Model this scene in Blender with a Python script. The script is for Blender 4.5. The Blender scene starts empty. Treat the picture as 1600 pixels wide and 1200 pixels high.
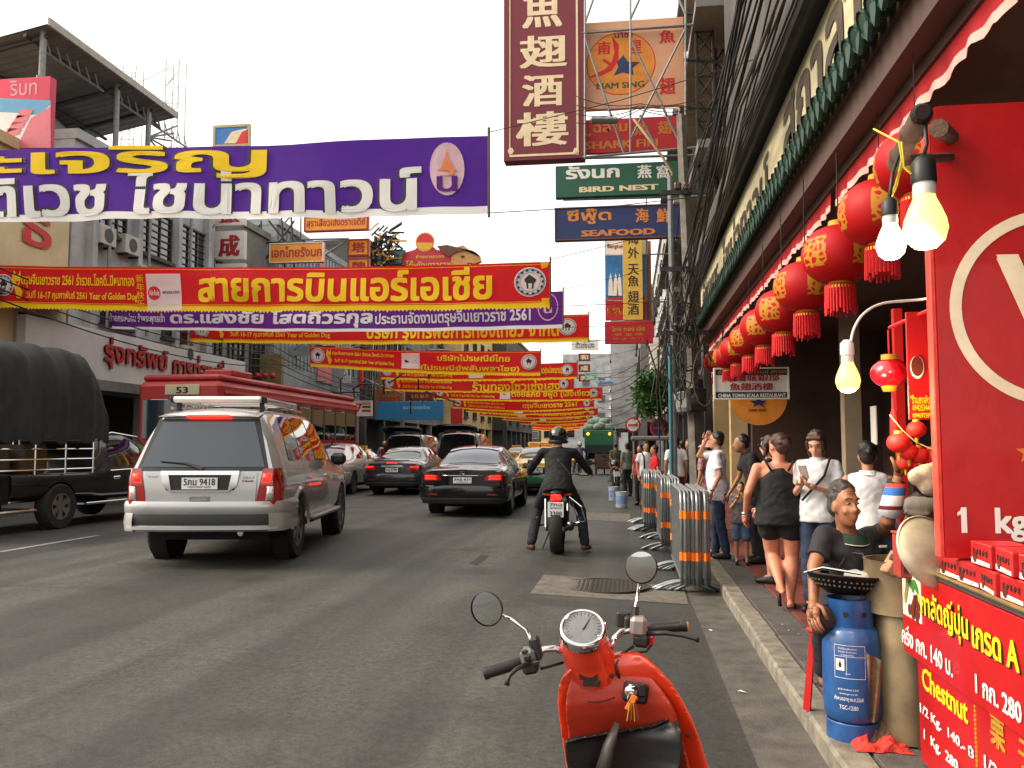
import bpy, bmesh, math, random
import numpy as np
from mathutils import Vector, Matrix, Euler, noise as mnoise
random.seed(7)
R = math.radians; PI = math.pi
SC = bpy.context.scene
COL = SC.collection

# ---------------------------------------------------------------- camera, sky, sun, exposure
CAMH = 1.58
F_PX = 1341.0
YAW, PITCH = R(7.64), R(4.14)
cam_d = bpy.data.cameras.new('camera'); cam = bpy.data.objects.new('camera', cam_d); COL.objects.link(cam)
cam.location = (0, 0, CAMH); cam.rotation_euler = (PI/2+PITCH, 0, YAW)
cam_d.sensor_width = 36; cam_d.lens = 36*F_PX/1600; cam_d.clip_start = .05; cam_d.clip_end = 3000
SC.camera = cam

SUN_AZ, SUN_EL = R(-96), R(38)       # azimuth from +Y (ahead along the street), minus = left
wd = bpy.data.worlds.new('World'); SC.world = wd; wd.use_nodes = True
nt = wd.node_tree
sky = nt.nodes.new('ShaderNodeTexSky'); sky.sky_type = 'NISHITA'; sky.sun_disc = False
sky.sun_elevation = SUN_EL; sky.sun_rotation = SUN_AZ
sky.air_density = .8; sky.dust_density = 9.0; sky.ozone_density = 1.0
hz = nt.nodes.new('ShaderNodeMixRGB'); hz.inputs[0].default_value = .6; hz.inputs[2].default_value = (6.5, 6.15, 5.45, 1)   # even white haze veil
nt.links.new(sky.outputs[0], hz.inputs[1]); nt.links.new(hz.outputs[0], nt.nodes['Background'].inputs[0])
nt.nodes['Background'].inputs[1].default_value = .15
sl = bpy.data.lights.new('sun', 'SUN'); sun = bpy.data.objects.new('sun', sl); COL.objects.link(sun)
sl.energy = 1.15; sl.angle = R(24); sl.color = (1, .86, .68)
sun.location = (-20, -10, 40)
sdir = Vector((math.sin(SUN_AZ)*math.cos(SUN_EL), math.cos(SUN_AZ)*math.cos(SUN_EL), math.sin(SUN_EL)))
sun.rotation_euler = sdir.to_track_quat('Z', 'Y').to_euler()
vs = SC.view_settings
vs.view_transform = 'Standard'; vs.look = 'None'; vs.gamma = 1; vs.use_curve_mapping = False
vs.exposure = 1.2
SC.render.engine = 'CYCLES'
SC.cycles.max_bounces = 4; SC.cycles.diffuse_bounces = 3; SC.cycles.glossy_bounces = 3; SC.cycles.transparent_max_bounces = 6
SC.cycles.sample_clamp_indirect = 6

# ---------------------------------------------------------------- pixel rays (photo is 1600 x 1200)
CAMP = Vector((0, 0, CAMH)); CM = Euler((PI/2+PITCH, 0, YAW)).to_matrix()
def ray(px, py): return CM @ Vector(((px-800)/F_PX, (600-py)/F_PX, -1))
def W(px, py, Y): d = ray(px, py); return CAMP + d*(Y/d.y)          # point on the plane y = Y
def WX(px, py, X): d = ray(px, py); return CAMP + d*(X/d.x)         # point on the plane x = X
def G(px, py, z=0): d = ray(px, py); return CAMP + d*((z-CAMH)/d.z) # point on the plane z
def crown(x): return .15*max(0, 1-((x+6.4)/7.2)**2)                 # road camber
def GR(px, py):                                                     # point on the cambered road
    p = G(px, py, 0)
    for _ in range(6): p = G(px, py, crown(p.x))
    return p
KERB = .12

# ---------------------------------------------------------------- materials
def lin(c):
    if isinstance(c, str): c = tuple(int(c[i:i+2], 16) for i in (0, 2, 4))
    f = lambda v: v/12.92 if v <= .04045 else ((v+.055)/1.055)**2.4
    return tuple(f(v/255) for v in c) + (1,)
MATS = {}
def M(key, col=None, rough=.6, metal=0, var=.15, sc=5, bump=0, bsc=60, coat=0, emit=0, trans=0, rvar=.1, col2=None):
    if key in MATS: return MATS[key]
    m = bpy.data.materials.new(key); m.use_nodes = True; n = m.node_tree; L = n.links.new
    b = n.nodes['Principled BSDF']; N = n.nodes.new
    c = lin(col)
    tc = N('ShaderNodeTexCoord'); oi = N('ShaderNodeObjectInfo'); va = N('ShaderNodeVectorMath')
    L(tc.outputs['Object'], va.inputs[0]); L(oi.outputs['Location'], va.inputs[1])
    if var or col2:
        no = N('ShaderNodeTexNoise'); no.inputs['Scale'].default_value = sc; no.inputs['Detail'].default_value = 6
        no.inputs['Roughness'].default_value = .62
        L(va.outputs[0], no.inputs['Vector'])
        rp = N('ShaderNodeValToRGB'); e = rp.color_ramp.elements
        e[0].position = .32; e[1].position = .68
        c2 = lin(col2) if col2 else tuple(min(1, v*(1+var)) for v in c[:3])+(1,)
        e[0].color = c if col2 else tuple(v*(1-var) for v in c[:3])+(1,); e[1].color = c2
        L(no.outputs['Fac'], rp.inputs[0]); L(rp.outputs[0], b.inputs['Base Color'])
        if rvar:
            mr = N('ShaderNodeMapRange'); mr.inputs[3].default_value = max(0, rough-rvar); mr.inputs[4].default_value = min(1, rough+rvar)
            L(no.outputs['Fac'], mr.inputs[0]); L(mr.outputs[0], b.inputs['Roughness'])
        else: b.inputs['Roughness'].default_value = rough
    else:
        b.inputs['Base Color'].default_value = c; b.inputs['Roughness'].default_value = rough
    b.inputs['Metallic'].default_value = metal
    if coat: b.inputs['Coat Weight'].default_value = coat; b.inputs['Coat Roughness'].default_value = .04
    if emit:
        b.inputs['Emission Color'].default_value = c; b.inputs['Emission Strength'].default_value = emit
    if bump:
        n2 = N('ShaderNodeTexNoise'); n2.inputs['Scale'].default_value = bsc; n2.inputs['Detail'].default_value = 4
        L(va.outputs[0], n2.inputs['Vector'])
        bp = N('ShaderNodeBump'); bp.inputs['Strength'].default_value = bump; bp.inputs['Distance'].default_value = .02
        L(n2.outputs['Fac'], bp.inputs['Height']); L(bp.outputs[0], b.inputs['Normal'])
    if trans:                                           # thin cloth: some light comes through
        tr = N('ShaderNodeBsdfTranslucent'); mx = N('ShaderNodeMixShader'); mx.inputs[0].default_value = trans
        tr.inputs[0].default_value = c
        L(b.outputs[0], mx.inputs[1]); L(tr.outputs[0], mx.inputs[2]); L(mx.outputs[0], n.nodes['Material Output'].inputs[0])
    MATS[key] = m
    return m
def glass(key, col, rough=.03):
    if key in MATS: return MATS[key]
    return M(key, col, rough, 0, var=0, coat=1)

TMP = bpy.data.scenes.new('workbench')                  # small scratch scene: modifiers are evaluated here, removed at the end
def bake(objs):
    for o in objs: TMP.collection.objects.link(o)
    vl = TMP.view_layers[0]; vl.update(); dg = vl.depsgraph
    m = bpy.data.meshes.new_from_object(objs[0].evaluated_get(dg), depsgraph=dg)
    return m
# ---------------------------------------------------------------- mesh builder
class MB:
    def __init__(s): s.v = []; s.f = []
    def add(s, vs, fs):
        o = len(s.v); s.v += [tuple(p) for p in vs]; s.f += [tuple(i+o for i in f) for f in fs]; return s
    def box(s, c, d, m=None, b=0):
        x, y, z = d[0]/2, d[1]/2, d[2]/2; c = Vector(c)
        if b:
            b = min(b, x*.9, y*.9, z*.9); pts = []
            ix = {}
            for sx in (-1, 1):
                for sy in (-1, 1):
                    for sz in (-1, 1):
                        ix[sx, sy, sz] = len(pts)
                        pts += [(sx*x, sy*(y-b), sz*(z-b)), (sx*(x-b), sy*y, sz*(z-b)), (sx*(x-b), sy*(y-b), sz*z)]
            fs = []
            S = (-1, 1)
            for q in S:
                fs.append([ix[q, -1, -1], ix[q, 1, -1], ix[q, 1, 1], ix[q, -1, 1]][::q])
                fs.append([ix[-1, q, -1]+1, ix[-1, q, 1]+1, ix[1, q, 1]+1, ix[1, q, -1]+1][::q])
                fs.append([ix[-1, -1, q]+2, ix[1, -1, q]+2, ix[1, 1, q]+2, ix[-1, 1, q]+2][::q])
            for a in S:
                for e in S:
                    k = a*e
                    fs.append([ix[a, e, -1], ix[a, e, -1]+1, ix[a, e, 1]+1, ix[a, e, 1]][::k])
                    fs.append([ix[a, -1, e]+2, ix[a, -1, e], ix[a, 1, e], ix[a, 1, e]+2][::k])
                    fs.append([ix[-1, a, e]+1, ix[-1, a, e]+2, ix[1, a, e]+2, ix[1, a, e]+1][::k])
            for k, i in ix.items(): fs.append([i, i+1, i+2][::k[0]*k[1]*k[2]])
        else:
            pts = [(-x, -y, -z), (x, -y, -z), (x, y, -z), (-x, y, -z), (-x, -y, z), (x, -y, z), (x, y, z), (-x, y, z)]
            fs = [(0, 3, 2, 1), (4, 5, 6, 7), (0, 1, 5, 4), (2, 3, 7, 6), (1, 2, 6, 5), (3, 0, 4, 7)]
        return s.add([(m @ Vector(p) if m else Vector(p))+c for p in pts], fs)
    def bb(s, a, b, bev=0):
        a, b = Vector(a), Vector(b)
        return s.box((a+b)/2, [abs(q) for q in (b-a)], None, bev)
    def tube(s, pts, r, n=8, cap=True, flat=1):
        pts = [Vector(p) for p in pts]; k = len(pts); rs = r if isinstance(r, (list, tuple)) else [r]*k
        o = len(s.v); up = None; vs = []
        for i, p in enumerate(pts):
            t = (pts[min(i+1, k-1)]-pts[max(i-1, 0)])
            if t.length < 1e-9: t = Vector((0, 0, 1))
            t.normalize()
            if up is None: up = Vector((0, 0, 1)) if abs(t.z) < .9 else Vector((1, 0, 0))
            a = t.cross(up)
            if a.length < 1e-6: a = t.orthogonal()
            a.normalize(); u2 = a.cross(t); up = u2
            for j in range(n):
                an = 2*PI*j/n; vs.append(p + a*(math.cos(an)*rs[i]) + u2*(math.sin(an)*rs[i]*flat))
        fs = [(i*n+j, i*n+(j+1) % n, (i+1)*n+(j+1) % n, (i+1)*n+j) for i in range(k-1) for j in range(n)]
        if cap: fs += [tuple(range(n))[::-1], tuple((k-1)*n+j for j in range(n))]
        return s.add(vs, fs)
    def lathe(s, prof, n=16, c=(0, 0, 0), m=None, cap=False, arc=2*PI):
        c = Vector(c); vs = []; k = len(prof); full = arc > 6.28; nn = n if full else n+1
        for r, z in prof:
            for j in range(nn):
                a = arc*j/n; p = Vector((r*math.cos(a), r*math.sin(a), z)); vs.append((m @ p if m else p)+c)
        fs = [(i*nn+j, i*nn+(j+1) % nn, (i+1)*nn+(j+1) % nn, (i+1)*nn+j) for i in range(k-1) for j in range(n)]
        if cap: fs += [tuple(range(nn))[::-1], tuple((k-1)*nn+j for j in range(nn))]
        return s.add(vs, fs)
    def ball(s, c, r, n=12, m=None):
        r = (r, r, r) if not isinstance(r, (list, tuple)) else r; k = max(4, n//2)
        mm = (m or Matrix.Identity(3)) @ Matrix.Diagonal(Vector(r))
        return s.lathe([(math.sin(PI*(i+.02)/(k+.04)), -math.cos(PI*(i+.02)/(k+.04))) for i in range(k+1)], n, c, mm, True)
    def prism(s, poly, d0, d1, plane='xz'):            # extrude a 2-D outline between two depths
        n = len(poly)
        f = {'xz': lambda p, d: (p[0], d, p[1]), 'yz': lambda p, d: (d, p[0], p[1]), 'xy': lambda p, d: (p[0], p[1], d)}[plane]
        vs = [f(p, d0) for p in poly]+[f(p, d1) for p in poly]
        fs = [tuple(range(n)), tuple(range(n, 2*n))[::-1]]+[(i, i+n, (i+1) % n+n, (i+1) % n) for i in range(n)]
        return s.add(vs, fs)
    def grid(s, fn, nu, nv, wrap=False):
        vs = [fn(i/nu, j/nv) for i in range(nu+1) for j in range(nv+1)]
        return s.add(vs, [(i*(nv+1)+j, (i+1)*(nv+1)+j, (i+1)*(nv+1)+j+1, i*(nv+1)+j+1) for i in range(nu) for j in range(nv)])
    def xf(s, m): s.v = [tuple(m @ Vector(p)) for p in s.v]; return s
    def join(s, o, m=None): return s.add([m @ Vector(p) for p in o.v] if m else o.v, o.f)
    def mesh(s, name, fixn=False):
        me = bpy.data.meshes.new(name); me.from_pydata(s.v, [], s.f); me.update()
        if fixn:
            b = bmesh.new(); b.from_mesh(me); bmesh.ops.recalc_face_normals(b, faces=b.faces); b.to_mesh(me); b.free()
        return me
    def obj(s, name, mat, parent=None, smooth=False, ang=None, rel=None, fixn=True):
        """link as one object; rel: world origin to subtract (parts built in world space)"""
        if rel is not None: s.v = [(p[0]-rel[0], p[1]-rel[1], p[2]-rel[2]) for p in s.v]
        me = s.mesh(name, fixn); me.materials.append(mat)
        if smooth:
            me.polygons.foreach_set('use_smooth', [True]*len(me.polygons))
            if ang: me.set_sharp_from_angle(angle=R(ang))
        return link(name, me, parent)
def link(name, me, parent=None):
    o = bpy.data.objects.new(name, me); COL.objects.link(o)
    if parent: o.parent = parent
    return o
def tag(o, label=None, cat=None, group=None, kind=None):
    if label: o['label'] = label
    if cat: o['category'] = cat
    if group: o['group'] = group
    if kind: o['kind'] = kind
    return o
def thing(name, label, cat, loc=(0, 0, 0), rz=0, group=None):
    o = bpy.data.objects.new(name, None); COL.objects.link(o); o.empty_display_size = .1
    o.location = loc; o.rotation_euler = (0, 0, rz)
    return tag(o, label, cat, group)
def copy_tree(o, parent=None):
    c = o.copy(); COL.objects.link(c); c.parent = parent
    for ch in o.children: copy_tree(ch, c)
    return c
def struct(name, mb, mat, smooth=False):
    return tag(mb.obj(name, mat, None, smooth), kind='structure')
def solid(name, mb, mat, parent=None, vox=.015, it=4, extra=None, fold=0):
    """fuse overlapping closed shapes into one continuous skin"""
    me = mb.mesh(name, True); o = bpy.data.objects.new('tmp', me)
    r = o.modifiers.new('r', 'REMESH'); r.mode = 'VOXEL'; r.voxel_size = vox
    if it: q = o.modifiers.new('s', 'SMOOTH'); q.iterations = it; q.factor = .5
    m2 = bake([o])
    bpy.data.objects.remove(o); bpy.data.meshes.remove(me)
    if extra:
        b = bmesh.new(); b.from_mesh(m2); t = extra.mesh('t', True); b.from_mesh(t); b.to_mesh(m2); b.free(); bpy.data.meshes.remove(t)
    if fold:                                            # cloth folds and wrinkles
        sd = random.uniform(0, 50)
        co = np.empty(len(m2.vertices)*3); m2.vertices.foreach_get('co', co); no = np.empty(len(m2.vertices)*3); m2.vertices.foreach_get('normal', no)
        co = co.reshape(-1, 3); no = no.reshape(-1, 3)
        for k in range(len(co)):
            x, y, z = co[k]; d = mnoise.noise((x*7+sd, y*7, z*13+x*6))*.9+mnoise.noise((x*19, y*19+sd, z*30-x*14))*.45; co[k] += no[k]*fold*d
        m2.vertices.foreach_set('co', co.ravel()); m2.update()
    m2.name = name; m2.materials.clear(); m2.materials.append(mat)
    m2.polygons.foreach_set('use_smooth', [True]*len(m2.polygons))
    return link(name, m2, parent)

# ---------------------------------------------------------------- lettering
TXT = {}
def glyphs(s, bold=0):
    k = (s, bold)
    if k not in TXT:
        cu = bpy.data.curves.new('t', 'FONT'); cu.body = s; cu.offset = bold; cu.resolution_u = 2; cu.fill_mode = 'FRONT'
        o = bpy.data.objects.new('t', cu); me = bake([o])
        vs = [v.co.copy() for v in me.vertices]; fs = [tuple(p.vertices) for p in me.polygons]
        bpy.data.objects.remove(o); bpy.data.curves.remove(cu); bpy.data.meshes.remove(me)
        if not vs: vs = [Vector((0, 0, 0)), Vector((1, 0, 0)), Vector((1, 1, 0))]; fs = [(0, 1, 2)]
        x0, x1 = min(v.x for v in vs), max(v.x for v in vs); y0, y1 = min(v.y for v in vs), max(v.y for v in vs)
        TXT[k] = ([((v.x-x0)/(x1-x0), (v.y-y0)/(y1-y0)) for v in vs], fs)
    return TXT[k]
def put(s, fn, bold=0):
    """lettering mapped through fn(u, v, off), 0..1 in its own box; bold = stroke thickening in box heights"""
    vs, fs = glyphs(s); mb = MB()
    if not bold: mb.add([fn(u, v, 0) for u, v in vs], fs); return mb
    n = max(1, len(s.replace(' ', ''))); bu = bold/n*1.6
    for k, (a, b) in enumerate(((0, 0), (1, .6), (-1, .6), (1, -.6), (-1, -.6))):
        mb.add([fn(u*(1-2*bu)+bu+a*bu, v*(1-2*bold)+bold+b*bold, .0004*k) for u, v in vs], fs)
    return mb
# ================================================================ SETTING: ground, road, kerbs, pavement
ROAD_L = -13.6
m_ground = M('far ground', (92, 90, 84), .95, var=.2, sc=.3)
struct('ground', MB().add([(-900, -300, -.25), (900, -300, -.25), (900, 1500, -.25), (-900, 1500, -.25)], [(0, 1, 2, 3)]), m_ground)

def asphalt():
    m = bpy.data.materials.new('worn asphalt'); m.use_nodes = True; n = m.node_tree; N = n.nodes.new; L = n.links.new
    b = n.nodes['Principled BSDF']; tc = N('ShaderNodeTexCoord')
    def noise(scale, det, vec=None, rough=.6):
        q = N('ShaderNodeTexNoise'); q.inputs['Scale'].default_value = scale; q.inputs['Detail'].default_value = det
        q.inputs['Roughness'].default_value = rough; L(vec or tc.outputs['Object'], q.inputs['Vector']); return q
    mp = N('ShaderNodeMapping'); mp.inputs['Scale'].default_value = (1, .12, 1); L(tc.outputs['Object'], mp.inputs[0])
    big = noise(.45, 5); streak = noise(1.1, 6, mp.outputs[0]); fine = noise(85, 4, None, .8); mid = noise(22, 6, None, .8)
    r1 = N('ShaderNodeValToRGB'); e = r1.color_ramp.elements
    e[0].position = .3; e[0].color = lin((58, 62, 64)); e[1].position = .72; e[1].color = lin((82, 82, 78))
    L(big.outputs[0], r1.inputs[0])
    r2 = N('ShaderNodeValToRGB'); e = r2.color_ramp.elements
    e[0].position = .38; e[0].color = (.62, .62, .62, 1); e[1].position = .62; e[1].color = (1.12, 1.1, 1.04, 1)
    L(streak.outputs[0], r2.inputs[0])
    r3 = N('ShaderNodeValToRGB'); e = r3.color_ramp.elements
    e[0].position = .38; e[0].color = (.62, .62, .62, 1); e[1].position = .66; e[1].color = (1.34, 1.34, 1.32, 1)
    L(mid.outputs[0], r3.inputs[0])
    r4 = N('ShaderNodeValToRGB'); e = r4.color_ramp.elements
    e[0].position = .38; e[0].color = (.62, .62, .62, 1); e[1].position = .68; e[1].color = (1.45, 1.44, 1.4, 1)
    L(fine.outputs[0], r4.inputs[0])
    oil = noise(.8, 3); r5 = N('ShaderNodeValToRGB'); e = r5.color_ramp.elements
    e[0].position = .56; e[0].color = (1, 1, 1, 1); e[1].position = .70; e[1].color = (.55, .55, .56, 1); L(oil.outputs[0], r5.inputs[0])
    mp2 = N('ShaderNodeMapping'); mp2.inputs['Scale'].default_value = (1.3, .02, 1); L(tc.outputs['Object'], mp2.inputs[0])
    trk = noise(1.0, 2, mp2.outputs[0]); r6 = N('ShaderNodeValToRGB'); e = r6.color_ramp.elements
    e[0].position = .42; e[0].color = (.72, .72, .73, 1); e[1].position = .58; e[1].color = (1.12, 1.11, 1.08, 1); L(trk.outputs[0], r6.inputs[0])
    prev = r1.outputs[0]
    for r in (r2, r3, r4, r5, r6):
        mx = N('ShaderNodeMixRGB'); mx.blend_type = 'MULTIPLY'; mx.inputs[0].default_value = 1
        L(prev, mx.inputs[1]); L(r.outputs[0], mx.inputs[2]); prev = mx.outputs[0]
    # cracks: thin dark lines of a distorted voronoi
    vo = N('ShaderNodeTexVoronoi'); vo.feature = 'DISTANCE_TO_EDGE'; vo.inputs['Scale'].default_value = .42
    wv = N('ShaderNodeVectorMath'); wv.operation = 'MULTIPLY_ADD'
    L(mid.outputs[1], wv.inputs[0]); wv.inputs[1].default_value = (.35, .35, .35); L(tc.outputs['Object'], wv.inputs[2]); L(wv.outputs[0], vo.inputs['Vector'])
    cr = N('ShaderNodeValToRGB'); e = cr.color_ramp.elements
    e[0].position = 0; e[0].color = (.45, .45, .45, 1); e[1].position = .006; e[1].color = (1, 1, 1, 1); L(vo.outputs['Distance'], cr.inputs[0])
    mx = N('ShaderNodeMixRGB'); mx.blend_type = 'MULTIPLY'; mx.inputs[0].default_value = .8; L(prev, mx.inputs[1]); L(cr.outputs[0], mx.inputs[2])
    L(mx.outputs[0], b.inputs['Base Color'])
    rr = N('ShaderNodeMapRange'); b.inputs['Specular IOR Level'].default_value = .4; rr.inputs[3].default_value = .48; rr.inputs[4].default_value = .8; L(streak.outputs[0], rr.inputs[0]); L(rr.outputs[0], b.inputs['Roughness'])
    bp = N('ShaderNodeBump'); bp.inputs['Strength'].default_value = .5; bp.inputs['Distance'].default_value = .01
    L(fine.outputs[0], bp.inputs['Height']); L(bp.outputs[0], b.inputs['Normal'])
    return m
m_asph = asphalt()
mb = MB()
def roadpt(u, v):
    x = ROAD_L+(.62-ROAD_L)*u; return (x, -8+188*v, crown(x))
mb.grid(roadpt, 24, 8)
struct('road', mb, m_asph, True)
def on_road(poly, off, name, mat):                     # thin sheet following the camber
    mb = MB(); mb.add([(x, y, crown(x)+off) for x, y in poly], [tuple(range(len(poly)))])
    return struct(name, mb, mat)
# lane dashes (worn paint)
m_paint = M('worn road paint', (150, 150, 146), .7, col2=(84, 84, 82), sc=14, var=.2)
for i, yy in enumerate((10.8, 17.5, 24, 31, 38, 46)):
    q = on_road([(-8.56, yy), (-8.44, yy), (-8.44, yy+2.2), (-8.56, yy+2.2)], .004, 'lane_marking', m_paint)
    q2 = on_road([(-4.1, yy+11), (-4.0, yy+11), (-4.0, yy+12.8), (-4.1, yy+12.8)], .004, 'lane_marking', m_paint)
m_patch = M('dark asphalt patch', (38, 38, 37), .7, var=.25, sc=20, bump=.3, bsc=200)
def patch_px(pts, off, name, mat):
    P = [GR(*p) for p in pts]; return on_road([(p.x, p.y) for p in P], off, name, mat)
patch_px([(733, 881), (752, 867), (765, 869), (745, 884)], .004, 'asphalt_patch', m_patch)
# concrete collar + manhole
m_conc = M('street concrete', (112, 107, 97), .85, col2=(80, 77, 70), sc=9, bump=.4, bsc=120)
patch_px([(828, 928), (850, 898), (1068, 918), (1076, 945)], .005, 'manhole_collar', m_conc)
patch_px([(905, 812), (912, 800), (985, 803), (985, 816)], .005, 'manhole_collar', m_conc)
mc = GR(945, 916); r_ = .47
mh = thing('manhole_cover', 'round cast iron manhole cover set in a pale concrete collar', 'manhole cover', (mc.x, mc.y, crown(mc.x)+.005))
m_iron = M('cast iron', (70, 66, 58), .55, .6, var=.3, sc=20)
MB().lathe([(0, .004), (r_, .004), (r_, 0)], 40).obj('plate', m_iron, mh)
mb = MB()
for i in range(-9, 10):
    for j in range(-9, 10):
        x, y = i*.048, j*.048
        if x*x+y*y < (r_-.04)**2: mb.box((x, y, .007), (.03, .03, .006), Matrix.Rotation(R(45*((i+j) % 2)), 3, 'Z'))
tag(mb.obj('tread_studs', m_iron, mh), kind='stuff')
MB().lathe([(r_-.015, .004), (r_-.015, .012), (r_+.02, .012), (r_+.02, 0)], 40).obj('rim', m_iron, mh)

# gutter strip, kerb stones, pavement
KX = .97
m_gut = M('gutter concrete', (92, 89, 82), .85, col2=(62, 60, 56), sc=4, bump=.4, bsc=90)
struct('gutter', MB().bb((.62, -8, -.2), (KX-.002, 180, .006)), m_gut)
m_kerb = M('kerb concrete', (138, 132, 118), .85, col2=(92, 88, 80), sc=7, bump=.35, bsc=70)
kerb_o = struct('kerb', MB().bb((KX+.004, -8, -.2), (KX+.17, 180, KERB-.03)), m_kerb)
kst = MB().box((KX+.0875, 0, KERB/2-.01), (.175, .985, KERB+.02), None, .018).mesh('kerb_stone', True); kst.materials.append(m_kerb)
for k in range(46):
    o = link('kerb_stone', kst, kerb_o); o.location = (random.uniform(-.004, .004), 1.5+k, random.uniform(-.004, .003))
pav = struct('pavement', MB().bb((KX+.176, -8, -.2), (8, 180, KERB-.016)), M('pavement bed', (92, 86, 78), .9, var=.2, sc=6))
m_strip = M('pavement edge concrete', (88, 84, 80), .85, col2=(62, 60, 58), sc=5, bump=.3)
st = MB().box((KX+.305, 0, KERB-.02), (.25, .99, .04), None, .005).mesh('edge_slab', True); st.materials.append(m_strip)
for k in range(30):
    o = link('edge_slab', st, pav); o.location = (0, 1.5+k, random.uniform(-.003, .003))
tl = []
for nm, c1, c2 in (('brick red tile', (126, 58, 48), (92, 44, 38)), ('worn red tile', (112, 60, 52), (84, 50, 44)), ('dull red tile', (104, 48, 42), (80, 40, 36))):
    q = MB().box((0, 0, KERB-.02), (.392, .392, .04), None, .006)
    for i in range(3): q.box((0, -.13+.13*i, KERB-.0005), (.386, .118, .003))
    me = q.mesh('paving_tile', True); me.materials.append(M(nm, c1, .75, col2=c2, sc=9, bump=.2)); tl.append(me)
for j in range(50):
    for i in range(6):
        o = link('paving_tile', random.choice(tl), pav)
        o.location = (1.62+i*.4, 4.2+j*.4, random.uniform(-.003, .003)); o.rotation_euler = (0, 0, R(90*((i+j) % 2)))
mb = MB().bb((ROAD_L-.2, -8, -.2), (ROAD_L, 180, KERB))
struct('far_kerb', mb, m_kerb)
struct('far_pavement', MB().bb((-24, -8, -.2), (ROAD_L-.203, 180, KERB-.01)), m_strip)
# scraps of litter
m_paper = M('paper scrap', (200, 196, 186), .8)
for k, (px, py) in enumerate(((1160, 1081), (1225, 976), (1235, 985), (1250, 992), (985, 1043), (1110, 985))):
    p = G(px, py, KERB if px > 1200 else .012); a = random.uniform(0, 3)
    o = MB().add([(-.03, -.012, 0), (.03, -.015, .004), (.035, .01, .0), (-.02, .014, .006)], [(0, 1, 2, 3)]).obj('paper_scrap', m_paper)
    o.location = p; o.rotation_euler = (0, 0, a)
    tag(o, 'small scrap of pale paper lying on the ' + ('pavement by the stall' if px > 1200 else 'roadway near the kerb'), 'litter', 'paper scraps on the ground')
# ================================================================ SIGNS AND BANNERS
m_white = M('white paint', (225, 222, 214), .5, var=.06)
m_yel = M('yellow print', (255, 222, 30), .7, var=.03, trans=.4)
m_wprint = M('white print', (246, 245, 242), .7, var=.02, trans=.4)
m_redprint = M('red print', (205, 20, 24), .6, var=.05)
m_steel = M('painted steel', (120, 122, 122), .5, .3, var=.25, sc=10)
m_dsteel = M('dark steel', (52, 52, 52), .55, .4, var=.3, sc=10)
m_rope = M('dark rope', (40, 36, 32), .9)
def sign(name, label, cat, Y, x0, y0, x1, y1, board, thick=.1, border=None, texts=(), group=None, bw=.05, brackets=True):
    a, b = W(x0, y1, Y), W(x1, y0, Y); c = (a+b)/2
    t = thing(name, label, cat, c, 0, group)
    MB().bb((a.x, Y, a.z), (b.x, Y+thick, b.z), .006).obj('board', board, t, rel=c)
    if border:
        for (p, q) in (((a.x-bw*.2, a.z-bw*.2), (b.x+bw*.2, a.z+bw)), ((a.x-bw*.2, b.z-bw), (b.x+bw*.2, b.z+bw*.2)),
                       ((a.x-bw*.2, a.z+bw), (a.x+bw, b.z-bw)), ((b.x-bw, a.z+bw), (b.x+bw*.2, b.z-bw))):
            MB().bb((p[0], Y-.025, p[1]), (q[0], Y+thick*.5, q[1])).obj('frame', border, t, rel=c)
    for tx in texts:
        s, u0, v0, u1, v1, m = tx[:6]; bold = tx[6] if len(tx) > 6 else .03; rot = tx[7] if len(tx) > 7 else 0
        e, f = W(u0, v1, Y-.006), W(u1, v0, Y-.006)
        put(s, lambda u, v, off: (e.x+(f.x-e.x)*u, Y-.006-off, e.z+(f.z-e.z)*v), bold).obj('lettering', m, t, rel=c, fixn=False)
    return t, c
def disc(t, c, Y, px, py, rx, ry, m, name='emblem', n=28, r0=0):
    p = W(px, py, Y); s = 1341/Y/1.0
    mb = MB(); k = n
    if r0: mb.add([(p.x+rx*q*math.cos(2*PI*i/n)/s, Y, p.z+ry*q*math.sin(2*PI*i/n)/s) for q in (1, r0) for i in range(n)], [(i, (i+1) % n, n+(i+1) % n, n+i) for i in range(n)])
    else: mb.add([(p.x+rx*math.cos(2*PI*i/n)/s, Y, p.z+ry*math.sin(2*PI*i/n)/s) for i in range(n)], [tuple(range(n))])
    return mb.obj(name, m, t, rel=c, fixn=False)
def flatpoly(t, c, Y, pts, m, name='emblem'):
    P = [W(px, py, Y) for px, py in pts]
    mb = MB(); mb.add([tuple(p) for p in P], [tuple(range(len(P)))]); return mb.obj(name, m, t, rel=c, fixn=False)

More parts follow.
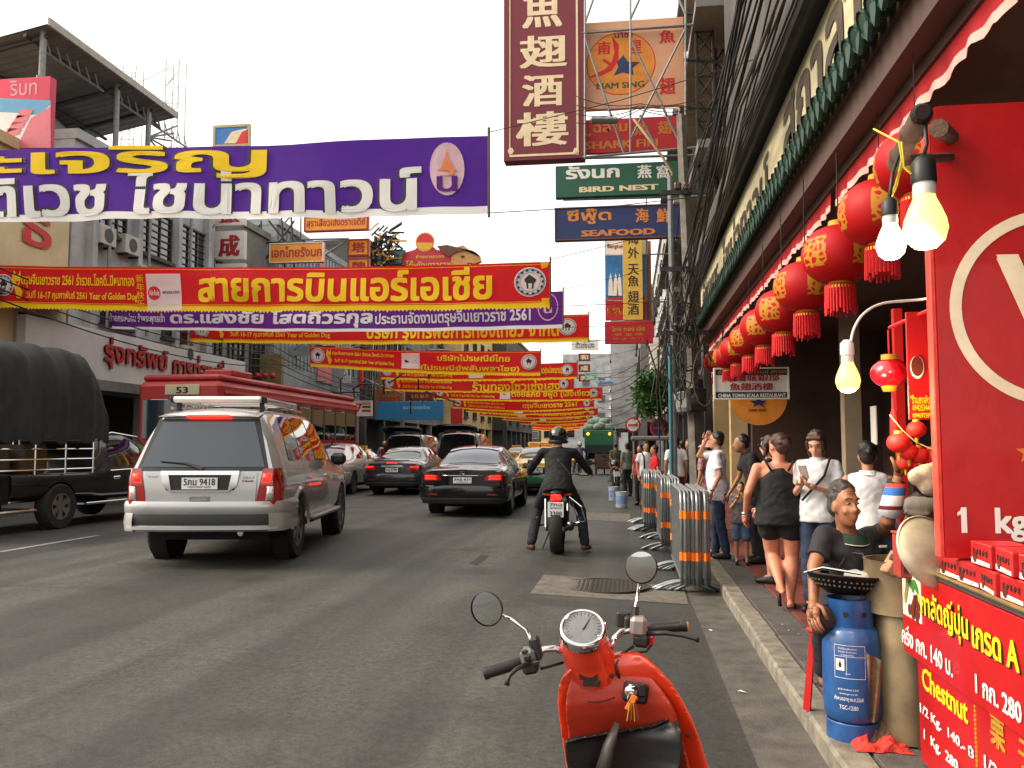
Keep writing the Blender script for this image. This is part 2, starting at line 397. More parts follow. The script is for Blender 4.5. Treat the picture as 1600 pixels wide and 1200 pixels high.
m_bred = M('banner red cloth', (214, 24, 28), .75, var=.1, sc=2, bump=.8, bsc=2.5, trans=.5)
m_bpur = M('banner purple cloth', (84, 34, 152), .75, var=.1, sc=2, bump=.8, bsc=2.5, trans=.5)
m_bpur2 = M('banner violet cloth', (104, 30, 140), .75, var=.08, sc=2, trans=.4)
m_gold = M('gold yellow cloth', (255, 212, 20), .7, var=.05, trans=.5)
m_goldl = M('gold emblem', (196, 150, 50), .5, .3)
m_black = M('black print', (24, 22, 24), .6)
m_pink = M('pale pink print', (226, 190, 200), .7, trans=.3)
m_sealb = M('seal blue print', (120, 168, 176), .7, trans=.3)
m_pole = M('bamboo spreader', (84, 66, 44), .8, var=.3)
class Banner:
    def __init__(s, label, Y, L, Rr, cloth, sag=.12, seed=0, drop=0, hem=None, fringe=False):
        xl, lt, lb = L; xr, rt, rb = Rr
        s.Y = Y; s.px = (xl, lt, lb, xr, rt, rb)
        A, B, C, D = W(xl, lb, Y), W(xr, rb, Y), W(xr, rt, Y), W(xl, lt, Y)
        s.c = (A+B+C+D)/4; s.len = (B-A).length; s.h = ((D-A).length+(C-B).length)/2
        rnd = random.Random(seed); ph = [rnd.uniform(0, 6) for _ in range(5)]
        def fn(u, v, off=0):
            p = (A*(1-u)+B*u)*(1-v)+(D*(1-u)+C*u)*v
            e = math.sin(PI*min(1, max(0, u)))
            w = .07*math.sin(u*9+ph[0]+v*1.6)+.02*math.sin(u*27+ph[1]-v*2)+.012*math.sin(v*7+ph[2]+u*14)+.02*(1-v)*math.sin(u*41+ph[3])
            w += .05*mnoise.noise((u*s.len*.9+seed*7, v*1.1, seed*3.1))+.012*mnoise.noise((u*s.len*2.6+v*2, v*2.2, seed*5.3))
            wz = -sag*e+.006*math.sin(u*60+ph[4])*(1-v)
            return (p.x-s.c.x, p.y-s.c.y+w*(.25+.75*e)-off*1.9, p.z-s.c.z+wz)
        s.fn = fn
        s.t = thing('street_banner', label, 'banner', s.c, 0, 'festival banners strung across the street')
        n = 170 if Y < 32 else 60
        MB().grid(lambda u, v: fn(u, v), n, 8).obj('cloth', cloth, s.t, True, fixn=False)
        if hem: MB().grid(lambda u, v: fn(u, -.11*(1-v), .002), n, 1).obj('hem', hem, s.t, True, fixn=False)
        if fringe:
            mb = MB(); k = max(20, int(s.len/.09)) if Y < 40 else 40
            for i in range(k):
                u0, u1 = i/k, (i+1)/k
                mb.add([fn(u0, .02, .004), fn(u1, .02, .004), fn(u1, -.10, .004), fn((u0+u1)/2, -.13-.03*rnd.random(), .004), fn(u0, -.10, .004)], [(0, 4, 3, 2, 1)])
            tag(mb.obj('fringe', m_gold, s.t, fixn=False), kind='stuff')
            if Y < 36:
                for v0, v1 in ((.035, .05), (.93, .945)): MB().grid(lambda u, v: fn(u, v0+(v1-v0)*v, .006), n, 1).obj('border_line', m_gold, s.t, fixn=False)
        for u in (0, 1):
            a, b = Vector(fn(u, -.16, 0)), Vector(fn(u, 1.12, 0))
            MB().tube([a, b], .022, 6).obj('spreader_pole', m_pole, s.t)
        ex = -15.7 if Y < 70 else s.c.x-9
        for u, X in ((0, ex), (1, 1.9 if Y < 70 else s.c.x+9)):
            for v in (1.05, -.1):
                a = Vector(fn(u, v, 0)); b = Vector((X-s.c.x, a.y, a.z+(.9 if v > 0 else .2)))
                MB().tube([a, (a*.5+b*.5)+Vector((0, 0, -.06)), b], .007, 4).obj('stay_rope', m_rope, s.t)
    def uv(s, px, py):
        xl, lt, lb, xr, rt, rb = s.px; u = (px-xl)/(xr-xl); t = lt+(rt-lt)*u; b = lb+(rb-lb)*u
        return u, (b-py)/(b-t)
    def text(s, st, x0, y0, x1, y1, m, bold=.03, off=.012, outline=None):
        u0, v1 = s.uv(x0, y0); u1, v0 = s.uv(x1, y1)
        if outline: put(st, lambda u, v, o: s.fn(u0+(u1-u0)*u, v0+(v1-v0)*v, off-.005+o*.3), bold+.03).obj('lettering_outline', outline, s.t, fixn=False)
        put(st, lambda u, v, o: s.fn(u0+(u1-u0)*u, v0+(v1-v0)*v, off+o), bold).obj('lettering', m, s.t, fixn=False)
    def disc(s, px, py, rx, ry, m, off=.01, name='emblem', r0=0, n=24):
        mb = MB()
        ring = lambda q: [s.fn(*s.uv(px+rx*q*math.cos(2*PI*i/n), py+ry*q*math.sin(2*PI*i/n)), off) for i in range(n)]
        if r0: mb.add(ring(1)+ring(r0), [(i, n+i, n+(i+1) % n, (i+1) % n) for i in range(n)])
        else: mb.add(ring(1), [tuple(range(n))[::-1]])
        mb.obj(name, m, s.t, fixn=False)
    def poly(s, pts, m, off=.01, name='emblem'):
        MB().add([s.fn(*s.uv(*p), off) for p in pts], [tuple(range(len(pts)))]).obj(name, m, s.t, fixn=False)
    def rect(s, x0, y0, x1, y1, m, off=.008, name='logo_panel', n=4):
        u0, v1 = s.uv(x0, y0); u1, v0 = s.uv(x1, y1)
        MB().grid(lambda u, v: s.fn(u0+(u1-u0)*u, v0+(v1-v0)*v, off), n, 3).obj(name, m, s.t, fixn=False)
    def seal(s, px, py, r, ring=m_sealb, core=m_black):
        s.disc(px, py, r, r, m_wprint); s.disc(px, py, r*.93, r*.93, ring, .013, r0=.86)
        s.disc(px, py, r*.66, r*.66, ring, .013, r0=.94)
        s.poly([(px-r*.35, py-r*.2), (px-r*.05, py-r*.5), (px+r*.4, py-r*.15), (px+r*.3, py+r*.05), (px-r*.3, py+r*.02)], core, .014)
        s.poly([(px-r*.25, py), (px+r*.25, py), (px+r*.2, py+r*.45), (px-r*.2, py+r*.45)], core, .0145)
        s.poly([(px-r*.12, py+r*.1), (px+r*.12, py+r*.1), (px+r*.1, py+r*.45), (px-r*.1, py+r*.45)], m_wprint, .0155)
    def sealtxt(s, px, py, r):
        n = 14
        for i in range(n):
            a = 2*PI*i/n; s.poly([(px+r*.8*math.cos(a+d)+r*q*math.cos(a), py+r*.8*math.sin(a+d)+r*q*math.sin(a)) for d, q in ((-.1, -.07), (.1, -.07), (.1, .07), (-.1, .07))], m_black, .015, 'seal_mark')

ROW1 = 'ตรุษจีนเยาวราช 2561 ร่ำรวย..โชคดี..ปีหมาทอง'
ROW2 = 'วันที่ 16-17 กุมภาพันธ์ 2561 Year of Golden Dog'
# --- the big purple banner in front
b = Banner('large purple banner with yellow and white Thai lettering, nearest of all banners', 12.6, (-170, 240, 338), (764, 213, 322), m_bpur, .015, 1, hem=m_wprint)
b.text('ะเจริญ', 2, 232, 436, 276, m_yel, .035, outline=m_black)
b.text('ติเวช ไชน่าทาวน์', -16, 268, 668, 330, m_wprint, .04, outline=m_black)
b.text('สมิ', -160, 270, -40, 335, m_wprint, .04)
b.disc(705, 265, 25, 41, m_pink)
b.poly([(705, 234), (708, 248), (714, 262), (720, 268), (690, 268), (697, 262), (702, 248)], M('orange print', (214, 120, 70), .7), .014)
b.text('น', 690, 276, 720, 300, m_bpur2, .03, .015); b.text('ว', 694, 266, 716, 276, M('orange print'), .02, .015)
# --- first red banner
b = Banner('long red banner with airline name in yellow Thai lettering and yellow fringe', 19.0, (-16, 414, 473), (860, 409, 473), m_bred, .1, 2, fringe=True)
b.seal(8, 445, 17); b.sealtxt(8, 445, 17)
def dog(b, x, y, s, m):
    b.poly([(x-8*s, y-14*s), (x-5*s, y-22*s), (x-2*s, y-15*s), (x+2*s, y-15*s), (x+5*s, y-22*s), (x+6*s, y-8*s), (x+3*s, y+2*s), (x+9*s, y+12*s), (x+6*s, y+22*s), (x-1*s, y+22*s), (x-4*s, y+8*s), (x-9*s, y-4*s)], m, .012, 'dog_emblem')
    b.poly([(x-3*s, y-4*s), (x+3*s, y-5*s), (x+1*s, y), (x-1*s, y)], m_redprint, .014, 'dog_emblem')
dog(b, 31, 443, 1, m_yel)
b.text(ROW1, 38, 424, 226, 448, m_yel, .025); b.text(ROW2, 46, 451, 230, 468, m_yel, .025)
for i, ch in enumerate('新年快乐'): b.text(ch, 229, 424+13*i, 241, 436+13*i, m_gold, .01)
b.rect(245, 423, 302, 479, m_wprint)
b.disc(257, 452, 10.5, 10.5, m_redprint, .012, 'logo'); b.text('AirAsia', 249, 447, 266, 456, m_wprint, .02, .016)
b.text('airasia.com', 271, 448, 299, 453, m_black, .02, .014); b.text('สายการบินแอร์เอเชีย', 330, 415, 776, 467, m_yel, .045)
b.seal(831, 440, 23); b.sealtxt(831, 440, 23)
for sx, sy in ((-10, 416), (852, 414), (853, 470)): b.poly([(sx-6, sy-4), (sx+6, sy-4), (sx+4, sy+4), (sx-4, sy+6)], m_gold, .012, 'corner_ornament')
# --- violet banner
b = Banner('violet banner with white Thai lettering hanging just behind the first red banner', 24.5, (108, 476, 508), (880, 455, 507), m_bpur2, .12, 3, hem=m_wprint)
b.text('ด้วยเกล้า ด้วยกระหม่อม ข้าพระพุทธเจ้า', 145, 488, 268, 504, m_wprint, .03)
b.text('ดร.แสงชัย โสตถีวรกุล', 277, 481, 596, 507, m_wprint, .045); b.text('ประธานจัดงานตรุษจีนเยาวราช 2561', 600, 482, 833, 506, m_wprint, .035)
for ex, ey in ((858, 479), (128, 490)):
    b.disc(ex, ey, 15, 22 if ex > 500 else 12, m_pink, .01, r0=.9); b.text('น', ex-6, ey, ex+6, ey+10, m_pink, .03)
# --- the red ones behind
def red(label, Y, L, Rr, main, panel=None, seed=0, seals=True, small=True, sag=.1):
    b = Banner(label, Y, L, Rr, m_bred, sag, seed, fringe=True)
    xl, lt, lb = L; xr, rt, rb = Rr; w = xr-xl; h = lb-lt; y0 = (lt+rt)/2; hh = ((lb-lt)+(rb-rt))/2
    yl = lambda f, u: (lt+(rt-lt)*u)+((lb-lt)+(rb-rb+ (rb-rt)-(lb-lt))*u)*f
    if seals:
        r = hh*.36; b.seal(xl+w*.035, yl(.5, .035), r); b.seal(xr-w*.05, yl(.5, .95), r*1.05)
    if small:
        dog(b, xl+w*.085, yl(.5, .085), hh/62, m_yel)
        b.text(ROW1, xl+w*.1, yl(.16, .15), xl+w*.37, yl(.48, .25), m_yel, .03); b.text(ROW2, xl+w*.11, yl(.56, .15), xl+w*.37, yl(.9, .25), m_yel, .03)
    if panel: b.rect(panel[0], yl(.12, .45), panel[1], yl(.92, .45), m_wprint); b.poly([(panel[0]+4, yl(.45, .45)), (panel[1]-5, yl(.5, .45)), (panel[0]+6, yl(.6, .45))], m_black if Y < 36 else m_redprint, .012, 'logo')
    for tx in main: b.text(*tx, m_yel, .035)
    return b
red('red banner with tour company name, only its lower half clear of the violet banner', 29.5, (295, 498, 530), (920, 491, 529), [('บริษัท รุ่งทรัพย์การท่องเที่ยว จำกัด', 583, 497, 876, 533)], seed=4)
red('short red banner naming the Thai post with a white logo panel', 34.5, (485, 541, 569), (845, 548, 583), [('บริษัทไปรษณีย์ไทย', 687, 550, 798, 564), ('(ไปรษณีย์พลับพลาไชย)', 660, 565, 813, 582)], (630, 659), 5)
red('red banner right behind the post banner with its right seal showing', 41, (595, 568, 590), (902, 566, 589), [('เจียว(แปลงนาม)', 842, 571, 879, 585)], (735, 758), 6)
red('red banner naming a gold shop, sixth of the red banners', 46, (598, 588, 608), (896, 590, 609), [('ร้านทองโซวเซ่งเฮง', 740, 592, 876, 609)], seed=7)
red('red banner naming a seafood place with a cartoon face panel', 52, (677, 604, 622), (941, 605, 623), [('ต้อย&คิด ซีฟู้ด (เสื้อเขียว)', 801, 607, 926, 621)], (783, 799), 8)
ORD = ('just below the seafood banner', 'with a white panel, second below the seafood banner', 'third below the seafood banner', 'fourth below the seafood banner', 'fifth below the seafood banner', 'sixth below the seafood banner', 'smallest and farthest down the street')
for k, (Y, xl, xr, y0, y1, pn) in enumerate(((60, 708, 928, 622, 636, None), (68, 728, 928, 630, 642, (804, 818)), (78, 750, 934, 638, 648.5, (810, 822)), (90, 784, 926, 646, 655, (844, 854)), (104, 786, 922, 651.5, 660, (830, 839)), (120, 824, 912, 659, 666, None), (138, 828, 906, 664, 670, None))):
    red('distant red and yellow banner ' + ORD[k], Y, (xl, y0, y1), (xr, y0, y1), [('ตรุษจีนเยาวราช 2561', xl+(xr-xl)*.5, y0+2, xl+(xr-xl)*.88, y1-1)], pn, 20+k, seals=k < 4, small=k < 4, sag=.25)

# --- signs hanging over the right kerb
YS = 18.6
m_mar = M('maroon sign face', (112, 20, 38), .5, var=.12, sc=2)
m_cream = M('cream letters', (226, 204, 166), .6, var=.1)
m_peach = M('peach sign face', (216, 160, 122), .6, var=.08, sc=2)
m_green = M('green sign face', (16, 82, 58), .5, var=.1, sc=2)
m_navy = M('navy sign face', (24, 40, 92), .5, var=.1, sc=2)
m_orangeL = M('orange letters', (206, 124, 48), .6, var=.1)
m_redsign = M('red sign face', (188, 26, 34), .55, var=.1, sc=2)
t, c = sign('hanging_sign', 'tall maroon hanging sign with four cream Chinese characters', 'sign', YS, 787, -48, 912, 252, m_mar, .35, None,
    [(ch, 806+d, y0, 888+e, y1, m_cream, .02) for ch, y0, y1, d, e in (('魚', -30, 46, 10, -10), ('翅', 52, 108, 6, -2), ('酒', 114, 168, 10, -8), ('樓', 172, 230, 0, 0))])
for (u0, v0, u1, v1) in ((796, -40, 797.5, 242), (901, -40, 902.5, 242), (796, 241, 902.5, 242.5)):
    a, b_ = W(u0, v1, YS), W(u1, v0, YS); MB().bb((a.x, YS-.012, a.z), (b_.x, YS, b_.z)).obj('border_line', m_cream, t, rel=c)
for x_ in (798, 900): disc(t, c, YS-.008, x_, 236, 5, 6, m_cream, 'corner_ornament', 6)
t, c = sign('hanging_sign', 'peach panel sign with orange disc, blue star and green lettering', 'sign', YS+.25, 914, 26, 1068, 172, m_peach, .12, None,
    [('นาชา', 960, 50, 988, 60, m_navy, .03), ('NAM SING', 932, 126, 1007, 140, M('dark green letters', (30, 74, 46), .6), .03), ('魚', 1030, 46, 1055, 68, m_redprint, .02), ('翅', 1030, 120, 1055, 148, m_redprint, .02), ('南', 934, 64, 954, 86, m_redprint, .03), ('星', 986, 62, 1003, 84, m_redprint, .03)])
disc(t, c, YS+.246, 970, 99, 55, 52, m_redprint, 'emblem'); disc(t, c, YS+.245, 970, 99, 53.5, 50.5, M('orange disc', (224, 140, 44), .6), 'emblem')
YF = YS+.24
flatpoly(t, c, YF, [(974, 86), (981, 96), (1000, 97), (988, 106), (990, 117), (973, 113), (959, 118), (966, 105), (964, 97)], m_navy, 'star')
flatpoly(t, c, YF-.001, [(956, 56), (967, 70), (966, 95), (956, 110), (940, 118), (918, 122), (945, 108), (952, 102), (941, 95), (943, 91), (955, 98), (960, 82)], m_redprint, 'bird')
a, b_ = W(914, 52, YS+.2), W(1080, 42, YS+.2); MB().bb((a.x, YS+.1, a.z), (b_.x, YS+.2, b_.z)).obj('lamp_rail', m_dsteel, t, rel=c)
for ch, x0_, x1_ in (('รังนก', 886, 966), ('燕', 996, 1018), ('窩', 1026, 1046)): pass
sign('hanging_sign', 'red sign with shark fin lettering behind grey steel bracing', 'sign', YS+.25, 914, 180, 1068, 240, m_redsign, .12, None,
    [('ูฉลาม', 915, 192, 980, 214, m_orangeL, .03), ('SHARK FIN', 914, 216, 1028, 234, m_orangeL, .04), ('魚', 990, 192, 1016, 212, m_orangeL, .02), ('翅', 1028, 188, 1050, 210, m_orangeL, .02)])
sign('hanging_sign', 'green bird nest sign with white Thai, Chinese and English lettering', 'sign', YS, 868, 251, 1066, 309, m_green, .2, None,
    [('รังนก', 884, 256, 968, 281, m_white, .05), ('BIRD NEST', 905, 287, 1029, 301, m_cream, .05), ('燕', 996, 257, 1018, 279, m_white, .02), ('窩', 1026, 257, 1046, 279, m_white, .02)])
sign('hanging_sign', 'navy blue seafood sign with orange lettering below the green sign', 'sign', YS, 867, 318, 1066, 376, m_navy, .2, M('rust edge', (110, 70, 50), .7),
    [('ซีฟู๊ด', 886, 324, 955, 352, m_orangeL, .04), ('SEAFOOD', 908, 356, 1024, 370, m_orangeL, .05), ('海', 993, 325, 1014, 348, m_orangeL, .02), ('鮮', 1026, 325, 1048, 348, m_orangeL, .02)], bw=.02)
# steel bracing of the sign group
t = thing('steel_lattice', 'grey steel lattice frame bracing the hanging signs over the road', 'frame', W(1000, 250, YS-.15)); cc = t.location.copy()
def brace(pts, r=.028, name='strut', Y=YS-.12, m=m_steel):
    MB().tube([W(px, py, Y) for px, py in pts], r, 6).obj(name, m, t, rel=cc)
for seg in ([(914, -40), (914, 248)], [(985, -40), (985, 240)], [(1071, -40), (1071, 236)], [(910, 246), (1090, 230)], [(910, 52), (1090, 38)],
            [(914, 60), (975, 240)], [(985, 60), (1068, 236)], [(1071, 45), (985, 218)], [(930, -10), (914, 36)], [(1003, -10), (985, 30)], [(1057, -10), (1071, 22)],
            [(1000, 180), (1030, 240)]): brace(seg)
for y_ in (248, 312): brace([(880, y_), (1110, y_-6)], .03, 'beam', YS+.1)
# far hanging signs along the right side
YB = 31
m_sky = M('sky blue print', (40, 120, 190), .5, var=.3, sc=2)
t, c = sign('hanging_sign', 'tall blue poster sign with white monument print beside the yellow sign', 'sign', YB+.5, 946, 372, 1012, 500, m_sky, .2, None,
    [('Bangkok', 950, 381, 974, 389, m_redprint, .03), ('ละซับ!', 948, 456, 974, 472, m_navy, .04)])
flatpoly(t, c, YB+.49, [(946, 372), (1012, 372), (1012, 398), (946, 398)], m_white, 'print'); flatpoly(t, c, YB+.488, [(946, 466), (1012, 462), (1012, 500), (946, 500)], m_redsign, 'print')
for dx in (0, 8, 14): flatpoly(t, c, YB+.487, [(950+dx, 462), (951+dx, 440), (954+dx, 426), (957+dx, 440), (958+dx, 462)], m_white, 'print')
put('Bangkok', lambda u, v, o: W(949+u*26, 390-v*9, YB+.48), .02).obj('lettering', m_redprint, t, rel=c, fixn=False)
put('เครื่องไ', lambda u, v, o: W(949+u*26, 492-v*16, YB+.48), .02).obj('lettering', m_yel, t, rel=c, fixn=False)
sign('hanging_sign', 'tall yellow vertical sign with black Chinese characters', 'sign', YB, 974, 340, 1003, 500, M('yellow sign face', (222, 182, 74), .6, var=.08), .25, None,
    [(ch, 981, y0, 998, y0+18, m_black, .01) for ch, y0 in (('海', 364), ('外', 386), ('天', 412), ('魚', 430), ('翅', 454), ('酒', 474))])
sign('hanging_sign', 'orange edged narrow sign standing right of the yellow sign', 'sign', YB+.8, 1006, 376, 1017, 500, M('orange sign edge', (210, 130, 40), .6), .2)
sign('hanging_sign', 'small bright red sign with dark gold lettering below the yellow sign', 'sign', YB, 945, 501, 1020, 537, m_redsign, .2, None,
    [('ไทย ทอง เจีย', 956, 509, 1008, 518, m_goldl, .03), ('泰 金 隆', 960, 520, 1005, 525, m_goldl, .0), ('珍 金 大 行', 958, 527, 1006, 532, m_goldl, .0)])
t = thing('banner_hanger', 'slim steel post carrying the yellow and red hanging signs', 'post', W(1008, 540, YB+.3)); cc = t.location.copy()
for pts in ([(1010, 300), (1010, 545)], [(945, 400), (1060, 396)], [(945, 470), (1060, 472)]): MB().tube([W(*p, YB+.35) for p in pts], .03, 6).obj('strut', m_steel, t, rel=cc)
for lab, tx, x0, y0, x1, y1, bm, tm, Y in (
    ('far white sign with green Thai lettering beyond the banners', 'ฮั่วเซ่งเฮง', 893, 530, 935, 547, m_white, M('dark green letters'), 62),
    ('far dark red square sign with a pale Chinese character, upper one', '和', 904, 552, 922, 564, m_mar, m_cream, 70),
    ('far dark red square sign with a pale Chinese character, middle one', '成', 904, 569, 922, 581, m_mar, m_cream, 74),
    ('far dark red square sign with a pale Chinese character, lower one', '興', 904, 585, 922, 596, m_mar, m_cream, 78),
    ('far small mint green sign under the stacked red signs', '金', 914, 585, 932, 594, M('mint sign', (90, 180, 140), .6), m_white, 66),
    ('far pale blue strip sign near the tree', 'สินเอเชีย', 932, 594, 962, 601, M('pale blue sign', (150, 180, 210), .6), m_navy, 66)):
    sign('shop_sign', lab, 'sign', Y, x0, y0, x1, y1, bm, .2, None, [(tx, x0+(x1-x0)*.15, y0+(y1-y0)*.18, x1-(x1-x0)*.15, y1-(y1-y0)*.15, tm, .03)])
# ================================================================ BUILDINGS
m_pane = glass('window pane', (26, 32, 36), .08)
m_frame = M('window frame', (150, 150, 146), .6, var=.15)
m_dframe = M('dark window frame', (48, 44, 42), .6)
m_wgrey = M('weathered white wall', (176, 178, 178), .85, col2=(128, 130, 132), sc=.8, bump=.2, bsc=12)
m_wbeige = M('beige plaster', (206, 188, 150), .85, col2=(172, 154, 120), sc=.6, bump=.15)
m_wcream = M('cream plaster', (214, 186, 132), .85, col2=(176, 150, 108), sc=.7, bump=.15)
m_wdark = M('sooty concrete', (84, 82, 80), .9, col2=(56, 54, 54), sc=.9, bump=.3, bsc=14)
m_wmid = M('grey concrete', (128, 126, 122), .9, col2=(94, 92, 90), sc=.8, bump=.3, bsc=14)
m_wpink = M('faded pink panel', (190, 112, 112), .7, var=.15, sc=1)
m_corr = M('grey metal cladding', (140, 146, 150), .55, .3, var=.2, sc=1.5)
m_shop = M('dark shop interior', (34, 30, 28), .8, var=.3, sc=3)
m_ac = M('air conditioner casing', (168, 166, 158), .6, var=.15)
m_acd = M('air conditioner grille', (54, 54, 54), .6)
def bld(name, label, s, X, Y0, Y1, z1, wall, depth=8, ground=3.3, recess=1.6, cols=True):
    """s=+1: stands left of the road and faces +x; s=-1: the other side. Upper floors overhang a recessed shop floor."""
    t = thing(name, label, 'building', (X, (Y0+Y1)/2, 0)); c = t.location
    t['_s'] = s
    x1 = X-s*depth
    MB().bb((X, Y0, ground), (x1, Y1, z1)).obj('wall', wall, t, rel=c)
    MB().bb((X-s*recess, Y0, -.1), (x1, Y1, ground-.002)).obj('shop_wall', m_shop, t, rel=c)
    MB().bb((X+s*.12, Y0-.02, z1+.002), (x1, Y1+.02, z1+.3)).obj('parapet', wall, t, rel=c)
    if cols:
        n = max(2, int((Y1-Y0)/4)+1)
        for k in range(n):
            y = Y0+.2+(Y1-Y0-.4)*k/(n-1)
            MB().bb((X-s*.02, y-.2, -.1), (X-s*.42, y+.2, ground-.003)).obj('column', wall, t, rel=c)
    return t
def win(t, X, yc, zc, w, h, s, fr=m_frame, pane=m_pane, bars=2, grille=False):
    c = t.location; d = .09
    o = MB()
    f = .07
    for (a, b) in (((yc-w/2, zc-h/2), (yc+w/2, zc-h/2+f)), ((yc-w/2, zc+h/2-f), (yc+w/2, zc+h/2)), ((yc-w/2, zc-h/2+f), (yc-w/2+f, zc+h/2-f)), ((yc+w/2-f, zc-h/2+f), (yc+w/2, zc+h/2-f))):
        o.bb((X-s*.02, a[0], a[1]), (X+s*d, b[0], b[1]))
    for k in range(1, bars+1):
        y = yc-w/2+w*k/(bars+1); o.bb((X-s*.02, y-.025, zc-h/2+f), (X+s*(d-.02), y+.025, zc+h/2-f))
    if grille:
        for k in range(1, 7): o.bb((X+s*.05, yc-w/2+f, zc-h/2+h*k/7-.012), (X+s*.075, yc+w/2-f, zc-h/2+h*k/7+.012))
    w_ = o.obj('window', fr, t, rel=c)
    MB().bb((X-s*.03, yc-w/2+f, zc-h/2+f), (X+s*.02, yc+w/2-f, zc+h/2-f)).obj('pane', pane, w_, rel=c)
    MB().bb((X-s*.02, yc-w/2-.08, zc-h/2-.1), (X+s*.2, yc+w/2+.08, zc-h/2-.003)).obj('sill', fr, w_, rel=c)
def winrow(t, X, s, Y0, Y1, zs, n, w, h, **k):
    for z in zs:
        for i in range(n): win(t, X, Y0+(Y1-Y0)*(i+.5)/n, z, w, h, s, **k)
def ac(X, yc, zc, s, label, sz=.8):
    t = thing('air_conditioner', label, 'air conditioner', (X, yc, zc), 0, 'air conditioners on the facades')
    MB().bb((0, -sz/2, -.3), (s*.34, sz/2, .3), .02).obj('casing', m_ac, t)
    q = MB().lathe([(.0, .008), (.22, .008), (.22, 0)], 18, (s*.345, 0, 0), Matrix.Rotation(s*PI/2, 3, 'Y')); q.obj('fan_grille', m_acd, t)
    MB().bb((0, -sz/2+.1, -.36), (s*.36, -sz/2+.14, -.302)).bb((0, sz/2-.14, -.36), (s*.36, sz/2-.1, -.302)).obj('bracket', m_dsteel, t)
XL = -16.0
# A: beige corner house, far left
t = bld('shophouse', 'beige plastered shophouse at the far left edge with a grey shop canopy', 1, XL, 12, 22.6, 9.4, m_wbeige)
put('ธ', lambda u, v, o: (XL+.05+o, 21.2-1.2*u*-1-0.6, 7.0+.9*v), .03).obj('lettering', m_redsign, t, rel=t.location, fixn=False)
put('ร้านทอง', lambda u, v, o: (XL+.05+o, 13.5+5.5*u, 7.0+1.1*v), .03).obj('lettering', m_redsign, t, rel=t.location, fixn=False)
MB().prism([(XL, 5.7), (XL+.9, 5.45), (XL+.9, 5.35), (XL, 5.55)], 12, 22.4, 'xz').obj('canopy', m_wmid, t, rel=t.location)
winrow(t, XL, 1, 12, 22.6, (4.6,), 4, 1.6, 1.2)
# billboard on its roof
t, c = sign('billboard', 'faded pink, blue and white billboard on the roof at far left', 'billboard', 20.3, -70, 119, 79, 250, M('faded red print', (196, 62, 88), .7, var=.12, sc=1), .25, None, [('ริบท', 14, 124, 58, 150, m_pink, .0)])
flatpoly(t, c, 20.29, [(-70, 150), (79, 157), (79, 200), (-70, 210)], M('faded blue print', (92, 150, 188), .7, var=.1), 'print')
flatpoly(t, c, 20.285, [(-70, 172), (20, 176), (60, 180), (79, 164), (79, 228), (-70, 232)], M('faded white print', (206, 204, 204), .7, var=.08), 'print')
flatpoly(t, c, 20.28, [(79, 166), (79, 231), (10, 231), (30, 222), (48, 185)], M('faded rose print', (206, 112, 124), .7, var=.08), 'print')
for k in range(4): flatpoly(t, c, 20.275, [(8+k*7-4, 210-k*11+8), (12+k*7, 200-k*10), (34+k*6, 200-k*10+1), (30+k*6, 209-k*10)], M('faded rose print'), 'print')
for px in (-30, 60): MB().tube([W(px, 250, 20.62), W(px, 118, 20.62)], .05, 6).obj('post', m_steel, t, rel=c)
# B: weathered white block with rooftop shed
t = bld('apartment_block', 'weathered white concrete block with dark windows under a rooftop shed', 1, XL, 22.7, 31.4, 10.6, m_wgrey)
for (y, z, w, h) in ((24.6, 8.9, 1.5, 1.5), (27.0, 8.8, 2.2, 1.6), (29.6, 8.8, 2.0, 1.7), (25.0, 6.0, 1.6, 1.3), (28.6, 6.0, 1.8, 1.3)): win(t, XL, y, z, w, h, 1, m_dframe, grille=True)
for y in (23.5, 25.9, 28.4, 30.6): MB().bb((XL+.002, y-.12, 3.4), (XL+.24, y+.12, 10.5)).obj('pilaster', m_wgrey, t, rel=t.location)
for y in (24.1, 26.3, 29.0): MB().tube([(XL+.3, y, 5.2), (XL+.3, y, 10.2)], .05, 6).obj('drain_pipe', m_steel, t, rel=t.location)
ac(XL, 24.0, 8.0, 1, 'boxy air conditioner unit on the white block left of its twin'); ac(XL, 25.3, 8.0, 1, 'boxy air conditioner unit on the white block right of its twin')
# rooftop shed of the white block
t = thing('rooftop_shed', 'open sided rooftop shed with corrugated roof on steel posts', 'shed', (-17, 24, 10.9)); c = t.location
m_shed = M('shed roofing underside', (106, 106, 108), .7, .2, var=.25, sc=1.2); m_shedb = M('shed roof edge', (150, 146, 138), .6, var=.2)
E1, E2 = WX(70, 35, XL), WX(272, 181, XL)
yb0, yb1 = E1.y, E2.y; zt = (E1.z+E2.z)/2
mb = MB(); n = 44
for i in range(n):                                     # corrugated sheets
    y0, y1 = yb0+(yb1-yb0)*i/n, yb0+(yb1-yb0)*(i+1)/n; dz = .05 if i % 2 else 0
    mb.add([(XL+.1, y0, zt-.05+dz), (XL+.1, y1, zt-.05+.05-dz), (XL-11, y1, zt-2.2+.05-dz), (XL-11, y0, zt-2.2+dz)], [(0, 1, 2, 3)])
mb.obj('roof_sheet', m_shed, t, rel=c)
MB().bb((XL+.1, yb0-.02, zt-.1), (XL+.16, yb1+.02, zt+.12)).obj('eave_trim', m_shedb, t, rel=c)
for k in range(6):
    x = XL-.6-2*k; z = zt-.22-.2*(2*k+.6)/1.0*.97
    MB().tube([(x, yb0, z), (x, yb1, z)], .06, 6).obj('purlin', m_dsteel, t, rel=c)
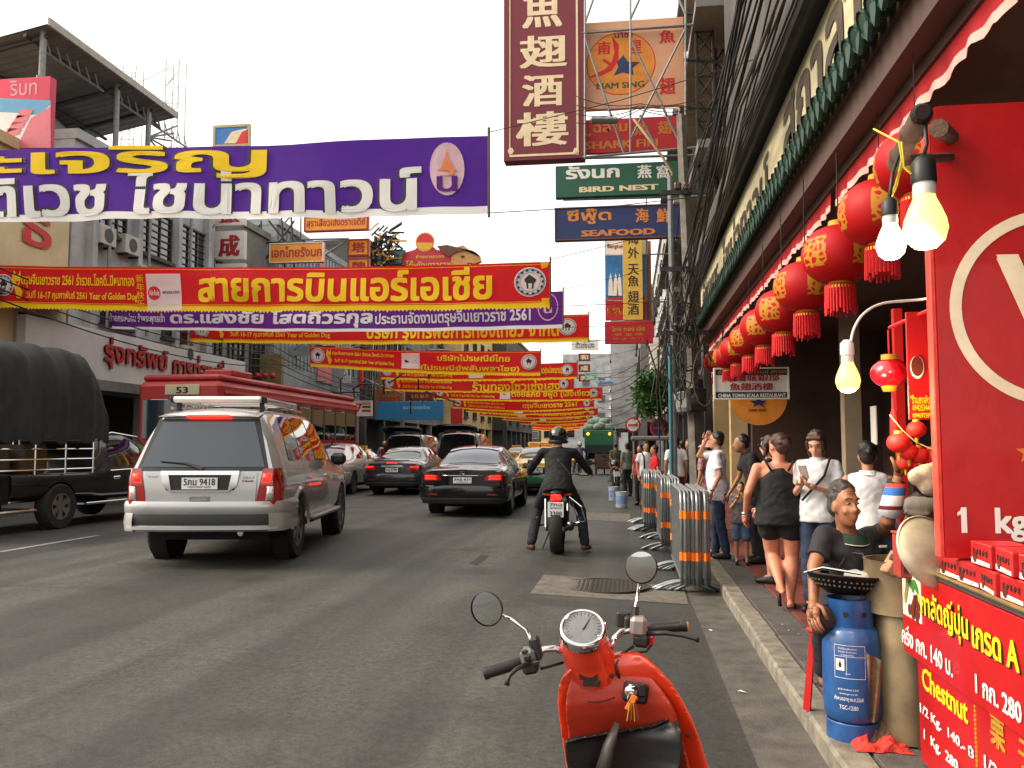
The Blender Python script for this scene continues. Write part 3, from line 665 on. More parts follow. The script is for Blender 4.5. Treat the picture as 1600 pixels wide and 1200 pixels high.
for y in (yb0+.3, (yb0+yb1)/2+.4, yb1-1.2):
    MB().tube([(XL-.1, y, zt-.25), (XL-10.8, y, zt-2.35)], .07, 6).obj('rafter', m_dsteel, t, rel=c)
    MB().tube([(XL-.25, y, 10.85), (XL-.25, y, zt-.1)], .09, 8).obj('post', m_steel, t, rel=c)
    for k in range(6): MB().tube([(XL-.3, y+.2+.45*k, zt-.25), (XL-.3, y+.42+.45*k, zt-.62)], .025, 4).obj('truss_web', m_steel, t, rel=c)
    MB().tube([(XL-.3, y, zt-.62), (XL-.3, y+2.9, zt-.62)], .035, 5).obj('truss_chord', m_steel, t, rel=c)
for k in range(5):
    y = yb1-1.2; MB().tube([(XL-.25, y, zt-1.2), (XL-.1, y+1.6-.2*k, zt-.2-.35*k)], .035, 5).obj('truss_web', m_steel, t, rel=c)
MB().prism([(22.8, 10.9), (31, 10.9), (31, 11.3), (23.6, 13.2), (22.8, 13.3)], XL-6, XL-3, 'yz').obj('side_wall', m_wgrey, t, rel=c)
# pale scaffold towers behind the shed
m_scaf = M('pale scaffold', (176, 172, 158), .6, .2, var=.2)
for lab, px, pt in (('pale thin scaffold tower standing left, behind the shed roof', 205, 108), ('pale thin scaffold tower standing right, tallest behind the shed', 272, 98)):
    a = W(px, 225, 34); b_ = W(px, pt, 34); t = thing('scaffold_tower', lab, 'scaffold', (a.x, 34, 10)); c = t.location
    for dx in (-.3, .3):
        for dy in (-.3, .3): MB().tube([(a.x+dx, 34+dy, 10), (a.x+dx, 34+dy, b_.z)], .025, 5).obj('upright', m_scaf, t, rel=c)
    z = 10.3; k = 0
    while z < b_.z-.6:
        MB().tube([(a.x-.3, 33.7, z), (a.x+.3, 33.7, z+.6 if k % 2 else z)], .018, 4).obj('tie', m_scaf, t, rel=c)
        MB().tube([(a.x-.3, 33.7, z), (a.x+.3, 33.7, z+.75)], .018, 4).obj('tie', m_scaf, t, rel=c); z += .75; k += 1
    MB().tube([(a.x, 33.7, b_.z-.3), (a.x-2.2, 33.7, b_.z-1.2)], .02, 4).obj('stay', m_scaf, t, rel=c)
t, c = sign('billboard', 'small billboard with gold frame and film strip print above the purple banner', 'billboard', 38, 333, 194, 390, 230, M('billboard blue', (40, 106, 170), .6, var=.1), .2, M('gold frame', (170, 150, 100), .6), bw=.1)
flatpoly(t, c, 37.98, [(350, 224), (362, 206), (378, 202), (386, 201), (386, 224)], M('faded cream print', (208, 194, 160), .7), 'print'); flatpoly(t, c, 37.975, [(368, 224), (378, 206), (387, 202), (387, 224)], m_redsign, 'print')
MB().tube([W(362, 232, 38.2), W(362, 330, 38.2)], .08, 6).obj('post', m_steel, t, rel=c)
# travel shop facade with big red letters
t = thing('shop_fascia', 'long white fascia with raised red Thai letters above the bus', 'sign', (XL+.1, 27, 4.2)); c = t.location
fz0, fz1 = 3.55, 5.05
MB().bb((XL+.003, 20.5, fz0), (XL+.35, 33.6, fz1), .01).obj('panel', M('white fascia panel', (196, 196, 196), .6, var=.1, sc=1), t, rel=c)
fa = lambda px, py: WX(px, py, XL+.4)
fb0, fb1 = fa(165, 576).z, fa(165, 524).z
for st_, q0, q1 in (('รุ่งทรัพย์', fa(163, 550).y, fa(262, 570).y), ('การท่องเที่ยว', fa(270, 575).y, fa(368, 590).y)):
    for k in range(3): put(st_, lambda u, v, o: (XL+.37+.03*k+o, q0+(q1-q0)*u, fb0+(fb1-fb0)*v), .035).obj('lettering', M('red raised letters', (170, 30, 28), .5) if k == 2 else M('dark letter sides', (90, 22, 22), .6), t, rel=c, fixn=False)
put('บริษัท', lambda u, v, o: (XL+.37+o, 20.9+.9*u, 3.6+.4*v), .03).obj('lettering', M('red raised letters'), t, rel=c, fixn=False)
MB().bb((XL+.3, 20.5, 3.2), (XL+.9, 33.6, 3.5)).obj('canopy_edge', m_wmid, t, rel=c)
# C: dark framed house with steel sign racks
t = bld('shophouse', 'grey shophouse behind the steel racks with tall dark windows', 1, XL-.6, 31.5, 37.8, 11.2, m_wmid)
winrow(t, XL-.6, 1, 31.5, 37.8, (5.6, 8.3), 3, 1.5, 1.8, fr=m_dframe, grille=True)
t = thing('sign_rack', 'open grey steel rack of vertical bars fixed to the facade beside the white sign', 'rack', (-15, 31, 6.5)); c = t.location
for k in range(7):
    a, b_ = W(262+11*k, 419, 31.5), W(262+11*k, 318, 31.5); MB().tube([a, b_], .035, 5).obj('upright', m_steel, t, rel=c)
for y_ in (345, 360, 385, 410): MB().tube([W(215, y_-6, 31.4), W(336, y_, 31.4)], .04, 5).obj('rail', m_steel, t, rel=c)
for (p, q) in (((218, 350), (240, 416)), ((240, 350), (222, 416)), ((238, 350), (262, 416)), ((262, 360), (300, 318)), ((300, 410), (336, 350)), ((195, 350), (215, 416)), ((300, 416), (270, 360))):
    MB().tube([W(*p, 31.2), W(*q, 31.2)], .03, 5).obj('brace', m_steel, t, rel=c)
m_plate = M('white plate sign', (206, 202, 196), .6, var=.08)
for ch, y0, y1, lab in (('振', 322, 353, 'white square sign with red character, top of the vertical stack'), ('成', 360, 406, 'white square sign with red character in the middle of the stack'), ('金', 411, 450, 'white square sign mostly hidden by the red banner, lowest of the stack')):
    sign('square_sign', lab, 'sign', 32.5, 335, y0, 382, y1, m_plate, .25, None, [(ch, 341, y0+6, 375, y1-4, M('deep red letters', (150, 26, 34), .6), .03)], 'white square signs')
t = thing('sign_rack', 'dark steel bracing right of the white character signs', 'rack', W(395, 380, 34)); c = t.location.copy()
for (p, q) in (((386, 345), (386, 470)), ((408, 345), (408, 470)), ((386, 350), (408, 375)), ((408, 350), (386, 375)), ((386, 380), (408, 400)), ((408, 380), (386, 410)), ((386, 380), (470, 378)), ((408, 415), (460, 345)), ((440, 340), (445, 420)), ((455, 338), (460, 420)), ((420, 345), (465, 400))):
    MB().tube([W(*p, 37.6), W(*q, 37.6)], .05, 5).obj('strut', m_dsteel, t, rel=c)
# D: metal clad house
t = bld('shophouse', 'tall grey metal clad shophouse with a faded pink panel', 1, XL-.3, 38, 51, 12.0, m_corr)
for k in range(26): MB().bb((XL-.3, 38.2+.5*k, 5.4), (XL-.24, 38.26+.5*k, 11.9)).obj('cladding_rib', m_corr, t, rel=t.location)
MB().bb((XL-.29, 43.5, 5), (XL-.2, 46.5, 11.4)).obj('pink_panel', m_wpink, t, rel=t.location)
winrow(t, XL-.3, 1, 47, 51, (6.5, 9), 2, 1.3, 1.5)
m_osign = M('orange sign face', (216, 138, 34), .6, var=.1, sc=2)
m_rlet = M('deep red letters')
t, c = sign('hanging_sign', 'orange sign with red Thai lettering, highest on the left side', 'sign', 40, 475, 335, 575, 362, m_osign, .3, m_rlet, [('สุราเสียวเฮ่งตราเจดีย์', 479, 338, 571, 358, m_rlet, .03)], bw=.05)
sign('hanging_sign', 'wide orange sign with red Thai lettering just above the red banner', 'sign', 36.6, 421, 378, 505, 411, m_osign, .3, M('white edge', (210, 206, 196), .6), [('เอกไทยรังนก', 424, 383, 503, 403, m_rlet, .035)], bw=.03)
for ch, y0, lab in (('塔', 373, 'square orange sign with red character, upper of the pair'), ('牌', 403, 'square orange sign half hidden by the red banner, lower of the pair')):
    sign('square_sign', lab, 'sign', 41, 543, y0, 576, y0+27, m_osign, .3, m_rlet, [(ch, 549, y0+5, 571, y0+22, m_rlet, .03)], bw=.06)
t = thing('sign_rack', 'blue grey steel arms holding the orange signs', 'rack', W(500, 370, 40.5)); c = t.location.copy()
for (p, q) in (((400, 376), (545, 373)), ((505, 400), (543, 375)), ((505, 400), (545, 420)), ((470, 335), (470, 378)), ((455, 336), (420, 378)), ((440, 420), (500, 420))): MB().tube([W(*p, 40.4), W(*q, 40.4)], .05, 5).obj('arm', m_steel, t, rel=c)
# E, F further left houses
t = bld('shophouse', 'dark scaffolded shophouse next to the gold shop sign', 1, XL, 51.2, 60, 14.2, m_wdark)
winrow(t, XL, 1, 51.2, 60, (5.5, 8.3), 3, 1.6, 1.6, fr=m_dframe)
t = thing('scaffold_net', 'tangled dark pole scaffold catching light above the square orange signs', 'scaffold', W(595, 415, 52)); c = t.location.copy()
rnd = random.Random(5)
for k in range(190):
    x, y = rnd.uniform(577, 612), rnd.uniform(358+abs(rnd.gauss(0, 8)), 470); a = rnd.choice((0, 90, 35, -40)) + rnd.uniform(-8, 8); l = rnd.uniform(8, 26)
    MB().tube([W(x, y, 52), W(x+l*math.cos(R(a)), y+l*math.sin(R(a)), 52.3)], .06, 4).obj('pole', m_dsteel if k % 5 else M('sunlit bamboo', (196, 150, 80), .7), t, rel=c)
for k, (lab, Y0, Y1, z, m) in enumerate((('grey shophouse beyond the gold shop sign', 60.3, 74, 13.2, m_wmid), ('distant cream shophouse on the left side of the street', 74.3, 92, 14, m_wcream), ('distant dark shophouse on the left where the street bends', 92.3, 118, 14, m_wdark))):
    t = bld('shophouse', lab, 1, XL+1.5*k, Y0, Y1, z, m); winrow(t, XL+1.5*k, 1, Y0, Y1, (5, 8, 11), 4, 1.8, 1.6, fr=m_dframe)
# gold shop sign with dragon head
t, c = sign('shop_sign', 'stepped red gold shop sign with round crest and dragon head', 'sign', 58, 640, 392, 706, 470, M('gold shop red', (168, 22, 44), .5, var=.1), .5, None, [('ห้างขายทอง', 650, 397, 694, 404, m_goldl, .03), ('โต๊ะกังเยาวราช', 634, 405, 704, 422, m_goldl, .03)])
flatpoly(t, c, 58.01, [(624, 470), (624, 402), (634, 394), (648, 390), (664, 374), (682, 390), (700, 393), (708, 400), (708, 470)], M('gold shop red'), 'panel')
disc(t, c, 57.98, 664, 378, 16, 16, m_goldl, 'crest'); disc(t, c, 57.97, 664, 378, 14, 14, m_redsign, 'crest'); flatpoly(t, c, 57.96, [(650, 379), (678, 379), (674, 388), (664, 392), (654, 388)], m_goldl, 'crest')
m_drag = M('dragon gold', (180, 128, 74), .6, var=.2, sc=3); m_dragg = M('dragon green', (30, 70, 60), .6, var=.2)
h = [(706, 398), (712, 388), (724, 384), (738, 394), (750, 400), (752, 409), (742, 413), (732, 411), (728, 418), (714, 420), (706, 416)]
P = [W(px, py, 58) for px, py in h]; MB().prism([(p.x, p.z) for p in P], 57.8, 58.3).obj('dragon_head', m_drag, t, rel=c)
P = [W(px, py, 58) for px, py in ((684, 386), (700, 384), (716, 388), (740, 393), (752, 402), (745, 396), (728, 392), (712, 396), (704, 402), (690, 394))]; MB().prism([(p.x, p.z) for p in P], 57.7, 57.79).obj('dragon_mane', M('dragon mane', (92, 52, 40), .7), t, rel=c)
P = [W(px, py, 58) for px, py in ((617, 420), (616, 404), (620, 394), (628, 390), (636, 393), (630, 404), (626, 420))]; MB().prism([(p.x, p.z) for p in P], 57.7, 57.79).obj('dragon_tail', m_dragg, t, rel=c)
disc(t, c, 57.75, 723, 401, 3, 2, m_black, 'dragon_eye', 10)
# street level signs on the left
for lab, Y, x0, y0, x1, y1, bm, txts in (
    ('brown board with faded red Thai lettering above the blue sign', 52, 585, 590, 630, 640, M('brown sign', (140, 92, 40), .6, var=.2), [('ร้านอาหาร', 590, 606, 626, 616, m_rlet, .03), ('จันทร์', 590, 618, 626, 628, m_rlet, .03)]),
    ('dark red board with small gold Chinese lettering', 54, 633, 606, 676, 626, m_mar, [('Fortune Jewellery', 636, 609, 672, 614, m_goldl, .02), ('金 行 福 大', 640, 616, 670, 622, m_goldl, .02)]),
    ('blue bank sign with pale lettering low on the left', 50, 588, 627, 692, 656, M('bank blue', (40, 120, 170), .5, var=.1), [('ธนาคารกรุงไทย', 630, 633, 672, 641, M('pale blue letters', (150, 200, 220), .6), .03)]),
    ('weathered olive panel behind the bus roof', 37, 382, 553, 440, 604, M('olive brown panel', (122, 106, 70), .7, var=.2), [('ร้านค้า', 402, 566, 418, 576, M('faded letters', (90, 80, 60), .7), .03)]),
    ('red vertical shop sign between dark poles on the left', 46, 497, 572, 508, 600, m_redsign, []),
    ('red vertical shop sign right of the white lattice', 47, 558, 572, 566, 606, m_redsign, []),
    ('far narrow red sign beside the blue bank sign', 58, 704, 638, 722, 668, m_redsign, [])):
    sign('shop_sign', lab, 'sign', Y, x0, y0, x1, y1, bm, .25, None, txts)
t, c = sign('shop_sign', 'convenience store sign with orange, green and red stripes', 'sign', 44, 545, 626, 581, 650, m_plate, .3, M('white edge'), [('7', 556, 630, 566, 644, m_redsign, .04)], bw=.04)
for x0, x1 in ((547, 556), (566, 579)):
    for y0, m in ((629, M('orange stripe', (214, 110, 50), .6)), (634, M('green stripe', (20, 90, 66), .6)), (640, m_redsign)): flatpoly(t, c, 43.99, [(x0, y0+3.5), (x1, y0+3.5), (x1, y0), (x0, y0)], m, 'stripe')
for k in range(3): # red fairy lanterns by the olive panel
    p = W(402+12*k, 587, 36.5); o = MB().ball(p, .14, 10).obj('paper_lantern', m_redsign, None, True, rel=p); o.location = p
    tag(o, 'small red paper lantern on the olive panel, ' + ('leftmost', 'middle one', 'rightmost')[k] + ' of three', 'lantern', 'lanterns on the olive panel')
# dark steelwork and grey sheets above the left shops, tangled wires
t = thing('sign_rack', 'tangle of dark steel poles and sheets above the bus', 'rack', W(480, 560, 40)); c = t.location.copy(); rnd = random.Random(11)
for k in range(60):
    x, y = rnd.uniform(440, 690), rnd.uniform(540, 622); a = rnd.choice((90, 90, 0, 20, -35)); l = rnd.uniform(15, 60)
    Yk = rnd.uniform(39, 50); MB().tube([W(x, y, Yk), W(x+l*math.cos(R(a)), y+l*math.sin(R(a)), Yk+.2)], .04, 4).obj('pole', m_dsteel if k % 4 else m_steel, t, rel=c)
for x0, y0, x1, y1, Y in ((440, 540, 485, 556, 40), (518, 575, 558, 606, 45), (440, 560, 470, 600, 42)):
    a, b_ = W(x0, y1, Y), W(x1, y0, Y); MB().bb((a.x, Y, a.z), (b_.x, Y+.05, b_.z)).obj('sheet', m_corr, t, rel=c)
for k in range(5):
    a, b_ = W(536+3*k, 598, 43), W(542+1*k, 560, 43); MB().tube([a, b_], .02, 4).obj('ladder_rail', m_white, t, rel=c)

WH = ('upper', 'middle', 'lower')
for k in range(9): ac(XL-(.3 if k > 5 else .6 if k > 2 else 0), 26.2+2.9*k, (7.2, 4.9, 6.6)[k % 3], 1, 'air conditioner high on the left facades, %s one, %s from the near end' % (WH[k % 3], ('first', 'second', 'third', 'fourth', 'fifth', 'sixth', 'seventh', 'eighth', 'ninth')[k]))
# --- right side, beyond the restaurant
t = bld('apartment_block', 'cream sunlit block behind the steel sign frame on the right', -1, 2.5, 17.6, 26, 16, m_wcream, ground=3.6)
winrow(t, 2.5, -1, 18, 26, (6, 9, 12), 3, 1.5, 1.5, fr=m_dframe, grille=True)
for z in (4.9, 7.7, 10.7, 13.6): MB().bb((2.5, 17.6, z), (1.5, 25.9, z+.18)).obj('balcony_slab', m_wmid, t, rel=t.location)
t = bld('apartment_block', 'sooty grey block with narrow balconies behind the street tree', -1, 2.3, 26.3, 42, 14, m_wdark, ground=3.4)
winrow(t, 2.3, -1, 26.3, 42, (5, 7.6, 10.4), 5, 1.5, 1.5, fr=m_dframe)
for z in (3.6, 6.3, 9.1, 11.9): MB().bb((2.3, 26.5, z), (1.5, 41.5, z+.16)).obj('balcony_slab', m_wmid, t, rel=t.location)
for k in range(14): MB().bb((1.5, 26.8+k*1.05, 6.45), (1.53, 26.83+k*1.05, 7.3)).obj('baluster', m_dsteel, t, rel=t.location)
t = bld('apartment_block', 'pale grey block with slatted balconies down the right side', -1, 2.0, 42.3, 62, 13, m_wgrey, ground=3.4)
winrow(t, 2.0, -1, 42.3, 62, (5, 8, 11), 5, 1.8, 1.6, fr=m_dframe)
for k in range(6): MB().bb((2.0, 43, 4.6+k*.45), (1.2, 47, 4.72+k*.45)).obj('balcony_slat', m_white, t, rel=t.location)
for k, (lab, X, Y0, Y1, z, m) in enumerate((('distant grey block on the right under the far signs', 1.0, 62.3, 84, 13, m_wmid), ('distant pale block on the right where the street bends', -1.5, 84.3, 110, 15, m_wgrey))):
    t = bld('apartment_block', lab, -1, X, Y0, Y1, z, m); winrow(t, X, -1, Y0, Y1, (5, 8, 11), 4, 2, 1.6, fr=m_dframe)
# blocks closing the bend, frontal
for k, (lab, x0, x1, yt, Y, m) in enumerate((('farthest pale block closing the view where the street bends', 880, 1000, 552, 150, m_wgrey), ('farthest dark low block under the last banners', 690, 905, 640, 165, m_wdark), ('far beige block between the banners and the right signs', 846, 900, 575, 158, m_wcream))):
    a, b_ = W(x0, 700, Y), W(x1, yt, Y); t = thing('apartment_block', lab, 'building', ((a.x+b_.x)/2, Y, 0)); c = t.location
    MB().bb((a.x, Y, -.2), (b_.x, Y+10, b_.z)).obj('wall', m, t, rel=c)
    n = max(3, int((b_.x-a.x)/2.4))
    for r in range(max(1, int((b_.z-3)/3))):
        for i in range(n):
            x = a.x+(b_.x-a.x)*(i+.5)/n; z = 3+r*3
            w_ = MB().bb((x-.7, Y-.06, z), (x+.7, Y+.02, z+1.5)).obj('window', m_frame, t, rel=c); MB().bb((x-.6, Y-.08, z+.1), (x+.6, Y-.061, z+1.4)).obj('pane', m_pane, w_, rel=c)
    if k == 0:
        for i in range(5): MB().bb((a.x+8, Y-.7, 6.5+i*1.5), (a.x+11.5, Y-.1, 6.9+i*1.5)).obj('balcony_slat', m_white, t, rel=c)
# lattice towers carrying signs on the right
for lab, x0, x1, Y in (('dark steel lattice mast rising beside the sign frame', 1092, 1112, 18.7), ('dark steel lattice mast farther right against the cream wall', 1122, 1140, 19.6)):
    a, b_ = W(x0, 330, Y), W(x1, -40, Y); t = thing('lattice_mast', lab, 'mast', (a.x, Y, a.z)); c = t.location.copy()
    for x in (a.x, b_.x): MB().tube([(x, Y, a.z), (x, Y, b_.z)], .035, 5).obj('upright', m_dsteel, t, rel=c)
    k = 0; z = a.z
    while z < b_.z-.5:
        MB().tube([(a.x if k % 2 else b_.x, Y, z), (b_.x if k % 2 else a.x, Y, z+.5)], .02, 4).obj('lacing', m_dsteel, t, rel=c)
        MB().tube([(a.x if k % 2 == 0 else b_.x, Y+.03, z), (b_.x if k % 2 == 0 else a.x, Y+.03, z+.5)], .02, 4).obj('lacing', m_dsteel, t, rel=c)
        if k % 2 == 0: MB().tube([(a.x, Y, z), (b_.x, Y, z)], .022, 4).obj('rung', m_dsteel, t, rel=c)
        z += .5; k += 1
    for yy in (22, 94, 168, 228):
        MB().tube([W(1068, yy, Y), W(1150, yy+4, Y)], .04, 5).obj('arm', m_dsteel, t, rel=c)

# ================================================================ RESTAURANT on the right
m_brown = M('brown painted beam', (74, 54, 46), .6, var=.15, sc=3)
m_brownd = M('dark brown panel', (70, 52, 44), .55, var=.2, sc=3)
m_soff = M('soffit board', (92, 74, 64), .7, var=.12, sc=2)
t = thing('restaurant', 'restaurant front with cream name fascia, green tiled cornice and deep soffit', 'building', (3, 9, 0)); c = t.location
Y0, Y1 = -3, 17.0
MB().bb((1.665, Y0, 3.68), (5.2, Y1, 3.76)).obj('soffit', m_soff, t, rel=c)
MB().bb((1.552, Y0, 3.53), (1.66, Y1, 3.70)).obj('awning_rail', m_brown, t, rel=c)
MB().bb((1.42, Y0, 3.60), (1.549, Y1, 3.80)).obj('fascia_beam', m_brown, t, rel=c)
MB().bb((1.40, Y0, 3.803), (5, Y1, 3.88)).obj('cornice_bed', m_brownd, t, rel=c)
MB().bb((1.46, Y0, 3.883), (5, Y1, 4.72)).obj('fascia_backing', m_brownd, t, rel=c)
m_fcream = M('cream fascia board', (226, 216, 178), .6, var=.06, sc=1.5)
MB().bb((1.42, 2.0, 3.94), (1.457, 16.6, 4.66)).obj('name_board', m_fcream, t, rel=c)
for st_, ya, yb_ in (('ภัตตาคาร', 16.2, 13.4), ('ไชน่าทาวน์', 12.8, 8.6), ('สกาลา', 7.8, 5.2), ('หูฉลาม', 4.4, 2.2)):
    put(st_, lambda u, v, o: (1.412-o, ya+(yb_-ya)*u, 4.02+.56*v), .04).obj('lettering', M('grey brown letters', (96, 86, 72), .6), t, rel=c, fixn=False)
MB().bb((1.22, Y0, 4.74), (5, Y1, 4.98)).obj('eave', m_wdark, t, rel=c)
MB().tube([(1.28, Y0, 4.70), (1.28, Y1, 4.70)], .06, 8).obj('gutter_pipe', m_dsteel, t, rel=c)
MB().bb((2.0, Y0, 4.99), (5, Y1, 12)).obj('upper_wall', m_wdark, t, rel=c)
# green glazed tiles of the cornice, one by one
m_tile = M('green glazed tile', (16, 56, 42), .45, var=.35, sc=18)
q = MB()
tm = Matrix.Rotation(R(-78), 3, 'Y')
q.lathe([(.072, 0), (.072, .30)], 12, (0, 0, 0), Matrix.Rotation(R(68), 3, 'Y')); q.lathe([(0, -.006), (.055, -.006), (.058, .0), (.074, 0), (.078, -.012), (.082, .02)], 12, (0, 0, 0), Matrix.Rotation(R(68), 3, 'Y'))
q.prism([(.068, .02), (.165, .02), (.16, -.05), (.115, -.12), (.075, -.05)], -.012, .012, 'yz')
me = q.mesh('roof_tile', True); me.materials.append(m_tile)
k = 0; y = 1.6
while y < 16.9:
    o = link('roof_tile', me, t); o.location = (1.30-c.x, y-c.y, 3.87-c.z); o.rotation_euler = (0, R(random.uniform(-3, 3)), R(random.uniform(-3, 3))); y += .165; k += 1
# red scalloped awning valance
m_val = M('red awning cloth', (178, 22, 30), .7, var=.2, sc=4, trans=.3); m_valw = M('pale awning trim', (232, 190, 180), .7, trans=.3)
rnd = random.Random(3); k = 0
for seg0, seg1 in ((-1, 6.6), (6.75, 11.2), (11.3, 16.7)):
    ph = rnd.uniform(0, 6)
    def vf(u, v, y0=seg0, y1=seg1):
        y = y0+(y1-y0)*u; w = math.sin(y*26+ph)*.012*(1-v)+math.sin(y*9)*.01*(1-v)
        zb = 3.37+.018*abs(math.sin(y*PI/.17))
        return (1.57+w-c.x, y-c.y, (zb*(1-v)+3.527*v)-c.z)
    n = int((seg1-seg0)*26); MB().grid(vf, n, 3).obj('awning_valance', m_val, t, True, fixn=False)
    MB().grid(lambda u, v: (vf(u, .34*v)[0]-.004, vf(u, .34*v)[1], vf(u, .34*v)[2]-.004), n, 1).obj('valance_trim', m_valw, t, True, fixn=False)
for (x, y) in ((2.5, 5.2), (2.5, 7), (2.5, 9), (2.5, 11.5), (3.6, 6), (3.6, 8.5), (2.4, 4.2)):
    MB().lathe([(.06, -.004), (.075, -.03), (.115, -.02), (.12, 0)], 20, (x, y, 3.68)).obj('downlight', m_dsteel, t, True, rel=c)
# back of the arcade: dark panels, door frames, shelves
MB().bb((4.6, Y0, 0), (4.8, Y1, 3.68)).obj('back_wall', m_brownd, t, rel=c)
MB().bb((2.3, 16.4, .1), (4.6, 16.6, 3.68)).obj('end_wall', m_brownd, t, rel=c)
for y in (4.5, 6.2, 8.3, 10.3, 12.4, 14.5): MB().bb((4.48, y-.11, .1), (4.6, y+.11, 3.4)).obj('door_frame', m_brown, t, rel=c)
for y in (5.35, 7.25, 9.3, 11.35, 13.45):
    MB().bb((4.55, y-.8, 2.4), (4.598, y+.8, 3.2)).obj('transom_panel', M('bronze glass', (64, 52, 40), .15, var=.2), t, rel=c); MB().bb((4.55, y-.78, .3), (4.598, y+.78, 2.3)).obj('door_pane', m_pane, t, rel=c)
    MB().bb((4.50, y-.8, 2.3), (4.56, y+.8, 2.395)).obj('door_rail', M('olive trim', (96, 84, 60), .6, var=.2), t, rel=c)
for y in (13.4,): MB().bb((3.2, y-.12, .1), (3.44, y+.12, 3.679)).obj('pillar', M('pale pillar', (150, 136, 114), .7, var=.15, sc=3), t, rel=c)
for k, y in enumerate((6.6, 8.8)): MB().bb((4.2, y-.7, .1), (4.5, y+.7, 1.1)).obj('counter', m_brown, t, rel=c)
for y, z in ((9.9, 2.0), (11.8, 1.6)): MB().bb((3.18, y-.2, z), (3.195, y+.05, z+.5)).obj('notice', m_plate, t, rel=c)
for y, z, h in ((6.2, 1.05, .7), (6.35, 1.05, .7)): MB().bb((4.4, y-.03, z), (4.46, y+.03, z+h)).obj('red_trim', m_redsign, t, rel=c)
t, c = sign('shop_sign', 'white restaurant sign with red Chinese rows and dark blue English line', 'sign', 14.2, 1116, 574, 1232, 624, m_plate, .12, M('white edge'),
    [('中國城銀部', 1132, 584, 1218, 596, m_rlet, .02), ('魚翅酒樓', 1140, 598, 1208, 610, m_rlet, .02), ('CHINA TOWN SCALA RESTAURANT', 1122, 614.5, 1228, 621, m_white, .03), ('ภัตตาคาร ไชน่าทาวน์ สกาลา', 1122, 577, 1228, 584, m_goldl, .02)], bw=.02)
flatpoly(t, c, 14.197, [(1118, 623), (1230, 623), (1230, 612.5), (1118, 612.5)], M('dark blue strip', (22, 30, 52), .5), 'strip'); flatpoly(t, c, 14.197, [(1118, 586), (1230, 586), (1230, 576), (1118, 576)], M('dark green strip', (24, 44, 36), .5), 'strip')
for px in (1130, 1218): a = W(px, 574, 14.25); MB().tube([a, (a.x, a.y, 3.68)], .012, 5).obj('hanger', m_dsteel, t, rel=c)
t, c = sign('shop_sign', 'round orange hanging sign with dark star below the restaurant sign', 'sign', 15.2, 1160, 632, 1206, 641, M('orange disc'), .05, None, [('NAM SING', 1170, 637, 1198, 641, m_black, .03)])
p = W(1185, 622, 15.2); o = MB().lathe([(0, 0), (.47, 0), (.47, .06), (0, .06)], 36, p, Matrix.Rotation(PI/2, 3, 'X')).obj('disc', M('orange disc'), t, rel=c)
flatpoly(t, c, 15.12, [(1185, 618), (1189, 626), (1199, 626), (1191, 631), (1194, 636), (1185, 632), (1176, 636), (1179, 631), (1171, 626), (1181, 626)][::-1], m_navy, 'star')
put('NAM SING', lambda u, v, o: W(1170+28*u, 643-4*v, 15.11), .03).obj('lettering', m_black, t, rel=c, fixn=False)
MB().tube([(p.x, 15.2, p.z+.4), (p.x, 15.2, 3.68)], .012, 5).obj('hanger', m_dsteel, t, rel=c)
# ================================================================ VEHICLES
m_tyre = M('tyre rubber', (30, 30, 30), .85, var=.15, sc=20)
m_rim = M('alloy rim', (120, 122, 124), .35, .8, var=.1)
m_chrome = M('chrome', (206, 206, 206), .12, 1, var=0)
m_cglass = glass('car glass', (14, 20, 24), .02)
m_cglass2 = glass('sky toned back glass', (24, 42, 56), .03)  # sky reflection put into the glass colour as a dark blue
m_plastic = M('black plastic', (26, 26, 27), .5, var=.1)
m_lampred = M('red lamp lens', (150, 8, 10), .15, var=0, coat=1)
m_lampon = M('lit brake lamp', (255, 22, 8), .2, var=0, emit=2.6)
m_lampclear = M('clear lamp lens', (190, 190, 186), .1, .3, var=0, coat=1)
m_numplate = M('number plate', (222, 222, 222), .5, var=.03)
m_under = M('car underside', (14, 14, 14), .9, var=.1)
def pchip(xs, ys):
    xs = np.array(xs, float); ys = np.array(ys, float); h = np.diff(xs); d = np.diff(ys)/h; n = len(xs); m = np.zeros(n)
    for i in range(1, n-1):
        if d[i-1]*d[i] > 0: m[i] = 2/(1/d[i-1]+1/d[i])
    m[0], m[-1] = d[0], d[-1]
    def f(x):
        i = min(max(int(np.searchsorted(xs, x))-1, 0), n-2); t = min(max((x-xs[i])/h[i], 0), 1); t2, t3 = t*t, t*t*t
        return float((2*t3-3*t2+1)*ys[i]+(t3-2*t2+t)*h[i]*m[i]+(-2*t3+3*t2)*ys[i+1]+(t3-t2)*h[i]*m[i+1])
    return f
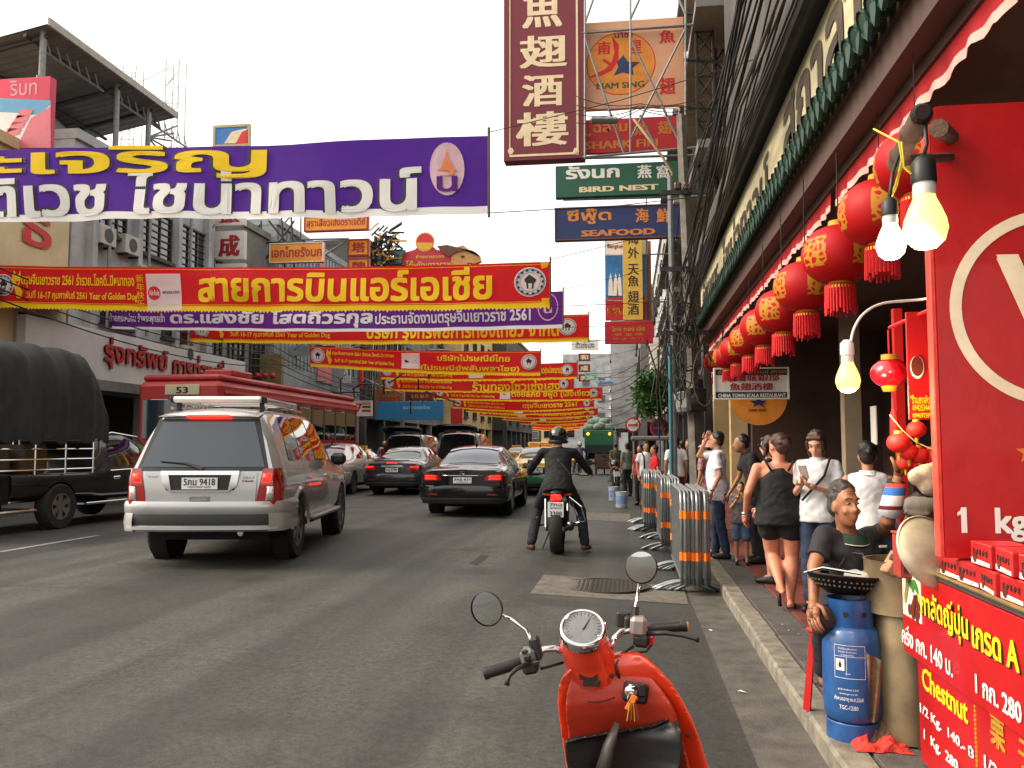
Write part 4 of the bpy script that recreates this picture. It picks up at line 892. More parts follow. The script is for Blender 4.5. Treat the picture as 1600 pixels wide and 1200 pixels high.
class Loft:
    def __init__(s, st, shear=lambda z: 0, bulge=.05, reach=.7):
        ys = [r[0] for r in st]; s.ys = ys; s.L = ys[-1]; s.f = [pchip(ys, [r[k] for r in st]) for k in range(1, 6)]
        s.shear, s.B, s.reach = shear, bulge, reach; s.wmax = max(r[1] for r in st)
    def sec(s, y):
        w, zb, zl, zr, wr = [f(y) for f in s.f]; gh = max(zr-zl, .02); k = min(1, gh/.35)
        return [(0, zb), (w*.8, zb), (w*.95, zb+.07), (w*.99, zb+.28*(zl-zb)), (w, zb+.58*(zl-zb)), (w*.99, zb+.86*(zl-zb)), (w*.962, zl),
                (w*.962*.48+(wr+.012)*.52, zl+.52*gh), (wr+.008, zr-.10*k), (wr-.05, zr-.035*k), (wr*.55, zr-.004), (0, zr+.012)]
    def yb(s, x, y, z):
        q = max(0, 1-y/s.reach); return y+q*(s.shear(z)-s.B*(1-(min(1, abs(x)/s.wmax))**3))
    def S(s, y, i, side=1, off=0):
        P = s.sec(y); j = min(int(i), 10); t = i-j; x = P[j][0]*(1-t)+P[j+1][0]*t; z = P[j][1]*(1-t)+P[j+1][1]*t
        p = Vector((side*x, s.yb(x, y, z), z))
        if off:
            dx, dz = P[j+1][0]-P[j][0], P[j+1][1]-P[j][1]; n = Vector((side*dz, 0, -dx)); n.normalize(); p += n*off
        return p
    def rp(s, x, z, off=0): return Vector((x, s.yb(x, 0, z)-off, z))
    def body(s, ny=30):
        ys = sorted(set([round(s.L*(k/ny), 4) for k in range(ny+1)]+[round(y, 4) for y in s.ys])); mb = MB(); n = 23
        rows = []
        for y in ys:
            P = s.sec(y); full = [(-x, z) for x, z in P[::-1]][:-1]+P      # roof centre left -> bottom -> roof centre right
            rows.append([(x, s.yb(x, y, z), z) for x, z in full])
        vs = [p for r in rows for p in r]; m = len(rows[0])
        fs = [(i*m+j, i*m+j+1, (i+1)*m+j+1, (i+1)*m+j) for i in range(len(rows)-1) for j in range(m-1)]
        # rear closing grid
        P = s.sec(0); nt_ = 12; base = len(vs)
        for (x, z) in P:
            for k in range(nt_+1):
                q = (-1+2*k/nt_)*x; vs.append((q, s.yb(q, 0, z), z))
        fs += [(base+i*(nt_+1)+k, base+i*(nt_+1)+k+1, base+(i+1)*(nt_+1)+k+1, base+(i+1)*(nt_+1)+k) for i in range(len(P)-1) for k in range(nt_)]
        fs.append(tuple((len(rows)-1)*m+j for j in range(m)))
        mb.add(vs, fs); return mb
    def top(s, y0, y1, i0, off=.006, ny=8, pinch=0):
        def fn(u, v):
            y = y0+(y1-y0)*u; e = i0+pinch*(1-u); q = -1+2*v; i = e+(11-e)*(1-abs(q)); side = -1 if q < 0 else 1
            p = s.S(y, min(i, 10.999), side); return (p.x, p.y-off*.5, p.z+off)
        return MB().grid(fn, ny, 12)
    def side(s, side, q, off=.006, n=6):
        (a, b, c, d) = q
        def fn(u, v):
            y = (a[0]*(1-u)+b[0]*u)*(1-v)+(d[0]*(1-u)+c[0]*u)*v; i = (a[1]*(1-u)+b[1]*u)*(1-v)+(d[1]*(1-u)+c[1]*u)*v
            return s.S(y, i, side, off)
        return MB().grid(fn, n, n)
    def rear(s, q, off=.006, n=8, nv=4):
        (a, b, c, d) = q
        def fn(u, v):
            x = (a[0]*(1-u)+b[0]*u)*(1-v)+(d[0]*(1-u)+c[0]*u)*v; z = (a[1]*(1-u)+b[1]*u)*(1-v)+(d[1]*(1-u)+c[1]*u)*v
            return s.rp(x, z, off)
        return MB().grid(fn, n, nv)
    def rbox(s, q, o0, o1, n=6, nv=3):                   # a slab standing off the rear surface
        a = s.rear(q, o1, n, nv); b = s.rear(q, o0, n, nv); k = len(a.v); mb = MB(); mb.add(a.v+b.v, a.f+[tuple(i+k for i in f[::-1]) for f in b.f])
        N = nv+1; loop = [i*N for i in range(n+1)]+[n*N+j for j in range(1, N)]+[i*N+nv for i in range(n-1, -1, -1)]+[j for j in range(nv-1, 0, -1)]
        for p, q2 in zip(loop, loop[1:]+loop[:1]): mb.f.append((p, q2, q2+k, p+k))
        return mb
    def rtext(s, st, x0, z0, x1, z1, off, bold=.03): return put(st, lambda u, v, o: s.rp(x0+(x1-x0)*u, z0+(z1-z0)*v, off+o), bold)
def rect(x0, x1, z0, z1, tx=0): return ((x0, z0), (x1, z0), (x1-tx, z1), (x0+tx, z1))
def cut(mb, cyl):
    """wheel arches: boolean the body with cylinders (y, z, r, x0, x1)"""
    me = mb.mesh('b'); b = bmesh.new(); b.from_mesh(me); bmesh.ops.remove_doubles(b, verts=b.verts, dist=.0008)
    bmesh.ops.dissolve_degenerate(b, edges=b.edges, dist=.0005); bmesh.ops.recalc_face_normals(b, faces=b.faces); b.to_mesh(me); b.free()
    o = bpy.data.objects.new('b', me)
    cm = MB()
    for (y, z, r, x0, x1) in cyl: cm.lathe([(r, x0), (r, x1)], 28, (0, y, z), Matrix.Rotation(PI/2, 3, 'Y'), True)
    c = bpy.data.objects.new('c', cm.mesh('c', True))
    md = o.modifiers.new('m', 'BOOLEAN'); md.operation = 'DIFFERENCE'; md.object = c; md.solver = 'EXACT'
    m2 = bake([o, c])
    ok = len(m2.polygons) > len(me.polygons)*.7
    r = m2 if ok else me.copy()
    bpy.data.objects.remove(o); bpy.data.objects.remove(c)
    return r
def wheel(t, x, y, r, w, side, rim=None, n=5, tyre_share=.66):
    rim = rim or m_rim; m = Matrix.Rotation(side*PI/2, 3, 'Y'); c = (x, y, r); k = tyre_share
    o = MB().lathe([(r*k, -w/2), (r*.95, -w/2), (r, -w*.38), (r*1.003, 0), (r, w*.38), (r*.95, w/2), (r*k, w/2*.92)], 28, c, m).obj('wheel', m_tyre, t, True, 50)
    MB().lathe([(r*k, w*.46), (r*k*.95, w*.38), (r*k*.9, w*.1), (0, w*.08)], 28, c, m).obj('rim_well', m_plastic, o, True, 40)
    q = MB()
    for i in range(n):
        a = 2*PI*i/n
        pts = [(.05*r/.33, -.035), (r*k*.97, -.05*r/.33), (r*k*.97, .05*r/.33), (.05*r/.33, .035)]
        P = [m @ Vector((p[0]*math.cos(a)-p[1]*math.sin(a), p[0]*math.sin(a)+p[1]*math.cos(a), zz))+Vector(c) for zz in (w*.3, w*.43) for p in pts]
        q.add(P, [(0, 1, 2, 3), (7, 6, 5, 4), (0, 4, 5, 1), (1, 5, 6, 2), (2, 6, 7, 3), (3, 7, 4, 0)])
    q.lathe([(r*k, w*.3), (r*k*1.0, w*.47), (r*k*.93, w*.47), (r*k*.93, w*.3)], 28, c, m); q.lathe([(0, w*.44), (.06*r/.33, w*.44), (.065*r/.33, w*.3)], 14, c, m)
    q.obj('rim', rim, o, True, 30)
    return o
def sweep(path, prof):                                   # path: plan (x, y) with outward normals; prof: (out, z)
    P = [Vector((p[0], p[1], 0)) for p in path]; n = len(P); mb = MB(); N = []
    for i in range(n):
        t = (P[min(i+1, n-1)]-P[max(i-1, 0)]).normalized(); N.append(Vector((t.y, -t.x, 0)))
    vs = [tuple(P[i]+N[i]*o+Vector((0, 0, z))) for i in range(n) for o, z in prof]; k = len(prof)
    mb.add(vs, [(i*k+j, (i+1)*k+j, (i+1)*k+j+1, i*k+j+1) for i in range(n-1) for j in range(k-1)]); return mb
def bumper_path(w, y_end, rnd=.14, bul=.05, n=8):
    pts = [(-w, y_end), (-w, rnd)]
    for k in range(1, 5): a = PI/2*k/5; pts.append((-w+rnd*(1-math.cos(a)), rnd*(1-math.sin(a))))
    for k in range(n+1): x = (-1+2*k/n)*(w-rnd); pts.append((x, -bul*(1-(abs(x)/w)**2)))
    return pts+[(-x, y) for x, y in pts[:6][::-1]]
PLATES = {}
def plate(t, lo, x0, x1, z0, z1, off, a, b=None, small='กรุงเทพมหานคร'):
    p = lo.rbox(rect(x0, x1, z0, z1), off, off+.012, 2, 1).obj('number_plate', m_numplate, t)
    h = z1-z0; w = x1-x0
    if b is None:
        lo.rtext(a, x0+.06*w, z0+.32*h, x1-.06*w, z1-.08*h, off+.014, .02).obj('plate_lettering', m_black, p, fixn=False); lo.rtext(small, x0+.18*w, z0+.08*h, x1-.18*w, z0+.26*h, off+.014, .01).obj('plate_lettering', m_black, p, fixn=False)
SUV_ST = [(0, .86, .50, 1.08, 1.70, .60), (.08, .905, .45, 1.08, 1.745, .615), (.3, .925, .40, 1.08, 1.775, .63), (1.2, .93, .38, 1.08, 1.80, .65), (2.0, .93, .36, 1.07, 1.80, .66), (2.8, .93, .36, 1.05, 1.76, .66), (3.2, .925, .36, 1.03, 1.64, .66), (3.85, .92, .38, 1.0, 1.17, .72), (4.5, .90, .42, .97, 1.05, .72), (4.82, .82, .46, .88, .96, .66), (4.92, .72, .5, .8, .86, .6)]
SED_ST = [(0, .83, .36, .86, .97, .70), (.08, .895, .33, .88, .99, .72), (.35, .915, .28, .90, 1.03, .74), (.72, .92, .26, .92, 1.07, .72), (1.2, .92, .25, .93, 1.30, .61), (1.62, .92, .25, .93, 1.43, .575), (2.3, .92, .25, .92, 1.47, .58), (2.85, .92, .25, .91, 1.42, .585), (3.55, .915, .26, .88, 1.05, .68), (4.3, .90, .28, .82, .93, .68), (4.72, .82, .33, .7, .80, .6), (4.84, .68, .4, .62, .70, .5)]
def car(label, cat, name, px, py, rz, st, paint, axles, r, shear=lambda z: 0, bulge=.05, scale=1, trackx=.80, rim=None, tint=None, rearw=None, sidew=(), Yax=None, spokes=5, under=True):
    g = GR(px, py); d = Vector((-math.sin(rz), math.cos(rz), 0)); loc = g-d*axles[0]*scale; loc.z = crown(g.x)
    t = thing(name, label, cat, loc, rz); t.scale = (scale,)*3
    lo = Loft(st, shear, bulge)
    me = cut(lo.body(), [(y, r, r+.055, sx*(lo.wmax-.28), sx*(lo.wmax+.2)) for y in axles for sx in (1, -1)])
    me.name = 'body'; me.materials.clear(); me.materials.append(paint); me.polygons.foreach_set('use_smooth', [True]*len(me.polygons)); me.set_sharp_from_angle(angle=R(42))
    link('body', me, t)
    for y in axles:
        for sx in (1, -1):
            wheel(t, sx*(lo.wmax-.13), y, r, .225, sx, rim, spokes)
            MB().lathe([(r+.05, 0), (r+.05, .2)], 20, (sx*(lo.wmax-.27), y, r), Matrix.Rotation(sx*PI/2, 3, 'Y'), False, PI*2).lathe([(0, 0), (r+.05, 0)], 20, (sx*(lo.wmax-.275), y, r), Matrix.Rotation(sx*PI/2, 3, 'Y')).obj('wheel_well', m_under, t, True, 40)
    tint = tint or m_cglass
    for q in sidew:
        for sx in (1, -1): lo.side(sx, q, .006).obj('side_window', tint, t, True, fixn=False)
    return t, lo
# ---- silver SUV
m_silver = M('silver metallic paint', (178, 179, 180), .34, .55, var=.04, sc=2, coat=1)
t, lo = car('silver SUV with roof rack and lit brake lamps, nearest car on the left', 'SUV', 'parked_suv', 356, 870, R(8.5), SUV_ST, m_silver, (1.02, 4.05), .375,
            shear=lambda z: max(0, z-1.02)*.40, bulge=.07, spokes=6,
            sidew=(((.62, 6.25), (1.25, 6.25), (1.25, 8.1), (.80, 8.0)), ((1.32, 6.25), (2.1, 6.25), (2.1, 8.15), (1.32, 8.15)), ((2.16, 6.25), (3.25, 6.3), (2.72, 8.1), (2.16, 8.15))))
t.name = 'silver_suv'; t.scale = (1, 1, 1.065)
lo.rear(rect(-.785, .785, 1.07, 1.655, .175), .004).obj('window_seal', m_plastic, t, True, fixn=False)
rw = lo.rear(rect(-.73, .73, 1.115, 1.625, .18), .010).obj('rear_window', m_cglass2, t, True, fixn=False)
MB().tube([lo.rp(.02, 1.10, .03), lo.rp(-.2, 1.16, .035), lo.rp(-.5, 1.18, .03)], [.02, .012, .008], 6).obj('wiper', m_plastic, rw)
lo.rbox(rect(-.64, .64, .70, 1.055, -.02), .001, .022).obj('tailgate', m_silver, t, True, 30)
lo.rbox(((-.40, .86), (.40, .86), (.45, 1.035), (-.45, 1.035)), .022, .028).obj('plate_recess', m_plastic, t)
lo.rbox(rect(-.46, .46, 1.03, 1.075), .02, .06).obj('chrome_bar', m_chrome, t, True, 30)
for sx in (-1, 1): lo.rbox(((sx*.33, .845), (sx*.43, .90), (sx*.455, 1.03), (sx*.37, 1.03)), .022, .045, 3, 2).obj('chrome_garnish', m_chrome, t, True, 30)
lo.rbox(rect(-.35, .35, .838, .862), .022, .045).obj('chrome_garnish', m_chrome, t, True, 30)
plate(t, lo, -.21, .21, .872, 1.0, .034, '5กม 9418')
lo.rbox(rect(-.12, .12, .735, .79), .022, .026, 4, 1).obj('handle_recess', M('painted recess shade', (120, 118, 114), .5), t); lo.rbox(rect(-.09, .09, .745, .765), .027, .034, 4, 1).obj('tailgate_handle', m_chrome, t)  # grey slab paints the shade of the handle recess on the silver tailgate
lo.rtext('ISUZU', -.62, 1.0, -.50, 1.022, .026, .04).obj('badge', m_chrome, t, fixn=False); lo.rtext('MU-7', .50, .985, .63, 1.012, .026, .04).obj('badge', m_chrome, t, fixn=False); lo.rtext('Choiz', .49, .95, .62, .975, .026, .04).obj('badge', M('dark red badge', (120, 20, 20), .4), t, fixn=False)
for sx in (-1, 1):
    def lampfn(z0, z1, mat, nm, x0a, x0b, o):
        q = MB()
        def fn(u, v):
            z = z0+(z1-z0)*v; a = x0a+(x0b-x0a)*v
            s_ = u*1.0
            if s_ < .62:
                x = a+(.86-a)*s_/.62; p = lo.rp(sx*x, z, o); return p
            yy = (s_-.62)/.38*.16; e = lo.sec(yy); i = 4.6
            # wrap round the corner on the side skin
            best = min(range(1, 60), key=lambda k: abs(lo.S(yy, 2+k*.07, sx).z-z)); p = lo.S(yy, 2+best*.07, sx, o); p.z = z; return p
        return q.grid(fn, 12, 4).obj(nm, mat, t, True, fixn=False)
    lampfn(.70, 1.10, m_lampred, 'tail_light', .64, .72, .012)
    lo.rbox(((sx*.715, .95), (sx*.80, .95), (sx*.815, 1.04), (sx*.735, 1.04)), .014, .022, 3, 2).obj('brake_light', m_lampon, t, True)
    lo.rbox(((sx*.76, .74), (sx*.85, .76), (sx*.85, .90), (sx*.78, .90)), .012, .02, 3, 2).obj('reversing_light', m_lampclear, t, True)
MB().grid(lambda u, v: (lambda x, w_: Vector((x, lo.yb(x, 0, 1.70)+.02-.10*w_+.16*(1-w_), 1.735-.025*abs(x)**2*1.2+(.05 if w_ < .5 else 0)*0-.045*w_)))(-.61+1.22*u, v), 16, 3).obj('spoiler', m_silver, t, True, fixn=False)
lo.rbox(rect(-.25, .25, 1.675, 1.70), .03, .085, 6, 1).obj('high_brake_light', m_lampon, t)
bp = bumper_path(.945, .70, .16, .09)
sweep(bp, [(-.03, .74), (.02, .735), (.035, .70), (.03, .62), (.012, .59)]).obj('rear_bumper', m_silver, t, True, 40, fixn=False)
sweep(bp[4:-4], [(-.04, .755), (-.004, .755), (.0, .735)]).obj('bumper_step', m_plastic, t, True, 40, fixn=False)
sweep(bp[3:-3], [(.012, .60), (.02, .585), (.0, .44), (-.06, .40)]).obj('bumper_insert', m_plastic, t, True, 40, fixn=False)
sweep(bp[4:-4], [(.005, .47), (.03, .455), (.03, .425), (-.02, .40)]).obj('bumper_lip', m_silver, t, True, 40, fixn=False)
for sx in (-1, 1):
    pp = [p for p in bp if p[0]*sx > .74]
    sweep(pp, [(.02, .62), (.035, .5), (.02, .405), (-.02, .40)]).obj('bumper_corner', m_silver, t, True, 40, fixn=False)
    MB().bb((sx*.80, 1.6, .40), (sx*1.0, 3.5, .46), .02).obj('side_step', M('step aluminium', (150, 148, 144), .4, .6), t)
    MB().bb((sx*.93, 2.95, 1.08), (sx*1.16, 3.08, 1.25), .05).obj('door_mirror', m_plastic, t)
    for y in (1.55, 2.4): MB().bb((sx*.93, y, .93), (sx*.955, y+.2, .965), .01).obj('door_handle', m_chrome, t)
    MB().tube([lo.S(.45, 9, sx, .05), lo.S(1.2, 9, sx, .06), lo.S(2.3, 9, sx, .05)], .018, 6).obj('roof_rail', m_silver, t)
    for y in (1.34, 2.16): lo.side(sx, ((y-.05, 2.5), (y-.04, 2.5), (y-.02, 6.2), (y-.03, 6.2)), .004, 4).obj('door_gap', m_plastic, t, fixn=False)
    # arch flare
    MB().lathe([(.415, 0), (.425, .03), (.46, .03), (.49, 0)], 24, (sx*.925, 1.02, .375), Matrix.Rotation(sx*PI/2, 3, 'Y') @ Matrix.Rotation(R(90 if sx > 0 else -90), 3, 'Z'), arc=R(180)).obj('arch_flare', m_silver, t, True, 30)
MB().ball((0, .0, .47), (.10, .03, .035), 12).obj('fog_light', m_lampred, t, True)
MB().tube([(.45, .02, .38), (.45, .3, .38)], .035, 10).obj('exhaust_pipe', m_chrome, t)
MB().bb((-.7, .3, .28), (.7, 4.5, .42)).obj('underbody', m_under, t)
rk = MB()
MB().bb((-.56, .42, 1.86), (.56, .60, 1.93), .03).obj('rack_bar', m_white, t)
for y in (.9, 1.4, 1.9): MB().bb((-.55, y, 1.87), (.55, y+.05, 1.90), .01).obj('rack_slat', m_silver, t)
for sx in (-1, 1):
    MB().bb((sx*.53, .6, 1.85), (sx*.59, 2.2, 1.92), .02).obj('rack_side', m_silver, t); MB().box((sx*.565, .51, 1.895), (.03, .19, .08), None, .02).obj('rack_end_cap', m_plastic, t)
    for y in (.55, 2.0): MB().bb((sx*.50, y, 1.76), (sx*.54, y+.08, 1.87)).obj('rack_foot', m_plastic, t)
# ---- sedans
def sedan(label, name, px, py, rz, paint, pl, lit=True, scale=1, star=False, lampmat=None, tint=None, chrome=True, st=None):
    t, lo = car(label, 'car', name, px, py, rz, st or SED_ST, paint, (1.08, 3.9), .325, bulge=.09, scale=scale, spokes=7,
                sidew=(((1.25, 6.4), (1.95, 6.3), (1.95, 8.1), (1.72, 8.0)), ((2.02, 6.3), (3.1, 6.3), (2.72, 8.1), (2.02, 8.1))), tint=tint)
    lo.top(.80, 1.60, 8.9, .006, 8, .25).obj('rear_window', tint or m_cglass2, t, True, fixn=False)
    lo.rbox(rect(-.60, .60, .62, .955, -.02), .001, .018).obj('boot_lid', paint, t, True, 30)
    if chrome: lo.rbox(rect(-.42, .42, .845, .862), .018, .034).obj('chrome_strip', m_chrome, t, True)
    lo.rbox(rect(-.27, .27, .66, .84, .0), .018, .021).obj('plate_recess', m_plastic, t)
    plate(t, lo, -.19, .19, .70, .82, .024, pl)
    for sx in (-1, 1):
        lo.rbox(((sx*.44, .76), (sx*.80, .74), (sx*.82, .90), (sx*.50, .86)), .004, .028, 6, 3).obj('tail_light', m_lampred, t, True, 40)
        if lit: 
            for z in (.775, .825): lo.rbox(((sx*.54, z), (sx*.78, z+.005), (sx*.79, z+.032), (sx*.56, z+.028)), .028, .034, 4, 1).obj('brake_light', m_lampon, t, True)
        lo.rbox(rect(sx*.52, sx*.72, .46, .485) if sx > 0 else rect(-.72, -.52, .46, .485), .055, .075, 4, 1).obj('reflector', m_lampred, t)
        MB().bb((sx*.91, 2.98, .93), (sx*1.08, 3.1, 1.06), .04).obj('door_mirror', paint, t)
        for y in (1.75, 2.75): MB().bb((sx*.905, y, .80), (sx*.93, y+.2, .83), .01).obj('door_handle', m_chrome if chrome else paint, t)
        MB().tube([(sx*.5, -.02, .31), (sx*.5, .2, .31)], .035, 8).obj('exhaust_pipe', m_chrome, t)
    bp = bumper_path(.925, .62, .15, .11)
    sweep(bp, [(-.03, .66), (.012, .65), (.025, .60), (.022, .48), (.01, .40), (-.03, .32)]).obj('rear_bumper', paint, t, True, 40, fixn=False)
    sweep(bp[4:-4], [(.012, .40), (.016, .38), (-.02, .28)]).obj('bumper_insert', m_plastic, t, True, 40, fixn=False)
    MB().bb((-.7, .3, .2), (.7, 4.5, .32)).obj('underbody', m_under, t)
    p = lo.S(1.75, 10.99); MB().tube([p, p+Vector((0, -.05, .09))], [.03, .006], 6).obj('antenna', m_plastic, t)
    if star:
        c = lo.rp(0, .90, .03)
        q = MB().lathe([(.05, -.004), (.05, .004), (.043, .004), (.043, -.004), (.05, -.004)], 20, c, Matrix.Rotation(PI/2, 3, 'X'))
        for k in range(3): a = PI/2+2*PI*k/3; q.tube([c, c+Vector((math.cos(a)*.046, 0, math.sin(a)*.046))], .004, 4)
        q.obj('star_badge', m_chrome, t)
        lo.rtext('E 200', -.50, .885, -.36, .91, .022, .03).obj('badge', m_chrome, t, fixn=False)
    return t, lo
m_blk = M('black metallic paint', (14, 16, 22), .28, .4, var=.1, sc=3, coat=1)
m_gun = M('dark grey metallic paint', (44, 48, 56), .3, .5, var=.1, sc=3, coat=1)
m_wht = M('pearl white paint', (190, 188, 182), .3, .2, var=.05, coat=1)
m_taxiy = M('taxi yellow paint', (226, 176, 30), .35, 0, var=.06, coat=1); m_taxig = M('taxi green paint', (20, 96, 50), .35, 0, var=.06, coat=1)
t, lo = sedan('black sedan with star badge and lit brake lamps, ahead of the silver SUV', 'black_sedan', 737, 802, R(1.0), m_blk, '3กฎ 631', True, 1.0, True)
t, lo = sedan('dark grey sedan with boot spoiler, left of the black sedan', 'grey_sedan', 628, 771, R(0), m_gun, 'ษส 6784', False, .97)
lo.rbox(rect(-.52, .52, 1.03, 1.06), -.10, .03).obj('boot_spoiler', m_gun, t, True); lo.rbox(rect(-.16, .16, .965, .985), .02, .05).obj('high_brake_light', m_lampon, t)
lo.rbox(rect(-.33, .33, .875, .905), .02, .04).obj('chrome_strip', m_chrome, t)
for sx in (-1, 1): lo.rbox(((sx*.56, .84), (sx*.80, .83), (sx*.80, .87), (sx*.58, .87)), .03, .036).obj('brake_light', m_lampon, t)
sedan('pale beige car half hidden behind the silver SUV', 'beige_car', 506, 772, R(1.5), m_wht, 'กก 1204', False, 1.05)
def taxi(label, px, py, rz, scale=1, sign_=True):
    t, lo = sedan(label, 'taxi', px, py, rz, m_taxiy, 'ทย 2815', False, scale, tint=glass('bright back glass', (70, 84, 84), .03))
    for o in list(t.children):
        if o.name.startswith('rear_bumper'): o.data.materials[0] = m_taxig
    b = MB().bb((-.42, 2.1, 1.47), (.42, 2.3, 1.60), .02).obj('taxi_lamp', m_taxiy, t); put('TAXI-METER', lambda u, v, o: (-.36+.72*u, 2.096-o, 1.50+.07*v), .03).obj('lettering', m_redprint, b, fixn=False)
    for sx in (-1, 1): lo.side(sx, ((.5, 2.2), (4.4, 2.2), (4.4, 4.6), (.5, 4.6)), .004, 10).obj('lower_panel', m_taxig, t, True, fixn=False)
    return t
taxi('yellow and green taxi between the black sedan and the motorcyclist', 842, 772, R(2))
taxi('yellow and green taxi in the far left lane behind the white helmeted rider', 553, 742, R(2))
taxi('small distant yellow taxi far down the middle of the street', 806, 724, R(4), .95)
sedan('small distant black car ahead of the far taxi', 'distant_car', 762, 732, R(3), m_blk, 'กข 19', True)
sedan('small distant silver car far down the street near the green truck', 'distant_car', 870, 728, R(2), m_silver, 'ขข 77', True)
# vans with raised tailgates
for lab, px, py, sc_ in (('dark van with its rear tailgate raised, left one of the pair', 640, 752, 1.08), ('dark van with its rear tailgate raised, right one of the pair', 722, 752, 1.1)):
    t, lo = car(lab, 'van', 'black_van', px, py, R(1), SUV_ST, m_blk, (1.02, 4.05), .34, shear=lambda z: max(0, z-1.02)*.25, scale=sc_, sidew=(((.62, 6.25), (1.9, 6.25), (1.9, 8.1), (.80, 8.0)), ((2.0, 6.25), (3.25, 6.3), (2.72, 8.1), (2.0, 8.15))))
    lo.rear(rect(-.72, .72, .75, 1.62, .12), .008).obj('boot_opening', m_under, t, fixn=False)
    g_ = MB().grid(lambda u, v: Vector((-.74+1.48*u, .25-.95*v-.1*(1-(2*u-1)**2)*v, 1.76+.34*math.sin(v*1.5)*(1)+.07*(1-(2*u-1)**4)-.10*v*v)), 12, 6).obj('tailgate', m_blk, t, True, fixn=False)
    MB().grid(lambda u, v: Vector((-.60+1.2*u, .02-.62*v-.1*(1-(2*u-1)**2)*v, 1.745+.36*math.sin((.2+v*.7)*1.5)+.055*(1-(2*u-1)**4)-.10*v*v)), 10, 4).obj('tailgate_window', m_cglass, g_, True, fixn=False)
    for sx in (-1, 1):
        lo.rbox(((sx*.70, .85), (sx*.86, .85), (sx*.86, 1.25), (sx*.74, 1.25)), .004, .02).obj('tail_light', m_lampred, t)
        MB().tube([lo.rp(sx*.68, 1.5, .02), (sx*.66, -.4, 2.0)], .012, 5).obj('gas_strut', m_dsteel, t)
    sweep(bumper_path(.94, .7, .16, .09), [(-.03, .74), (.03, .70), (.03, .5), (-.02, .36)]).obj('rear_bumper', m_blk, t, True, 40, fixn=False)

# ---- dark pickup with covered cage at the left edge
m_pk = M('black pickup paint', (24, 24, 25), .3, .2, var=.2, sc=2, coat=.7)
g = GR(83, 826); t = thing('cargo_pickup', 'black pickup truck with caged cargo bed under a dark tarpaulin at left edge', 'pickup truck', (g.x-.72, g.y, crown(g.x)), R(-3))
# local frame: rear axle at y=0, right wheel face at x=+.75
PK = [(-1.15, .86, .55, .98, 1.0, .80), (.9, .88, .50, .98, 1.0, .80), (1.0, .88, .48, 1.0, 1.40, .70), (1.25, .88, .46, 1.0, 1.66, .64), (2.0, .88, .45, 1.0, 1.72, .64), (2.45, .88, .45, .99, 1.62, .64), (3.15, .87, .46, .97, 1.08, .70), (3.9, .84, .5, .9, .98, .66), (4.15, .7, .55, .8, .86, .55)]
lo = Loft(PK, bulge=0); lo.reach = .01
me = cut(lo.body(), [(y, .39, .45, sx*.6, sx*1.1) for y in (0, 3.05) for sx in (1, -1)]) if False else None
lo2 = Loft([(r[0]+1.15,)+r[1:] for r in PK], bulge=0)
me = cut(lo2.body(), [(y+1.15, .39, .45, sx*.6, sx*1.1) for y in (0, 3.05) for sx in (1, -1)])
me.transform(Matrix.Translation((0, -1.15, 0))); me.name = 'body'; me.materials.clear(); me.materials.append(m_pk); me.polygons.foreach_set('use_smooth', [True]*len(me.polygons)); me.set_sharp_from_angle(angle=R(40)); link('body', me, t)
for y in (0, 3.05):
    for sx in (1, -1): wheel(t, sx*.78, y, .40, .25, sx, M('grey steel rim', (120, 116, 108), .5, .5, var=.2), 6, .58)
for sx in (1, -1):
    def sp(q, nm, mt, off=.006, n=6):
        (a, b, c, d) = q
        def fn(u, v):
            y = (a[0]*(1-u)+b[0]*u)*(1-v)+(d[0]*(1-u)+c[0]*u)*v; i = (a[1]*(1-u)+b[1]*u)*(1-v)+(d[1]*(1-u)+c[1]*u)*v
            p = lo2.S(y+1.15, i, sx, off); p.y -= 1.15; return p
        return MB().grid(fn, n, n).obj(nm, mt, t, True, fixn=False)
    sp(((1.38, 6.2), (2.95, 6.3), (2.42, 8.1), (1.5, 8.1)), 'side_window', m_cglass)
    sp(((1.20, 2.2), (1.21, 2.2), (1.33, 6.2), (1.32, 6.2)), 'door_gap', m_under, .004, 4)
    MB().tube([lo2.S(2.5+.0, 8.4, sx, .02)-Vector((0, 1.15, 0)) if False else Vector((sx*.66, 1.3, 1.66)), (sx*.69, 1.6, 1.74), (sx*.68, 2.45, 1.66), (sx*.72, 3.1, 1.14)], .018, 6).obj('chrome_roof_trim', m_chrome, t)
    MB().tube([(sx*.885, 1.35, 1.0), (sx*.87, 1.9, 1.01), (sx*.86, 3.0, 1.0)], .014, 5).obj('chrome_sill_trim', m_chrome, t)
    MB().box((sx*.89, 1.55, .86), (.03, .2, .06), None, .02).obj('door_handle', m_chrome, t)
    MB().bb((sx*.70, .65, .38), (sx*.92, 2.6, .43), .01).obj('side_step', m_chrome, t)
    # cage
    for z in (1.06, 1.24, 1.42, 1.58): MB().tube([(sx*.87, -2.6, z), (sx*.87, .88, z)], .016, 6).obj('cage_rail', m_chrome, t)
    for y in (-2.5, -1.5, -.65, .1, .85): MB().tube([(sx*.87, y, .98), (sx*.87, y, 1.72)], .02, 6).obj('cage_post', m_chrome, t)
    MB().tube([(sx*.87, .88, 1.7), (sx*.87, 1.0, 1.66), (sx*.87, 1.02, 1.35), (sx*.85, .95, 1.25)], .018, 6).obj('cage_bow', m_chrome, t)
    MB().bb((sx*.80, -2.6, 1.60), (sx*.885, .9, 1.72)).obj('rusty_rail', M('rusty panel', (110, 84, 58), .8, col2=(60, 56, 50), sc=8), t)
MB().bb((-.84, -2.75, .50), (.84, -1.16, .98), .03).obj('bed_tail', m_pk, t); MB().bb((-.80, -2.9, .36), (.80, -2.78, .50), .02).obj('rear_bumper', m_chrome, t)
